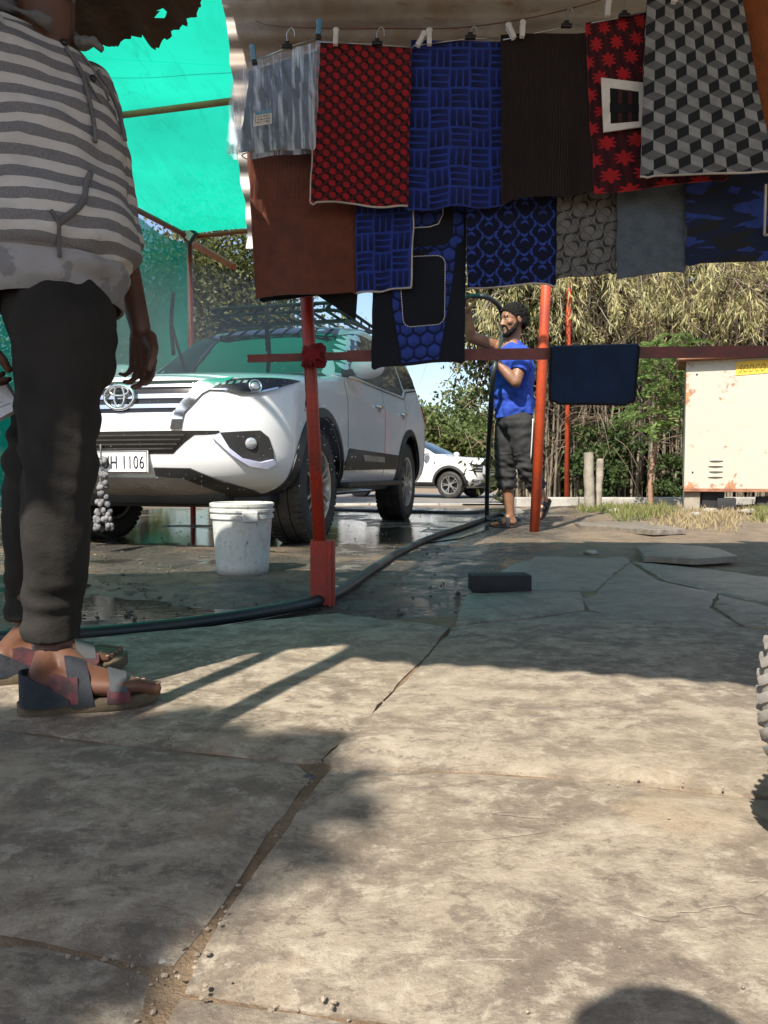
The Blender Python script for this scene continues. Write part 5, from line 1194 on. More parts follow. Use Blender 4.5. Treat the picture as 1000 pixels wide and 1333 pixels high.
def sandal(T, f, u, r, Lf, parent, cols, name='sandal'):
    """sole and straps fitted round a foot"""
    n = 40; out = []
    for k in range(n):
        a = 2 * math.pi * k / n; t = .48 - .56 * math.cos(a); w = .036 + .012 * max(0, min(1, (t - .35) / .3)); w *= (max(0, 1 - ((t - .48) / .56) ** 4)) ** .5 if abs(t - .48) < .56 else 0
        out.append((t, w * (1 if math.sin(a) > 0 else -1)))
    vs = []
    for z0, k in ((-.020, .94), (-.016, 1.0), (.000, 1.02), (.004, .98)):
        for t, y in out: vs.append(T(t, y * k + .003, z0 + (.012 * max(0, (t - .78) / .25) ** 2)))
    fs = [(j * n + i, j * n + (i + 1) % n, (j + 1) * n + (i + 1) % n, (j + 1) * n + i) for j in range(3) for i in range(n)] + [tuple(range(n - 1, -1, -1)), tuple(3 * n + i for i in range(n))]
    so_ = MB().add(vs, fs).build(name, cols['sole'], parent, True, 50)
    def ribbon(t0, t1, h, w, nm, mat, th0=-8, th1=188, lean=0.0, thick=.004):
        P = np.zeros((26, 6, 3))
        for i in range(26):
            a = R(th0 + (th1 - th0) * i / 25)
            for j in range(6):
                t = t0 + (t1 - t0) * j / 5; hh = h(t); ww = w(t); z = hh * max(-.1, math.sin(a)); P[i, j] = T(t + lean * math.sin(a), ww * math.cos(a) * 1.0 + .002, z)
        return put(nm, grid_mesh(nm, P, True, thick=thick), mat, so_)
    hF = lambda t: np.interp(t, [0, .2, .36, .45, .6, .75], [.085, .085, .086, .079, .058, .044]); wF = lambda t: np.interp(t, [0, .2, .45, .6, .75], [.036, .040, .042, .047, .053])
    ribbon(.33, .50, hF, wF, 'strap', cols['strap'], 20, 188, -.05); ribbon(.62, .76, hF, wF, 'strap', cols['strap2'], 25, 160); ribbon(.60, .78, lambda t: hF(t) * .9, lambda t: wF(t) * 1.0, 'side_panel', cols['pink'], -8, 45); ribbon(.60, .78, lambda t: hF(t) * .9, lambda t: wF(t) * 1.0, 'side_panel', cols['pink'], 135, 188)
    for sg in (1, -1):
        P = np.zeros((22, 8, 3))
        for i in range(22):
            q_ = i / 21; a = math.pi / 2 * min(1, q_ * 1.9); t = .11 - .155 * math.cos(a) + max(0, q_ - .526) * .42; top = np.interp(q_, [0, .3, .6, 1], [.064, .060, .040, .010])
            for j in range(8): z = -.002 + (top + .002) * j / 7; P[i, j] = T(t, sg * (.0365 * math.sin(a) ** .8 + .001), z)
        if sg < 0: P = P[::-1]
        put('heel_counter', grid_mesh('heel_counter', P, True, thick=.004), cols['heel'], so_)
        P = np.zeros((14, 6, 3))
        for i in range(14):
            q_ = i / 13; t = .16 + .22 * q_
            for j in range(6): z = np.interp(q_, [0, .3, .7, 1], [.058, .060, .050, .050]) * j / 5; P[i, j] = T(t, sg * (.0345 + .002 * q_ - .004 * (j / 5) ** 2), z)
        put('side_panel', grid_mesh('side_panel', P if sg > 0 else P[::-1], True, thick=.003), cols['pink'], so_)
    return so_
SAN = {'sole': pm('tan_sole', (.13, .095, .055), .8, col2=(.085, .065, .04), ns=20, bmp=.5, bs=90), 'strap': pm('navy_strap', (.016, .019, .027), .75, bmp=.4, bs=300), 'strap2': pm('grey_strap', (.055, .060, .066), .75, bmp=.4, bs=300), 'pink': pm('maroon_panel', (.12, .030, .036), .85, col2=(.04, .022, .026), ns=25, bmp=.4, bs=250), 'heel': pm('blue_grey_panel', (.012, .019, .030), .85, col2=(.035, .035, .04), ns=30, bmp=.4, bs=250)}

# ---- person in striped hoodie
fd = Vector((math.cos(R(-35)), math.sin(R(-35)), 0)); ld = Vector((-fd.y, fd.x, 0))
NA = Vector((-.668, 1.535, .095)); FA = Vector((-.815, 1.755, .095))
nh = grd(36, 916, .02); nt_ = grd(203, 899, .02); fh = grd(-14, 878, .02); ft = grd(160, 858, .02)
B = MB()
NK, FK = Vector((-.634, 1.50, .475)), Vector((-.762, 1.69, .475)); NHp, FHp = Vector((-.635, 1.51, .74)), Vector((-.655, 1.65, .74))
B.cap(NHp, .080, NK, .054); B.cap(NK, .054, NA, .036); B.cap(FHp, .080, FK, .054); B.cap(FK, .054, FA, .036)
B.ball((-.66, 1.58, .80), (.10, .12, .10)); B.cap((-.67, 1.58, .85), .095, (-.675, 1.58, 1.10), .095); B.cap((-.675, 1.58, 1.1), .095, (-.69, 1.58, 1.22), .085)
sh_r = Vector((-.675, 1.58, 1.265)) - ld * .145; sh_l = Vector((-.715, 1.58, 1.265)) + ld * .140
B.cap(sh_r, .045, sh_l, .045); B.cap((-.685, 1.585, 1.24), .058, (-.668, 1.575, 1.40), .052)
elR, wrR = Vector((-.815, 1.40, 1.02)), Vector((-.800, 1.47, .745)); elL, wrL = Vector((-.612, 1.800, 1.0)), Vector((-.549, 1.752, .782))
for a, e_, w_ in ((sh_r, elR, wrR), (sh_l, elL, wrL)): B.cap(a, .044, e_, .036); B.cap(e_, .036, w_, .023)
hand(B, wrL, (.06, -.02, -1), (-.35, -.9, 0), (.9, -.3, -.1), .92, (.42, .5, .55, .6), .7); hand(B, wrR, (.12, .12, -1), (.7, .6, .1), (.6, -.7, 0), .92, (.6, .7, .75, .8), .8)
Tn, fn, un, rn, Ln, tipN = foot(B, NA, nh, nt_, flip=-1); Tf, ff, uf, rf, Lf_, tipF = foot(B, FA, fh, ft)
HT, HR = head(B, (-.655, 1.565, 1.49), fd + Vector((0, 0, -.1)), (0, 0, 1), .96)
me = blob(B, .0042, 4); boy = put('person', me, mskin); tag(boy, 'person in grey striped hoodie, dark trousers and sandals standing on the paving', 'person')
q = MB(); q.ball(HT(-.028, 0, .050), (.100, .084, .085), HR); q.ball(HT(-.055, 0, -.02), (.060, .078, .075), HR); q.ball(HT(.03, 0, .095), (.05, .07, .03), HR); m_ = blob(q, .006, 3); wrinkle(m_, lambda c: .004 * noise.noise(c * 40)); put('hair', m_, mhair, boy); eyes(HT, HR, .96, boy)
for tips in (tipN, tipF):
    for k, (e, rr, f_, u_) in enumerate(tips):
        rq = Matrix((f_, u_.cross(f_), u_)).transposed(); MB().ball(e + f_ * rr * .35 + u_ * rr * .28, (rr * .5, rr * .52, rr * .24), rq).build('toe_nail', mnail, boy, True)
sandal(Tn, fn, un, rn, Ln, boy, SAN); sandal(Tf, ff, uf, rf, Lf_, boy, SAN)
# trousers
mtr, b = new_mat('dark_trousers'); c = coords('Object'); n1 = noise_x(c, 6, 5); n2 = noise_x(c, 420, 3, .6)
setc(b, 'Base Color', mixc(n1.step(.3, .7), (.030, .027, .024), (.020, .018, .016))); b.inputs['Roughness'].default_value = .9; b.inputs['Specular IOR Level'].default_value = .2; bump(b, n2 * .4 + noise_x(coords('Object', (1, 1, 2)), 22, 3), .45, .006)
q = MB()
for hp, kn, an, hx in ((NHp, NK, NA, .0), (FHp, FK, FA, .0)):
    q.cap(hp + Vector((0, 0, .0)), .088, hp.lerp(kn, .5), .079, 20); q.cap(hp.lerp(kn, .5), .079, kn, .069, 20); q.cap(kn, .070, kn.lerp(an, .5), .062, 20)
    lo = an + Vector((-.002, 0, .030)); q.tube([kn.lerp(an, .5), lo + Vector((0, 0, .06)), lo], [.062, .057, .056], 20)
q.ball((-.655, 1.575, .78), (.106, .128, .12)); q.ball((-.648, 1.575, .70), (.098, .118, .10)); me = blob(q, .0055, 5)
def trw(c):
    v = .0045 * noise.noise(Vector((c.x * 9, c.y * 9, c.z * 14))); kz = math.exp(-((c.z - .50) / .10) ** 2)
    v += kz * .011 * noise.noise(Vector((c.x * 14 + c.z * 10, c.y * 10, c.z * 30 + c.x * 18))); lz = math.exp(-((c.z - .16) / .09) ** 2); v += lz * .008 * noise.noise(Vector((c.x * 12, c.y * 12, c.z * 42)))
    v += .006 * noise.noise(Vector((c.x * 26, c.y * 26, c.z * 6))) - .003 * abs(noise.noise(Vector((c.x * 18 + c.z * 12, c.y * 18, c.z * 9)))); return v
wrinkle(me, trw); trs = put('trousers', me, mtr, boy)
# hoodie
mho, b = new_mat('striped_jersey'); c = coords('Object'); x_, y_, z_ = sep(c); n1 = noise_x(c, 5, 3); n2 = noise_x(c, 300, 3, .6); n3 = noise_x(c, 14, 4, .6)
zz = z_ + (n1 - .5) * .042 - x_ * .05; st = (zz / .0385).frac(); sm_ = (st - .5).abs().step(.225, .245)
light = mixc(n3.step(.4, .7), (.56, .53, .50), (.48, .455, .43)); dark = mixc(n2.step(.3, .7), (.225, .215, .22), (.155, .15, .155)); col = mixc(sm_, light, dark)
stain = (noise_x(c, 9, 4, .6) + z_.step(.89, .82) * .12 - 0.12).step(.46, .49) * z_.step(.92, .86); hemc = mixc(stain * .45, (.32, .31, .315), (.095, .092, .10)); col = mixc(z_.step(.884, .880), col, hemc)
col = mixc(noise_x(c, 3.3, 4).step(.58, .70) * .3, col, (.10, .085, .075)); setc(b, 'Base Color', col); b.inputs['Roughness'].default_value = .95; b.inputs['Specular IOR Level'].default_value = .15; bump(b, n2 * .5 + n3 * .6, .5, .004)
zs = [.772, .782, .80, .83, .857, .866, .90, .95, 1.00, 1.05, 1.11, 1.17, 1.22, 1.265, 1.295, 1.32, 1.338, 1.35]
cx_ = [-.640, -.640, -.639, -.637, -.636, -.634, -.630, -.629, -.632, -.638, -.646, -.655, -.662, -.670, -.676, -.679, -.680, -.680]
wd_ = [.160, .166, .172, .176, .176, .182, .186, .184, .178, .173, .171, .172, .172, .165, .145, .112, .088, .078]
dp_ = [.120, .126, .134, .139, .138, .150, .158, .156, .148, .139, .131, .124, .117, .108, .098, .088, .080, .074]
zs = [z + (.022 if z < .87 else .0) for z in zs]; zs[5] = .892; zs[6] = .915
cx = [x - .036 for x in cx_]; dp_ = [d * (.90 if z < 1.06 else .96) for d, z in zip(dp_, zs)]; wd_ = [w * .95 for w in wd_]
fC, fW, fD = pchip(zs, cx), pchip(zs, wd_), pchip(zs, dp_)
def hood(th, z):
    w, d_ = float(fW(z)), float(fD(z)); cth, sth = math.cos(th), math.sin(th); p_ = 2 / 2.25
    a = math.copysign(abs(cth) ** p_, cth) * d_ * (1 if cth > 0 else .92); b2 = math.copysign(abs(sth) ** p_, sth) * w
    n = .011 * noise.noise(Vector((a * 7, b2 * 7, z * 9))) - .009 * abs(noise.noise(Vector((a * 8 + z * 5, b2 * 8 - z * 7, z * 11 + 4)))) + .007 * noise.noise(Vector((a * 6 + z * 9, b2 * 14, z * 26))) * (1.6 if z < .93 else 1) + .002 * noise.noise(Vector((a * 40, b2 * 40, z * 30)))
    k = 1 + n / max(.06, (a * a + b2 * b2) ** .5); zz_ = z + (.012 * math.cos(th) if z < .88 else .0) - (.03 * math.cos(th) if z > 1.30 else 0) * min(1, (z - 1.30) / .04)
    return Vector((float(fC(z)), 1.58, 0)) + fd * a * k + ld * b2 * k + Vector((0, 0, zz_))
zz_ = np.concatenate([np.linspace(.794, .89, 22), np.linspace(.893, 1.30, 90), np.linspace(1.303, 1.35, 16)]); P = np.array([[hood(2 * math.pi * k / 120, z)[:] for z in zz_] for k in range(121)])
ho = put('hoodie', grid_mesh('hoodie', P, True, thick=.006), mho, boy)
for a, e_, w_, k1 in ((sh_r, elR, wrR, .80), (sh_l, elL, wrL, .12)):
    q = MB(); nn = 30; pts = []; rad = []
    for i in range(nn + 1):
        t = i / nn; t *= (1 + k1); p = a.lerp(e_, t) if t < 1 else e_.lerp(w_, t - 1); pts.append(p); rad.append(np.interp(t, [0, .12, .5, 1, 1.6, 2], [.060, .066, .060, .054, .048, .042]) + .004 * noise.noise(p * 30))
    q.cap(a - (e_ - a) * .02 + Vector((0, 0, .004)), .06, a.lerp(e_, .1), .064); q.tube(pts, rad, 22); me = blob(q, .005, 3); wrinkle(me, lambda c: .005 * noise.noise(Vector((c.x * 16, c.y * 16, c.z * 34)))); put('sleeve', me, mho, ho)
mgrey = pm('grey_jersey_trim', (.165, .158, .158), .95, bmp=.4, bs=300)
q = MB(); cc = Vector((-.680, 1.58, 1.325))    # collar and folded hood
q.tube([cc + fd * (.078 * math.cos(t)) + ld * (.082 * math.sin(t)) + Vector((0, 0, .030 - .045 * math.cos(t))) for t in [R(20 + 320 * k / 30) for k in range(31)]], [.010 + .004 * math.sin(k * .9) for k in range(31)], 10)
q.tube([cc + fd * (.09 * math.cos(t) - .035) + ld * (.115 * math.sin(t)) + Vector((0, 0, .005 - .03 * math.cos(t))) for t in [R(95 + 170 * k / 20) for k in range(21)]], [.02 + .028 * math.sin(math.pi * k / 20) for k in range(21)], 10)
q.tube([cc + fd * .080 + ld * .030 + Vector((0, 0, -.018)), cc + fd * .088 + ld * .055 + Vector((0, 0, -.010)), cc + fd * .088 + ld * .075 + Vector((0, 0, -.018))], [.009, .011, .009], 8)
me = blob(q, .0045, 3); wrinkle(me, lambda c: .007 * noise.noise(c * 38)); put('collar', me, mgrey, ho)
GT = [(2 * math.pi * k / 160, z) for k in range(-60, 61) for z in np.linspace(.78, 1.33, 80)]; GP = [hood(t, z) for t, z in GT]
def proj(p):
    d = Vector(p) - Vector((0, 0, CAM_H)); dep = d.y * CP - d.z * SP; return 500 + 1000 * d.x / dep, 666.5 - 1000 * (d.y * SP + d.z * CP) / dep
GPX = np.array([proj(p) for p in GP]); GN = np.array([p.y for p in GP])
def on_hood(px, py, off=.004):
    dd = (GPX[:, 0] - px) ** 2 + (GPX[:, 1] - py) ** 2; ok = np.where(dd < dd.min() + 12)[0]; i = ok[np.argmin(GN[ok] * 1)]; p = GP[i]; nrm_ = (p - Vector((float(fC(GT[i][1])), 1.58, p.z))).normalized(); return p + nrm_ * off
def trim(path, r, nm, mat, sq=(1, 1), off=.004, par=None): return MB().tube(spline([on_hood(*p, off) for p in path], 5), r, 8, sq=sq).build(nm, mat, par or ho, True)
pk = trim([(117, 224), (116, 240), (111, 258), (101, 274), (88, 285), (80, 290)], .0065, 'pocket_edge', mgrey, (1, 1), .000); trim([(70, 273), (76, 290), (78, 315), (77, 338)], .0035, 'pocket_seam', mgrey, par=pk)
trim([(84, 62), (102, 92), (112, 120), (118, 160), (122, 186)], .0042, 'drawstring', mgrey, off=.007); trim([(133, 86), (146, 110), (157, 140), (163, 168), (165, 182)], .0042, 'drawstring', mgrey, off=.007)
trim([(88, 66), (104, 88), (118, 112), (130, 134)], .0030, 'placket', mgrey, off=.003); trim([(106, 62), (118, 84), (130, 106), (142, 130)], .0030, 'placket', mgrey, off=.003)
MB().ball(on_hood(121, 102, .004), (.006, .006, .008)).build('button', M['black_plastic'], ho, True); MB().ball(on_hood(87, 48, .004), (.007, .006, .007)).build('button', M['black_plastic'], ho, True)
# booklet in the hand
q = MB(); A = [at(-46, 470, 1.56), at(2, 492, 1.55), at(26, 530, 1.53), at(-40, 566, 1.54)]; n_ = (A[1] - A[0]).cross(A[3] - A[0]).normalized()
for k in range(5): q.add([p + n_ * .0022 * k + Vector((.001 * k, 0, 0)) for p in A] + [p + n_ * (.0022 * k + .0012) + Vector((.001 * k, 0, 0)) for p in A], [(0, 1, 2, 3), (7, 6, 5, 4), (0, 1, 5, 4), (1, 2, 6, 5), (2, 3, 7, 6), (3, 0, 4, 7)])
bk_ = q.build('booklet', pm('paper', (.62, .62, .64), .8, fine=.04)); tag(bk_, 'white printed booklet held beside the dark trousers', 'booklet')
q = MB()
for k in range(9):
    t = .12 + .085 * k; a = A[0].lerp(A[3], t) .lerp(A[1].lerp(A[2], t), .1); b2 = A[0].lerp(A[3], t).lerp(A[1].lerp(A[2], t), .9); s_ = -1 if n_.y > 0 else 1; q.bar(a + n_ * (-.0006 if s_ < 0 else .0106), b2 + n_ * (-.0006 if s_ < 0 else .0106), .0012, .0022)
q.build('lettering', pm('print_grey', (.25, .25, .27), .8), bk_)

# ---- man in blue shirt
D = 6.3; mz = .012
def J(px, py, dd=0.0): return at(px, py, D + dd)
hL, hR = J(677, 552, -.09), J(662, 552, .09); kF, aF = J(658, 611, .10), J(664, 668, .10); kN, aN = J(688, 611, -.10), J(708, 652, -.04)
ch, nk = J(668, 478), J(668, 446); shN, shF = J(681, 463, -.17), J(650, 452, .17)
elN, wrN = J(671, 497, -.26), J(649, 474, -.22); elF, wrF = J(613, 439, .10), J(609, 407, .02)
fF = on_ground(668, 684); gzm = fF.z
B = MB(); hd = Vector((-.93, -.33, -.12))
B.cap(hL, .088, kN, .060); B.cap(kN, .058, kN.lerp(aN, .4), .056); B.cap(kN.lerp(aN, .4), .056, aN, .036); B.cap(hR, .088, kF, .060); B.cap(kF, .058, kF.lerp(aF, .4), .056); B.cap(kF.lerp(aF, .4), .056, aF, .036)
B.ball(J(670, 545), (.12, .16, .11)); B.cap(J(670, 535), .125, ch, .14); B.cap(ch, .13, J(667, 462), .115); B.cap(shF, .058, J(667, 458), .08); B.cap(shN, .058, J(667, 458), .08); B.cap(J(668, 458), .062, J(667, 437), .058)
for a, e_, w_ in ((shN, elN, wrN), (shF, elF, wrF)): B.cap(a, .056, e_, .046); B.cap(e_, .045, e_.lerp(w_, .35), .046); B.cap(e_.lerp(w_, .35), .046, w_, .029)
dN = (wrN - elN).normalized(); dF = (wrF - elF).normalized()
hand(B, wrN, dN, (-.3, .8, -.4), (-.3, .2, .9), 1.05, (1.0, 1.05, 1.05, 1.05), 1.0); hand(B, wrF, dF + Vector((.0, -.1, .2)), (.95, -.1, .1), (0, -.9, .1), 1.05, (1.0, 1.05, 1.05, 1.05), 1.0)
zf = gzm + .022; toeF = Vector((aF.x - .17, aF.y - .05, zf)); heF = Vector((aF.x + .05, aF.y + .01, zf)); aFb = Vector((aF.x, aF.y, zf + .085)); B.cap(aF, .036, aFb, .036)
T1, f1, u1, r1, L1, _ = foot(B, aFb, heF, toeF); heN, toeN = J(714, 651, .0), J(702, 676, -.10); toeN.z = max(toeN.z, ground_z(toeN.x, toeN.y) + .02); T2_, f2, u2, r2, L2, _ = foot(B, aN, heN, toeN, up=(-.75, -.3, .5))
HT, HR = head(B, J(668, 417, -.02), hd, (-.12, 0, 1), 1.10); B.cap(J(668, 440), .058, J(670, 425), .060)
me = blob(B, .0055, 3); man = put('person', me, mskin2); tag(man, 'bearded man in blue t-shirt and rolled dark trousers holding up a hose', 'person')
def hair_cap(HT, HR, k):
    q = MB(); q.ball(HT(-.012, 0, .032), (.108 * k, .086 * k, .098 * k), HR, 28, 20); q.ball(HT(-.045, 0, .0), (.070 * k, .080 * k, .080 * k), HR, 20, 14); m_ = blob(q, .005, 2)
    bt = bmesh.new(); bt.from_mesh(m_); co_ = HT(.072, 0, .062); no_ = HR @ Vector((.62, 0, -.80)); bmesh.ops.bisect_plane(bt, geom=bt.verts[:] + bt.edges[:] + bt.faces[:], plane_co=HT(-.005, 0, -.005), plane_no=HR @ Vector((.70, 0, -.72)), clear_outer=True)
    bt.to_mesh(m_); bt.free(); wrinkle(m_, lambda c: .010 * noise.noise(c * 40) + .006 * noise.noise(c * 100)); return m_
m_ = hair_cap(HT, HR, 1.10); put('hair', m_, mhair, man)
q = MB()
for s_ in (-1, 1): q.cap(HT(.005, s_ * .068, -.03), .014, HT(.030, s_ * .058, -.072), .020); q.cap(HT(.030, s_ * .058, -.072), .020, HT(.066, s_ * .022, -.098), .024)
q.cap(HT(.066, -.022, -.098), .024, HT(.066, .022, -.098), .024); q.cap(HT(.080, -.022, -.042), .0085, HT(.080, .022, -.042), .0085); q.cap(HT(.078, .026, -.045), .009, HT(.066, .034, -.085), .012); q.cap(HT(.078, -.026, -.045), .009, HT(.066, -.034, -.085), .012)
m_ = blob(q, .005, 2); wrinkle(m_, lambda c: .004 * noise.noise(c * 60)); put('beard', m_, mhair, man); eyes(HT, HR, 1.10, man)
for s_ in (-1, 1): MB().tube([HT(.080, s_ * .014, .026), HT(.078, s_ * .032, .032), HT(.066, s_ * .050, .026)], [.004, .0055, .003], 6).build('eyebrow', mhair, man, True)
mblue = pm('blue_jersey', (.018, .065, .42), .85, col2=(.014, .050, .34), ns=9, bmp=.35, bs=60, bd=.008)
q = MB(); q.cap(J(670, 533), .165, J(669, 505), .160, 22); q.cap(J(669, 505), .160, ch, .178, 22); q.cap(ch, .172, J(668, 466), .142, 22); q.cap(shF, .074, J(667, 460), .096); q.cap(shN, .074, J(667, 460), .096)
for a, e_, w_ in ((shN, elN, wrN), (shF, elF, wrF)): q.tube([a, a.lerp(e_, .35), a.lerp(e_, .60)], [.074, .070, .069], 18)
me = blob(q, .006, 5)
bmt = bmesh.new(); bmt.from_mesh(me)   # open neck and hem cut level
bmesh.ops.bisect_plane(bmt, geom=bmt.verts[:] + bmt.edges[:] + bmt.faces[:], plane_co=J(670, 542), plane_no=(.1, 0, -1), clear_outer=True); bmesh.ops.bisect_plane(bmt, geom=bmt.verts[:] + bmt.edges[:] + bmt.faces[:], plane_co=J(660, 449), plane_no=(-.45, 0, 1), clear_outer=True); bmt.to_mesh(me); bmt.free()
wrinkle(me, lambda c: .018 * noise.noise(Vector((c.x * 8 + c.z * 7, c.y * 8, c.z * 15))) + .009 * noise.noise(Vector((c.x * 22, c.y * 22, c.z * 26)))); sh_ = put('t_shirt', me, mblue, man)
q = MB(); q.ball(J(670, 549), (.135, .175, .12))
for hp, kn, an, k1 in ((hL, kN, aN, .62), (hR, kF, aF, .45)):
    q.cap(hp, .112, hp.lerp(kn, .5), .102, 20); q.cap(hp.lerp(kn, .5), .102, kn, .088, 20); e_ = kn.lerp(an, k1); q.tube([kn, kn.lerp(an, k1 * .6), e_], [.088, .086, .080], 20)
me = blob(q, .006, 4); wrinkle(me, lambda c: .010 * noise.noise(Vector((c.x * 9 - c.z * 6, c.y * 9, c.z * 17))) + (.016 * noise.noise(Vector((c.x * 16 + c.z * 8, c.y * 16, c.z * 27))) if c.z < .62 else .004 * noise.noise(c * 24)))
pn_ = put('trousers', me, pm('charcoal_trousers', (.022, .021, .023), .85, bmp=.3, bs=120), man)
MB().tube(spline([J(694, 545, -.225), J(693, 565, -.225), J(691, 598, -.215)], 5), .005, 6).build('piping', F['white_cloth'], pn_, True)
SB = dict(SAN); SB['pink'] = SAN['strap']; SB['heel'] = SAN['strap']; SB['strap2'] = SAN['strap']; SB['sole'] = pm('dark_sole', (.035, .028, .025), .7)
def slipper(T, f, u, r, L, par):
    s_ = sandal(T, f, u, r, L, par, SB, 'slipper')
    for c_ in list(s_.children):
        if c_.name.startswith(('heel_counter', 'side_panel')): bpy.data.objects.remove(c_)
slipper(T1, f1, u1, r1, L1, man); slipper(T2_, f2, u2, r2, L2, man)

# ---- hose: from the raised hand over to the lower hand, down to the mud and away along the paving
hp_ = [J(601, 398, -.06), J(606, 389, -.02), J(615, 386, -.05), J(630, 386, -.10), J(643, 392, .02), J(652, 403, .12), J(655, 425, .16), J(652, 452, .02), J(645, 473, -.24), J(641, 500, -.20), J(638, 550, .1), J(635, 610, .55)]
e_ = at(634, 660, 7.4); ez = ground_z(e_.x, e_.y) + .02; hp_ += [Vector((e_.x, e_.y, ez + .10)), Vector((e_.x + .02, e_.y + .02, ez))]
ho_ = MB().tube(spline(hp_ + [Vector((e_.x + .16, e_.y + .10, ez)), Vector((e_.x + .30, e_.y - .05, ez)), ], 6), .021, 10)
gpx = [(652, 673), (630, 679), (600, 689), (560, 702), (520, 721), (485, 744), (455, 764), (430, 778), (400, 787), (360, 795), (300, 805), (220, 816), (120, 826), (20, 831), (-120, 836), (-400, 838)]
gp = []
for px, py in gpx:
    p = grd(px, py - 2, GZ + .02); gp.append(Vector((p.x, p.y, max(ground_z(p.x, p.y), GZ) + .019)))
pts = spline([Vector((e_.x + .30, e_.y - .05, ez))] + gp, 7); ho_.tube(pts, .021, 10)
hs_ = ho_.build('hose', M['hose'], None, True); tag(hs_, 'thick dark hose from the man in blue along the wet paving edge', 'hose')
q = MB(); gp2 = []
for px, py in [(636, 667), (600, 669), (550, 668), (500, 667), (440, 665), (400, 663)]:
    p = on_ground(px, py); gp2.append(p + Vector((0, 0, .016)))
o = q.tube(spline(gp2, 6), .019, 8).build('hose', M['hose'], None, True); tag(o, 'straight dark hose lying behind the rear wheel of the large suv', 'hose')

# ---- the photographer, crouching behind the camera (only the shadow shows)
B = MB(); hc = Vector((-.155, -.24, .93)); B.cap((-.16, -.62, .30), .15, (-.14, -.44, .66), .14); B.cap((-.14, -.42, .66), .06, hc, .06)
head(B, hc, (0, 1, -.4), (0, .3, 1), 1.0)
for s_ in (-1, 1):
    s0 = Vector((-.14 + s_ * .17, -.42, .66)); e0 = Vector((-.10 + s_ * .24, -.34, .44)); w0 = Vector((-.02 + s_ * .10, -.13, .40)); B.cap(s0, .055, e0, .045); B.cap(e0, .045, w0, .03); hand(B, w0, (-s_ * .3, .3, .6), (0, .8, -.2), (0, 0, 1), 1.0, (.7, .8, .8, .8)); B.cap(s0, .06, (-.14, -.42, .68), .07)
    h0 = Vector((-.16 + s_ * .12, -.62, .26)); k0 = Vector((-.12 + s_ * .30, -.24, .40)); a0 = Vector((-.12 + s_ * .26, -.50, .09)); B.cap(h0, .09, k0, .06); B.cap(k0, .06, a0, .04); foot(B, a0, a0 + Vector((0, -.05, -.075)), a0 + Vector((0, .19, -.075)))
me = blob(B, .01, 3); ph = put('person', me, mskin2); tag(ph, 'crouching photographer whose round head shadow falls on the paving', 'person')
q = MB(); q.ball(hc + Vector((0, -.02, .05)), (.09, .11, .09)); put('hair', blob(q, .01, 2), mhair, ph)
q = MB(); q.cap((-.16, -.64, .28), .165, (-.14, -.45, .66), .155); q.cap((-.32, -.42, .66), .07, (.04, -.42, .66), .07); put('shirt', blob(q, .01, 3), mgrey, ph)
# ================================================================== bucket, block, cabinet, stumps, wheel
bp = on_ground(316, 745); bp.z = GZ; bkt = empty('bucket', bp); tag(bkt, 'grimy grey white plastic bucket standing in the puddle by the car', 'bucket')
mbk, b = new_mat('grimy_white_plastic'); c = coords('Object'); x_, y_, z_ = sep(c); n1 = noise_x(c, 9, 5, .65); n2 = noise_x(coords('Object', (3, 3, 1)), 24, 6, .7)
col = mixc(n1.step(.4, .7), (.55, .57, .54), (.40, .41, .38)); col = mixc(n2.step(.55, .68) * .8, col, (.16, .14, .11)); setc(b, 'Base Color', mixc(z_.step(.03, -.02) * .6, col, (.12, .10, .08))); b.inputs['Roughness'].default_value = .5; b.inputs['Subsurface Weight'].default_value = .1
s = (on_ground(356, 745) - on_ground(276, 745)).length / .33; r_ = lambda h: .135 + .028 * h / .38
H_ = .385; k = s
pr = [(.0001, 0), (r_(0) - .006, 0), (r_(0), .006)] + [(r_(h), h) for h in np.linspace(.03, .29, 8)] + [(r_(.30), .30), (r_(.30) + .009, .302), (r_(.305) + .010, .322), (r_(.32) + .001, .326), (r_(.33) + .001, .335), (r_(.33) + .011, .337), (r_(.34) + .011, .350), (r_(.345) + .002, .353), (r_(.36) + .002, .362), (r_(.36) + .008, .365), (r_(.37) + .008, .380), (r_(.38), .385), (r_(.38) - .005, .382), (r_(.37) - .006, .36), (r_(0) - .008, .012), (.0001, .010)]
q = MB().lathe([(r * k, h * k) for r, h in pr], 56, c=bp); q.build('shell', mbk, bkt, True, 40)
q = MB(); t0 = -1.15
for t in (t0, t0 + math.pi): q.box(bp + Vector((r_(.31) * k * math.cos(t) * 1.06, r_(.31) * k * math.sin(t) * 1.06, .315 * k)), (.024, .07, .05), Matrix.Rotation(t, 3, 'Z'), bev=.006)
q.build('handle_lug', mbk, bkt)
q = MB().lathe([(.0001, .20 * k), (r_(.2) * k - .007, .20 * k)], 40, c=bp); q.build('water', mw, bkt)
# black rubber block
p = grd(653, 770, 0.0); q = MB().box((p.x, p.y + .055, .029), (.235, .10, .066), Matrix.Rotation(R(3), 3, 'Z'), bev=.006); o = q.build('rubber_block', M['black_rubber'], None, True, 40); tag(o, 'black rubber block lying on the shaded paving', 'block')
# broken slab leaning at the dry bank, small stick of wood
random.seed(21)
for k, (px, py, r0, lb) in enumerate(((770, 722, .03, 'small flat stone chip on the wet stone beyond the rubber block'), (800, 668, .05, 'rounded stone in the grass beside the concrete post stumps'), (925, 668, .06, 'pale broken stone under the rusty cabinet'), (905, 672, .05, 'small pale rubble stone in dry grass before the cabinet'), (975, 672, .06, 'white rubble stone at the right foot of the cabinet'))):
    stone('loose_stone', on_ground(px, py), r0, (1.4, 1.0, .5), mst, lb, k * 3.1)
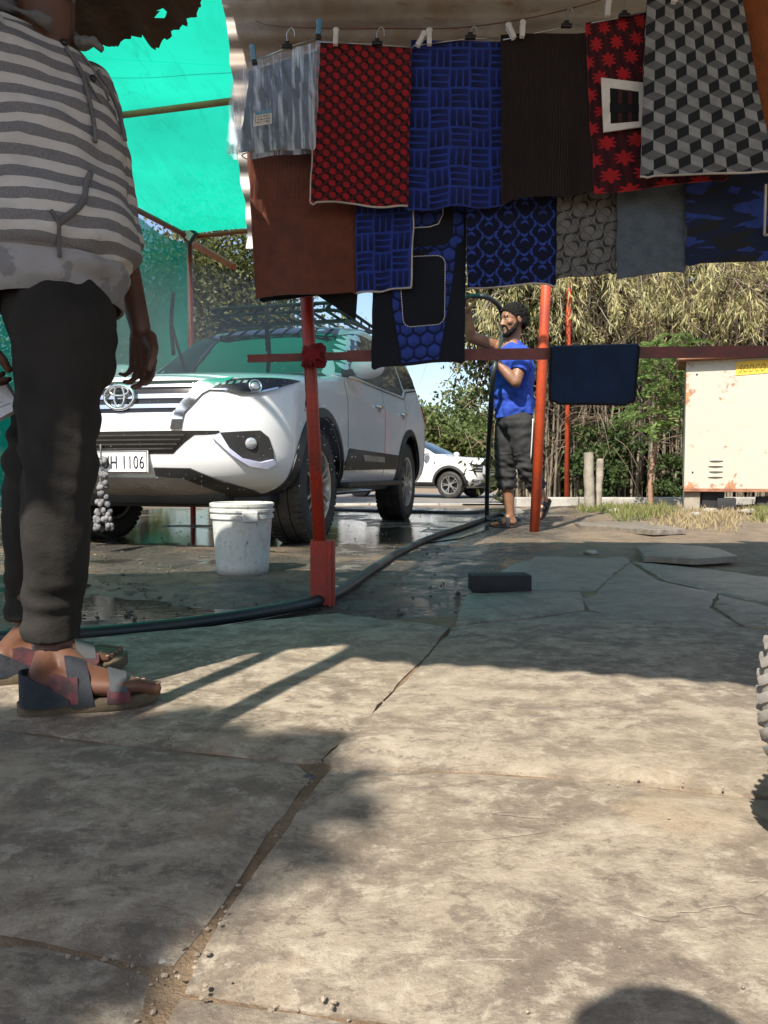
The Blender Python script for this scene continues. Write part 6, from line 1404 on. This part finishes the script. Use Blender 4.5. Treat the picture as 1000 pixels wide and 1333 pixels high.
# concrete post stumps
mcs = pm('old_concrete', (.33, .29, .235), .92, col2=(.22, .185, .15), ns=7, bmp=.7, bs=36, bd=.012)
def stump(px, py, topy, w, label, tilt, seed):
    p = on_ground(px, py); h = at(px, topy, p.y).z - p.z; q = MB(); n = 14; pts = []; rad = []
    for i in range(n + 1): t = i / n; pts.append(p + Vector((tilt * t * h, .03 * t, -.05 + t * (h + .05)))); rad.append(w * (1.05 - .12 * t + .06 * noise.noise(Vector((seed, t * 5, 0)))))
    q.tube(pts, rad, 12); me = q.mesh('concrete_stump', True, 50); wrinkle(me, lambda c: .012 * noise.noise(c * 11 + Vector((seed, 0, 0)))); o = put('concrete_stump', me, mcs); return tag(o, label, 'post stump')
stump(768, 664, 589, .060, 'taller pale concrete post stump at the grass edge', -.03, 1.0); stump(778, 663, 597, .046, 'shorter leaning concrete stump against the taller one', .05, 4.0)
# ---- rusty white cabinet on blocks
mcab, b = new_mat('rusty_cream_enamel'); c = coords('Object'); x_, y_, z_ = sep(c); n1 = noise_x(c, 3.2, 6, .65, .6); n2 = noise_x(c, 22, 5, .7); n3 = noise_x(c, 60, 3, .6)
cl = at(892, 560, 9.0); cw = 1.75; cz0 = at(900, 636, 9.0).z; cz1 = at(900, 470, 9.0).z
edge_ = (x_ * -1 + (cl.x + .02)).step(-.16, .0) * 1.0; low = z_.step(cz0 + .16, cz0 - .02)
rust = ((n1 + edge_ * .20 * z_.step(cz0 + .3, cz1) + low * .15 + n2 * .25).step(.73, .81)); col = mixc(n2.step(.35, .7) * .5, (.44, .415, .345), (.36, .335, .275)); rc = mixc(n2.step(.4, .6), (.46, .19, .07), (.28, .12, .06))
spots = n3.step(.70, .74) * z_.step(cz1, cz0 + .3); col = mixc(spots * .8, col, (.20, .16, .13)); setc(b, 'Base Color', mixc(rust * .9, col, rc)); setc(b, 'Roughness', .55 + rust * .35); bump(b, rust * .5 + n2 * .3, .3, .006)
mrust = pm('rusty_trim', (.22, .085, .05), .85, col2=(.34, .17, .10), ns=7, bmp=.4, bs=50)
cab = empty('rusty_cabinet', (cl.x + cw / 2, 9.4, 0)); tag(cab, 'rusty cream metal cabinet on blocks with a yellow sticker', 'cabinet')
yaw = Matrix.Rotation(R(-20), 3, 'Z'); dp = .8; C0 = Vector((cl.x, 9.0, 0)); tr_ = lambda x, y, z: C0 + yaw @ Vector((x, y, 0)) + Vector((0, 0, z))
def cbx(x0, x1, y0, y1, z0, z1, bev=.004): return MB().box(tr_((x0 + x1) / 2, (y0 + y1) / 2, (z0 + z1) / 2), (x1 - x0, y1 - y0, z1 - z0), yaw, bev=bev)
cbx(0, cw, 0, dp, cz0, cz1).build('body', mcab, cab)
lid = cbx(-.085, cw + .06, -.12, dp + .03, cz1 + .002, cz1 + .055, .006); lo_ = lid.build('lid', mrust, cab); cbx(-.08, cw + .05, -.11, dp + .02, cz1 + .057, cz1 + .075, .004).build('lid_top', mcab, lo_)
cbx(-.006, cw, -.012, .02, cz0 - .035, cz0 + .004).build('bottom_rail', mrust, cab)
for k in range(4):
    z = cz0 + .14 + .062 * k; q = MB(); pts = [tr_(.26 + .012 * (k % 2), -.004, z), tr_(.33, -.016, z + .004), tr_(.41, -.004, z)]; q.tube(spline(pts, 4), .009, 6, sq=(1, 1)); q.build('louvre', mcab, cab, True)
for x, z in ((.115, cz1 - .16), (.09, cz0 + .19)): MB().ball(tr_(x, -.003, z), (.011, .006, .011)).build('bolt', M['dark_metal'], cab, True)
A = [tr_(.52, -.004, cz1 - .19), tr_(1.15, -.004, cz1 - .16), tr_(1.15, -.004, cz1 - .015), tr_(.53, -.004, cz1 - .035)]; MB().add(A + [p + Vector((0, -.002, 0)) for p in A], [(0, 1, 2, 3), (4, 7, 6, 5), (0, 4, 5, 1), (1, 5, 6, 2), (2, 6, 7, 3), (3, 7, 4, 0)]).build('yellow_sticker', pm('yellow_sticker', (.75, .50, .045), .6, col2=(.66, .42, .05)), cab)
tm = text_mesh('SODCO', .15, .001, 1.22); tm.transform(Matrix.Translation(tr_(.555, -.0078, cz1 - .158)) @ yaw.to_4x4() @ Matrix.Rotation(R(90), 4, 'X') @ Matrix(((1, .18, 0, 0), (0.03, 1, 0, 0), (0, 0, 1, 0), (0, 0, 0, 1))) @ Matrix.Diagonal((.45, .80, 1, 1))); put('lettering', tm, pm('sticker_ink', (.28, .16, .02), .7), cab)
g0_ = ground_z(cl.x + .3, 9.0)
for k, (x, y, w, d_, h0, h1, mm) in enumerate(((.0, .05, .18, .2, g0_ - .03, cz0 - .036, mcs), (.20, .08, .24, .2, cz0 - .22, cz0 - .036, M['black_rubber']), (.36, .02, .20, .16, g0_ - .03, g0_ + .14, M['black_rubber']), (.78, .10, .16, .14, g0_ - .03, g0_ + .16, M['black_rubber']), (1.22, .02, .26, .25, g0_ - .03, cz0 - .036, M['black_rubber']), (1.5, .4, .2, .2, g0_ - .03, cz0 - .036, mcs), (.1, .5, .2, .2, g0_ - .03, cz0 - .036, mcs))):
    q = cbx(x, x + w, y, y + d_, h0, h1, .012); me = q.mesh('support_block', True, 40); wrinkle(me, lambda c: .012 * noise.noise(c * 12)); o = put('support_block', me, mm, cab)
# ---- loose scooter wheel standing at the right
wc = at(1232, 930, .92); Rr = .205; wz_ = Rr + .002; wb = Vector((wc.x - .052, .90, wz_)); wh = empty('scooter_wheel', (wb.x, wb.y, 0)); tag(wh, 'dusty treaded scooter wheel at the right edge of the paving', 'wheel')
q = MB(); w = .10; prof = [(Rr - .075, -w * .38), (Rr - .05, -w * .5), (Rr - .02, -w * .47), (Rr - .006, -w * .30), (Rr - .002, 0), (Rr - .006, w * .30), (Rr - .02, w * .47), (Rr - .05, w * .5), (Rr - .075, w * .38)]; q.lathe(prof, 64, axis='y')
for k in range(60):
    t = 2 * math.pi * k / 60; rt = Matrix.Rotation(-t, 3, 'Y')
    for sg in (-1, 1): q.box(rt @ Vector((Rr - .005, sg * w * .20, 0)), (.005, w * .34, .012), rt @ Matrix.Rotation(sg * .5, 3, 'X'), bev=.002); q.box(rt @ Vector((Rr - .016, sg * w * .43, 0)), (.004, w * .14, .010), rt, bev=.002)
rot = Matrix.Rotation(R(18), 4, 'Z'); tm = q.mesh('tyre', True, 40); tm.transform(Matrix.Translation(wb) @ rot); put('tyre', tm, pm('dusty_tyre', (.30, .28, .25), .95, col2=(.17, .155, .14), ns=16, bmp=.4, bs=90), wh)
q = MB(); q.lathe([(.0001, -.03), (.05, -.03), (.10, -.015), (Rr - .085, -.02), (Rr - .072, -.04), (Rr - .072, .04), (Rr - .085, .02), (.05, .03), (.0001, .03)], 40, axis='y'); tm = q.mesh('rim', True, 35); tm.transform(Matrix.Translation(wb) @ rot); put('rim', tm, pm('grey_rim', (.25, .25, .25), .5, metal=.6), wh)
# ---- spray of droplets over the bonnet and side of the large car
n = 1500; rs = np.random.RandomState(4); pts = []
while len(pts) < n:
    k = rs.rand()
    if k < .55: p = at(rs.uniform(130, 470), rs.uniform(380, 640), rs.uniform(4.0, 5.2) if rs.rand() < .6 else 4.3)
    else:
        t = rs.rand() ** .7; a = J(601, 398, -.06); e2 = SM @ Vector((-.9, 1.0, 1.0)); p = a.lerp(e2, t) + Vector(rs.normal(0, .02 + .22 * t, 3))
    pts.append(p)
oc = np.array([(1, 0, 0), (-1, 0, 0), (0, 1, 0), (0, -1, 0), (0, 0, 1), (0, 0, -1)], float); of = np.array([(0, 2, 4), (2, 1, 4), (1, 3, 4), (3, 0, 4), (2, 0, 5), (1, 2, 5), (3, 1, 5), (0, 3, 5)])
v = []; f = []
for i, p in enumerate(pts): v.append(oc * rs.uniform(.0007, .0022) + np.array(p[:])); f.append(of + 6 * i)
msp, b = new_mat('water_drops'); b.inputs['Base Color'].default_value = (.85, .9, .92, 1); b.inputs['Roughness'].default_value = .1; b.inputs['Transmission Weight'].default_value = .3
o = put('water_spray', raw_mesh('water_spray', np.concatenate(v), np.concatenate(f), True), msp); tag(o, kind='stuff', label='fine spray of water drops in the air around the large suv', cat='water spray')

# fine mist hanging where the jet hits the car: one even, closed volume
mm_, b = new_mat('mist'); nt = X.nt; nt.nodes.remove(b); vo = nt.nodes.new('ShaderNodeVolumePrincipled'); vo.inputs['Color'].default_value = (.95, .97, 1, 1); vo.inputs['Density'].default_value = .19; vo.inputs['Anisotropy'].default_value = .2
nt.links.new(vo.outputs[0], nt.nodes['Material Output'].inputs['Volume'])
c0 = SM @ Vector((.25, .2, 1.25)); q = MB(); q.ball(c0, (1.25, .85, .55), Matrix.Rotation(rzc, 3, 'Z'), 32, 18); q.ball(SM @ Vector((-.3, 1.0, 1.05)), (.9, .45, .5), Matrix.Rotation(rzc, 3, 'Z'), 24, 14)
me = blob(q, .05, 8); o = put('water_mist', me, mm_); tag(o, 'thin white water mist over the bonnet of the large suv', 'mist', kind='stuff')
# ================================================================== vegetation
RS = np.random.RandomState(12)
def unit(a): return a / (np.linalg.norm(a, axis=-1, keepdims=True) + 1e-9)
def leaves(P, D, L, Wd, fold=.0):
    """rhombic leaves at points P along directions D"""
    n = len(P); r = unit(RS.normal(size=(n, 3))); S = unit(np.cross(D, r)); L = np.asarray(L).reshape(-1, 1); Wd = np.asarray(Wd).reshape(-1, 1); N = np.cross(D, S)
    v = np.stack([P, P + D * L * .45 + S * Wd + N * Wd * fold, P + D * L, P + D * L * .45 - S * Wd + N * Wd * fold], 1).reshape(-1, 3); f = np.arange(n * 4).reshape(n, 4); return v, f
def leaf_obj(name, P, D, L, Wd, mat, parent, stuff=True, **k):
    v, f = leaves(P, D, L, Wd, **k); o = put(name, raw_mesh(name, v, f), mat, parent)
    if stuff: o['kind'] = 'stuff'
    return o
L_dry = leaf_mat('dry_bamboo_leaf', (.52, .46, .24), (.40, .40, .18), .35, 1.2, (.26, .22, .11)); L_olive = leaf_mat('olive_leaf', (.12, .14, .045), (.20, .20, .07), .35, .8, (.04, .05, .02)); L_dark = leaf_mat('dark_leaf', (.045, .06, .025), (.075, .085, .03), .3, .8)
L_far = leaf_mat('far_leaf', (.17, .20, .055), (.10, .15, .045), .35, .35, (.06, .08, .03)); L_green = leaf_mat('green_leaf', (.17, .28, .07), (.24, .32, .10), .4, 2.5, (.05, .09, .03)); L_bush = leaf_mat('bush_leaf', (.06, .10, .03), (.11, .15, .05), .35, 2.0)
L_grass = leaf_mat('grass_blade', (.16, .20, .05), (.30, .27, .11), .3, 3.0, (.10, .13, .04)); L_straw = leaf_mat('straw_blade', (.45, .37, .21), (.36, .28, .15), .3, 3.0, (.25, .19, .1))
mculm = pm('bamboo_culm', (.26, .225, .165), .75, col2=(.14, .115, .085), ns=3, bmp=.3, bs=30); mtwig = pm('dry_twig', (.22, .16, .105), .9, col2=(.12, .085, .06), ns=4); mbark = pm('bark', (.12, .09, .065), .9, col2=(.07, .055, .04), ns=5, bmp=.8, bs=30, bd=.02)
def tz(x, y): return float(terr(np.array([float(x)]), np.array([float(y)]))[0])
def bamboo(x, y, n, h, label, seed, sprays=330, out=1.0):
    global RS
    RS = np.random.RandomState(seed); random.seed(seed); z0 = tz(x, y); e = empty('dry_bamboo_clump', (x, y, z0)); tag(e, label, 'bamboo', 'dry bamboo clumps behind the path')
    ends = []
    culm = MB(); tw = MB()
    for k in range(n):
        a = random.uniform(0, 2 * math.pi); r = .75 * math.sqrt(random.random()); b0 = Vector((x + r * 1.0 * math.cos(a), y + r * .7 * math.sin(a), z0 - .05)); hh = h * random.uniform(.6, 1.0); ln = random.uniform(.25, 1.0) * out; a2 = a + random.gauss(0, .5)
        dx = Vector((math.cos(a2), math.sin(a2) - .35, 0)) * ln
        pts = spline([b0, b0 + dx * .12 + Vector((random.gauss(0, .05), 0, hh * .4)), b0 + dx * .55 + Vector((random.gauss(0, .1), 0, hh * .82)), b0 + dx * 1.3 + Vector((0, 0, hh)), b0 + dx * 2.0 + Vector((0, 0, hh * .86))], 4); culm.tube(pts, [.023 - .018 * i / (len(pts) - 1) for i in range(len(pts))], 5, cap=False); ends.append(pts)
    for k in range(420):
        p = Vector((x + random.gauss(0, .9), y + random.gauss(-.25, .5), z0 + random.uniform(.9, h * .75))); d = Vector((random.gauss(0, 1), random.gauss(-.2, .6), random.gauss(.1, .7))).normalized() * random.uniform(.35, 1.1); tw.tube(spline([p, p + d * .5 + Vector((0, 0, .06)), p + d + Vector((0, 0, -.1))], 3), [.007 - .0008 * i for i in range(7)], 4, cap=False)
    culm.build('culms', mculm, e, True)['kind'] = 'stuff'; tw.build('twigs', mtwig, e, True)['kind'] = 'stuff'
    P, D, LL, WW = [], [], [], []
    for k in range(sprays):
        pts = random.choice(ends); i = random.randint(len(pts) // 2, len(pts) - 1)
        if pts[i].z < z0 + 3.15 and random.random() < .93: continue
        c = np.array(pts[i][:]) + RS.normal(0, .16, 3); m = 26; t = RS.rand(m); dr = np.array([RS.normal(0, .25), RS.normal(-.25, .2), -1.0]); dr /= np.linalg.norm(dr); ln = RS.uniform(.25, .6)
        base = c + t[:, None] * dr * ln + RS.normal(0, .035, (m, 3)); d = unit(dr + RS.normal(0, .42, (m, 3))); P.append(base); D.append(d); LL.append(RS.uniform(.09, .19, m)); WW.append(RS.uniform(.007, .013, m))
    leaf_obj('foliage', np.concatenate(P), np.concatenate(D), np.concatenate(LL), np.concatenate(WW), L_dry, e)
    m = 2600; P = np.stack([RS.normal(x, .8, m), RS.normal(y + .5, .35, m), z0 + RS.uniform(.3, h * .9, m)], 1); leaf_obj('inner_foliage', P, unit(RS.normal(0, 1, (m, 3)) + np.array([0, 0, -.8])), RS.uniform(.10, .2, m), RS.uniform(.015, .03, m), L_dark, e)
for k, (x, y, lb) in enumerate(((2.95, 13.3, 'dry bamboo clump just right of the upright orange pole'), (4.0, 13.2, 'dry bamboo clump behind the towel and concrete stumps'), (5.1, 13.3, 'dry bamboo clump behind the leafy sapling'), (6.3, 13.2, 'dry bamboo clump behind the left side of the cabinet'), (7.6, 13.4, 'dry bamboo clump behind the right side of the cabinet'), (9.2, 13.6, 'dry bamboo clump well beyond the cabinet'))): bamboo(x, y, 46, 5.4, lb, 30 + k)
def tree(name, label, x, y, h, cz, rad, nclump, per, lsz, mat, seed, group=None, trunk=.12, droop=0.0, gap=.35, lean=(0, 0), cat='tree', limbs=9, keep=None):
    global RS
    RS = np.random.RandomState(seed); random.seed(seed); z0 = tz(x, y); e = empty(name, (x, y, z0)); tag(e, label, cat, group); C = np.array([x + lean[0], y + lean[1], z0 + cz]); rad = np.array(rad)
    cl = unit(RS.normal(size=(nclump, 3))) * (RS.rand(nclump, 1) ** gap) * rad * (1 + .25 * RS.normal(size=(nclump, 1)) * .5) + C
    if keep is not None: cl = cl[keep(cl, .10)]; nclump = len(cl)
    q = MB(); top = Vector(C); q.tube(spline([Vector((x, y, z0 - .08)), Vector((x, y, z0)).lerp(top, .35) + Vector((random.gauss(0, .06), 0, 0)), Vector((x, y, z0)).lerp(top, .7), top], 5), [trunk * (1 - .65 * i / 15) for i in range(16)], 9)
    for k in range(limbs):
        t = random.uniform(.35, .95); a = Vector((x, y, z0)).lerp(top, t); b2 = Vector(cl[RS.randint(nclump)]); q.tube(spline([a, a.lerp(b2, .5) + Vector((0, 0, .12 * h / 4)), b2], 4), [trunk * .42 * (1 - .8 * i / 8) for i in range(9)], 6)
    q.build('trunk', mbark, e, True)
    n = nclump * per; cr = rad.mean() * .26; P = np.repeat(cl, per, 0) + RS.normal(0, 1, (n, 3)) * cr * np.array([1, 1, .8]) * .6
    if droop: P[:, 2] -= RS.rand(n) * droop * np.repeat(RS.rand(nclump), per)
    P[:, 2] = np.maximum(P[:, 2], z0 + .15)
    if keep is not None: P = P[keep(P, 0.0)]; n = len(P)
    D = unit(RS.normal(size=(n, 3)) + np.array([0, 0, -.2 - droop])); s = RS.uniform(.6, 1.3, n) * lsz; leaf_obj('crown', P, D, s, s * .30, mat, e)
def shade_keep(P, m):
    """keeps only leaves whose shadow falls inside the wanted patch of paving"""
    sx = P[:, 0] + SHX * .9 * P[:, 2]; sy = P[:, 1] + SHY * .9 * P[:, 2]; w = np.array([noise.noise(Vector((a * 6, b_ * 6, 1.0))) * .09 + noise.noise(Vector((a * 17, b_ * 17, 2.0))) * .05 for a, b_ in zip(sx, sy)])
    return (sx < .0 + (sy - 1.22) * .52 + w * 1.3 - m) & (sy < 1.26 - (sx + .12) * .25 + w * .6 - m)
# dark drooping tree beside the hose man
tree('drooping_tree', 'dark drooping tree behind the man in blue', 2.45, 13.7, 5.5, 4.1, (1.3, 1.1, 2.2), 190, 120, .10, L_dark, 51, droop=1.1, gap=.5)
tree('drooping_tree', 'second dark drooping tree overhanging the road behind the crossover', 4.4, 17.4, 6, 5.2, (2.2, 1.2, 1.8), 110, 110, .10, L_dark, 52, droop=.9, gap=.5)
ft = 'trees beyond the road'
for k, (x, y, h, r, lb) in enumerate(((1.4, 37, 3.6, 1.9, 'yellow green tree beyond the road nearest the large suv'), (3.6, 39, 4.3, 2.2, 'tall yellow green tree beyond the small crossover'), (6.0, 36, 3.4, 2.0, 'broad green tree beyond the road behind the hose man'), (-2.4, 40, 3.8, 2.2, 'green tree far beyond the tail of the large suv'), (8.6, 40, 4.6, 2.5, 'high green tree far behind the dry bamboo'))): tree('roadside_tree', lb, x, y, h + 1, h * .55, (r, r * .8, h * .52), 130, 95, .24, L_far, 60 + k, ft, .14, gap=.4)
for k, (x, y, h, r, lb) in enumerate(((-5.2, 16.5, 5.2, 1.9, 'olive tree behind the corner of the net frame'), (-3.3, 15.0, 5.8, 1.8, 'sunlit olive tree behind the roof carrier'), (-2.7, 15.4, 5.6, 1.7, 'tall olive tree straight behind the large suv'), (-8.0, 14.5, 5.0, 2.2, 'spreading olive tree behind the side net'))): tree('olive_tree', lb, x, y, h, h * .62, (r, r * .8, h * .42), 150, 120, .095, L_olive, 70 + k, 'olive trees behind the net canopy', .13, gap=.45)
for k, (x, y, lb) in enumerate(((-4.9, 9.6, 'leafy green bush behind the dark trousers'), (-6.0, 10.4, 'green bush further along the side net'), (-4.2, 12.2, 'low green bush behind the front wheel of the suv'))): tree('bush', lb, x, y, 1.7, .85, (.75, .6, .75), 60, 80, .10, L_bush, 80 + k, 'bushes along the side net', .04, cat='bush', limbs=6)
tree('shrub', 'dark green shrub at the foot of the bamboo behind the stumps', 3.55, 12.55, 1.5, .75, (.55, .35, .7), 50, 70, .085, L_bush, 90, None, .025, cat='shrub', limbs=8)
tree('shrub', 'small green shrub between bamboo stems beside the sapling', 4.75, 12.6, .8, .45, (.45, .3, .35), 26, 60, .08, L_bush, 91, None, .02, cat='shrub', limbs=5)
tree('shade_tree', 'unseen leafy tree added behind the photographer to shade the big flagstone', -2.9, -2.85, 4.6, 4.2, (1.45, .80, .25), 480, 150, .14, L_bush, 93, None, .10, gap=.35, keep=shade_keep)  # unseen tree, crown shaped to cast the dappled shade on the paving
# sapling with feathery leaves
sp = at(847, 657, 10.2); sp.z = ground_z(sp.x, sp.y); sap = empty('sapling', sp); tag(sap, 'slender sapling with feathery green leaves beside the cabinet', 'sapling'); RS = np.random.RandomState(5); random.seed(5)
Y = sp.y; tk = [sp + Vector((0, 0, -.05)), at(847, 625, Y), at(853, 585, Y), at(855, 560, Y), at(858, 530, Y - .05), at(862, 500, Y - .1)]; q = MB().tube(spline(tk, 5), [.036 - .02 * i / 25 for i in range(26)], 8)
br = [[at(853, 580, Y), at(863, 560, Y), at(870, 540, Y)], [at(855, 548, Y), at(868, 548, Y), at(880, 545, Y), at(888, 556, Y)], [at(858, 530, Y), at(842, 500, Y), at(832, 480, Y)], [at(860, 510, Y), at(875, 480, Y), at(885, 465, Y)], [at(860, 515, Y), at(870, 500, Y), at(850, 470, Y - .2)], [at(862, 505, Y), at(855, 470, Y), at(868, 440, Y)]]
for b2 in br: q.tube(spline(b2, 4), [.013 - .001 * i * 8 / (len(b2) * 4) for i in range(4 * (len(b2) - 1) + 1)], 6)
q.build('trunk', pm('pink_bark', (.33, .19, .13), .8, col2=(.22, .13, .09), ns=8, bmp=.4, bs=40), sap, True)
P, D, LL = [], [], []
for k in range(150):
    if k < 120: c = np.array(at(RS.uniform(822, 892), RS.uniform(448, 560), Y + RS.normal(-.1, .25))[:])
    else: c = np.array(at(RS.uniform(836, 905), RS.uniform(432, 470), Y + RS.normal(0, .25))[:])
    ax_ = unit(np.array([RS.normal(0, 1), RS.normal(-.4, .6), RS.normal(-.25, .3)])); sd_ = unit(np.cross(ax_, np.array([0, .3, 1.0]))); ln = RS.uniform(.22, .38); m = 13
    for i in range(m):
        for s_ in (-1, 1): P.append(c + ax_ * ln * i / m - np.array([0, 0, .10 * (i / m) ** 2])); D.append(unit(sd_ * s_ + ax_ * .45 + RS.normal(0, .1, 3))); LL.append(.085 * (1 - .5 * abs(i / m - .4)))
leaf_obj('crown', np.array(P), np.array(D), np.array(LL), np.array(LL) * .18, L_green, sap)
# grass and straw (uncountable)
def blades(name, label, spots, n, hh, mat, seed):
    global RS
    RS = np.random.RandomState(seed); P, D = [], []
    for k in range(n):
        x0, x1, y0, y1 = spots[RS.randint(len(spots))]; p = on_ground(RS.uniform(x0, x1), RS.uniform(y0, y1)); P.append((p.x + RS.normal(0, .02), p.y + RS.normal(0, .05), p.z - .01)); D.append((RS.normal(0, .45), RS.normal(0, .4), 1))
    o = leaf_obj(name, np.array(P), unit(np.array(D)), RS.uniform(.4, 1.2, n) * hh, np.full(n, .0045), mat, None); tag(o, label, 'grass', kind='stuff')
blades('green_grass', 'short green grass beside the concrete stumps and sapling', [(795, 880, 658, 675), (800, 870, 662, 678), (755, 800, 660, 668), (985, 1000, 660, 680)], 2200, .11, L_grass, 3)
blades('dry_grass', 'dry straw coloured grass around the foot of the cabinet', [(870, 1000, 668, 682), (880, 1000, 650, 668), (850, 960, 672, 690), (900, 1050, 655, 675)], 1900, .085, L_straw, 4)
# far scrub closing the horizon
RS = np.random.RandomState(77); n = 16000; X_ = RS.uniform(-70, 80, n); Y_ = RS.uniform(48, 66, n); Z_ = terr(X_, Y_) + RS.rand(n) * (2.2 + 1.2 * np.sin(X_ * .23) + .8 * np.sin(X_ * .71))
o = leaf_obj('far_scrub', np.stack([X_, Y_, Z_], 1), unit(RS.normal(size=(n, 3))), RS.uniform(.5, 1.1, n), RS.uniform(.2, .4, n), L_far, None); tag(o, 'distant green scrub along the horizon beyond the road', 'scrub', kind='stuff')
RS = np.random.RandomState(78); n = 9000; X_ = RS.uniform(2.2, 14, n); Y_ = RS.uniform(14.3, 15.6, n); Z_ = terr(X_, Y_) + RS.rand(n) * 5.2
o = leaf_obj('thicket', np.stack([X_, Y_, Z_], 1), unit(RS.normal(size=(n, 3))), RS.uniform(.2, .5, n), RS.uniform(.06, .16, n), L_dark, None); tag(o, 'dark leafy thicket added as backing behind the dry bamboo', 'thicket', kind='stuff')  # dark leaves added so no sky shows through the bamboo
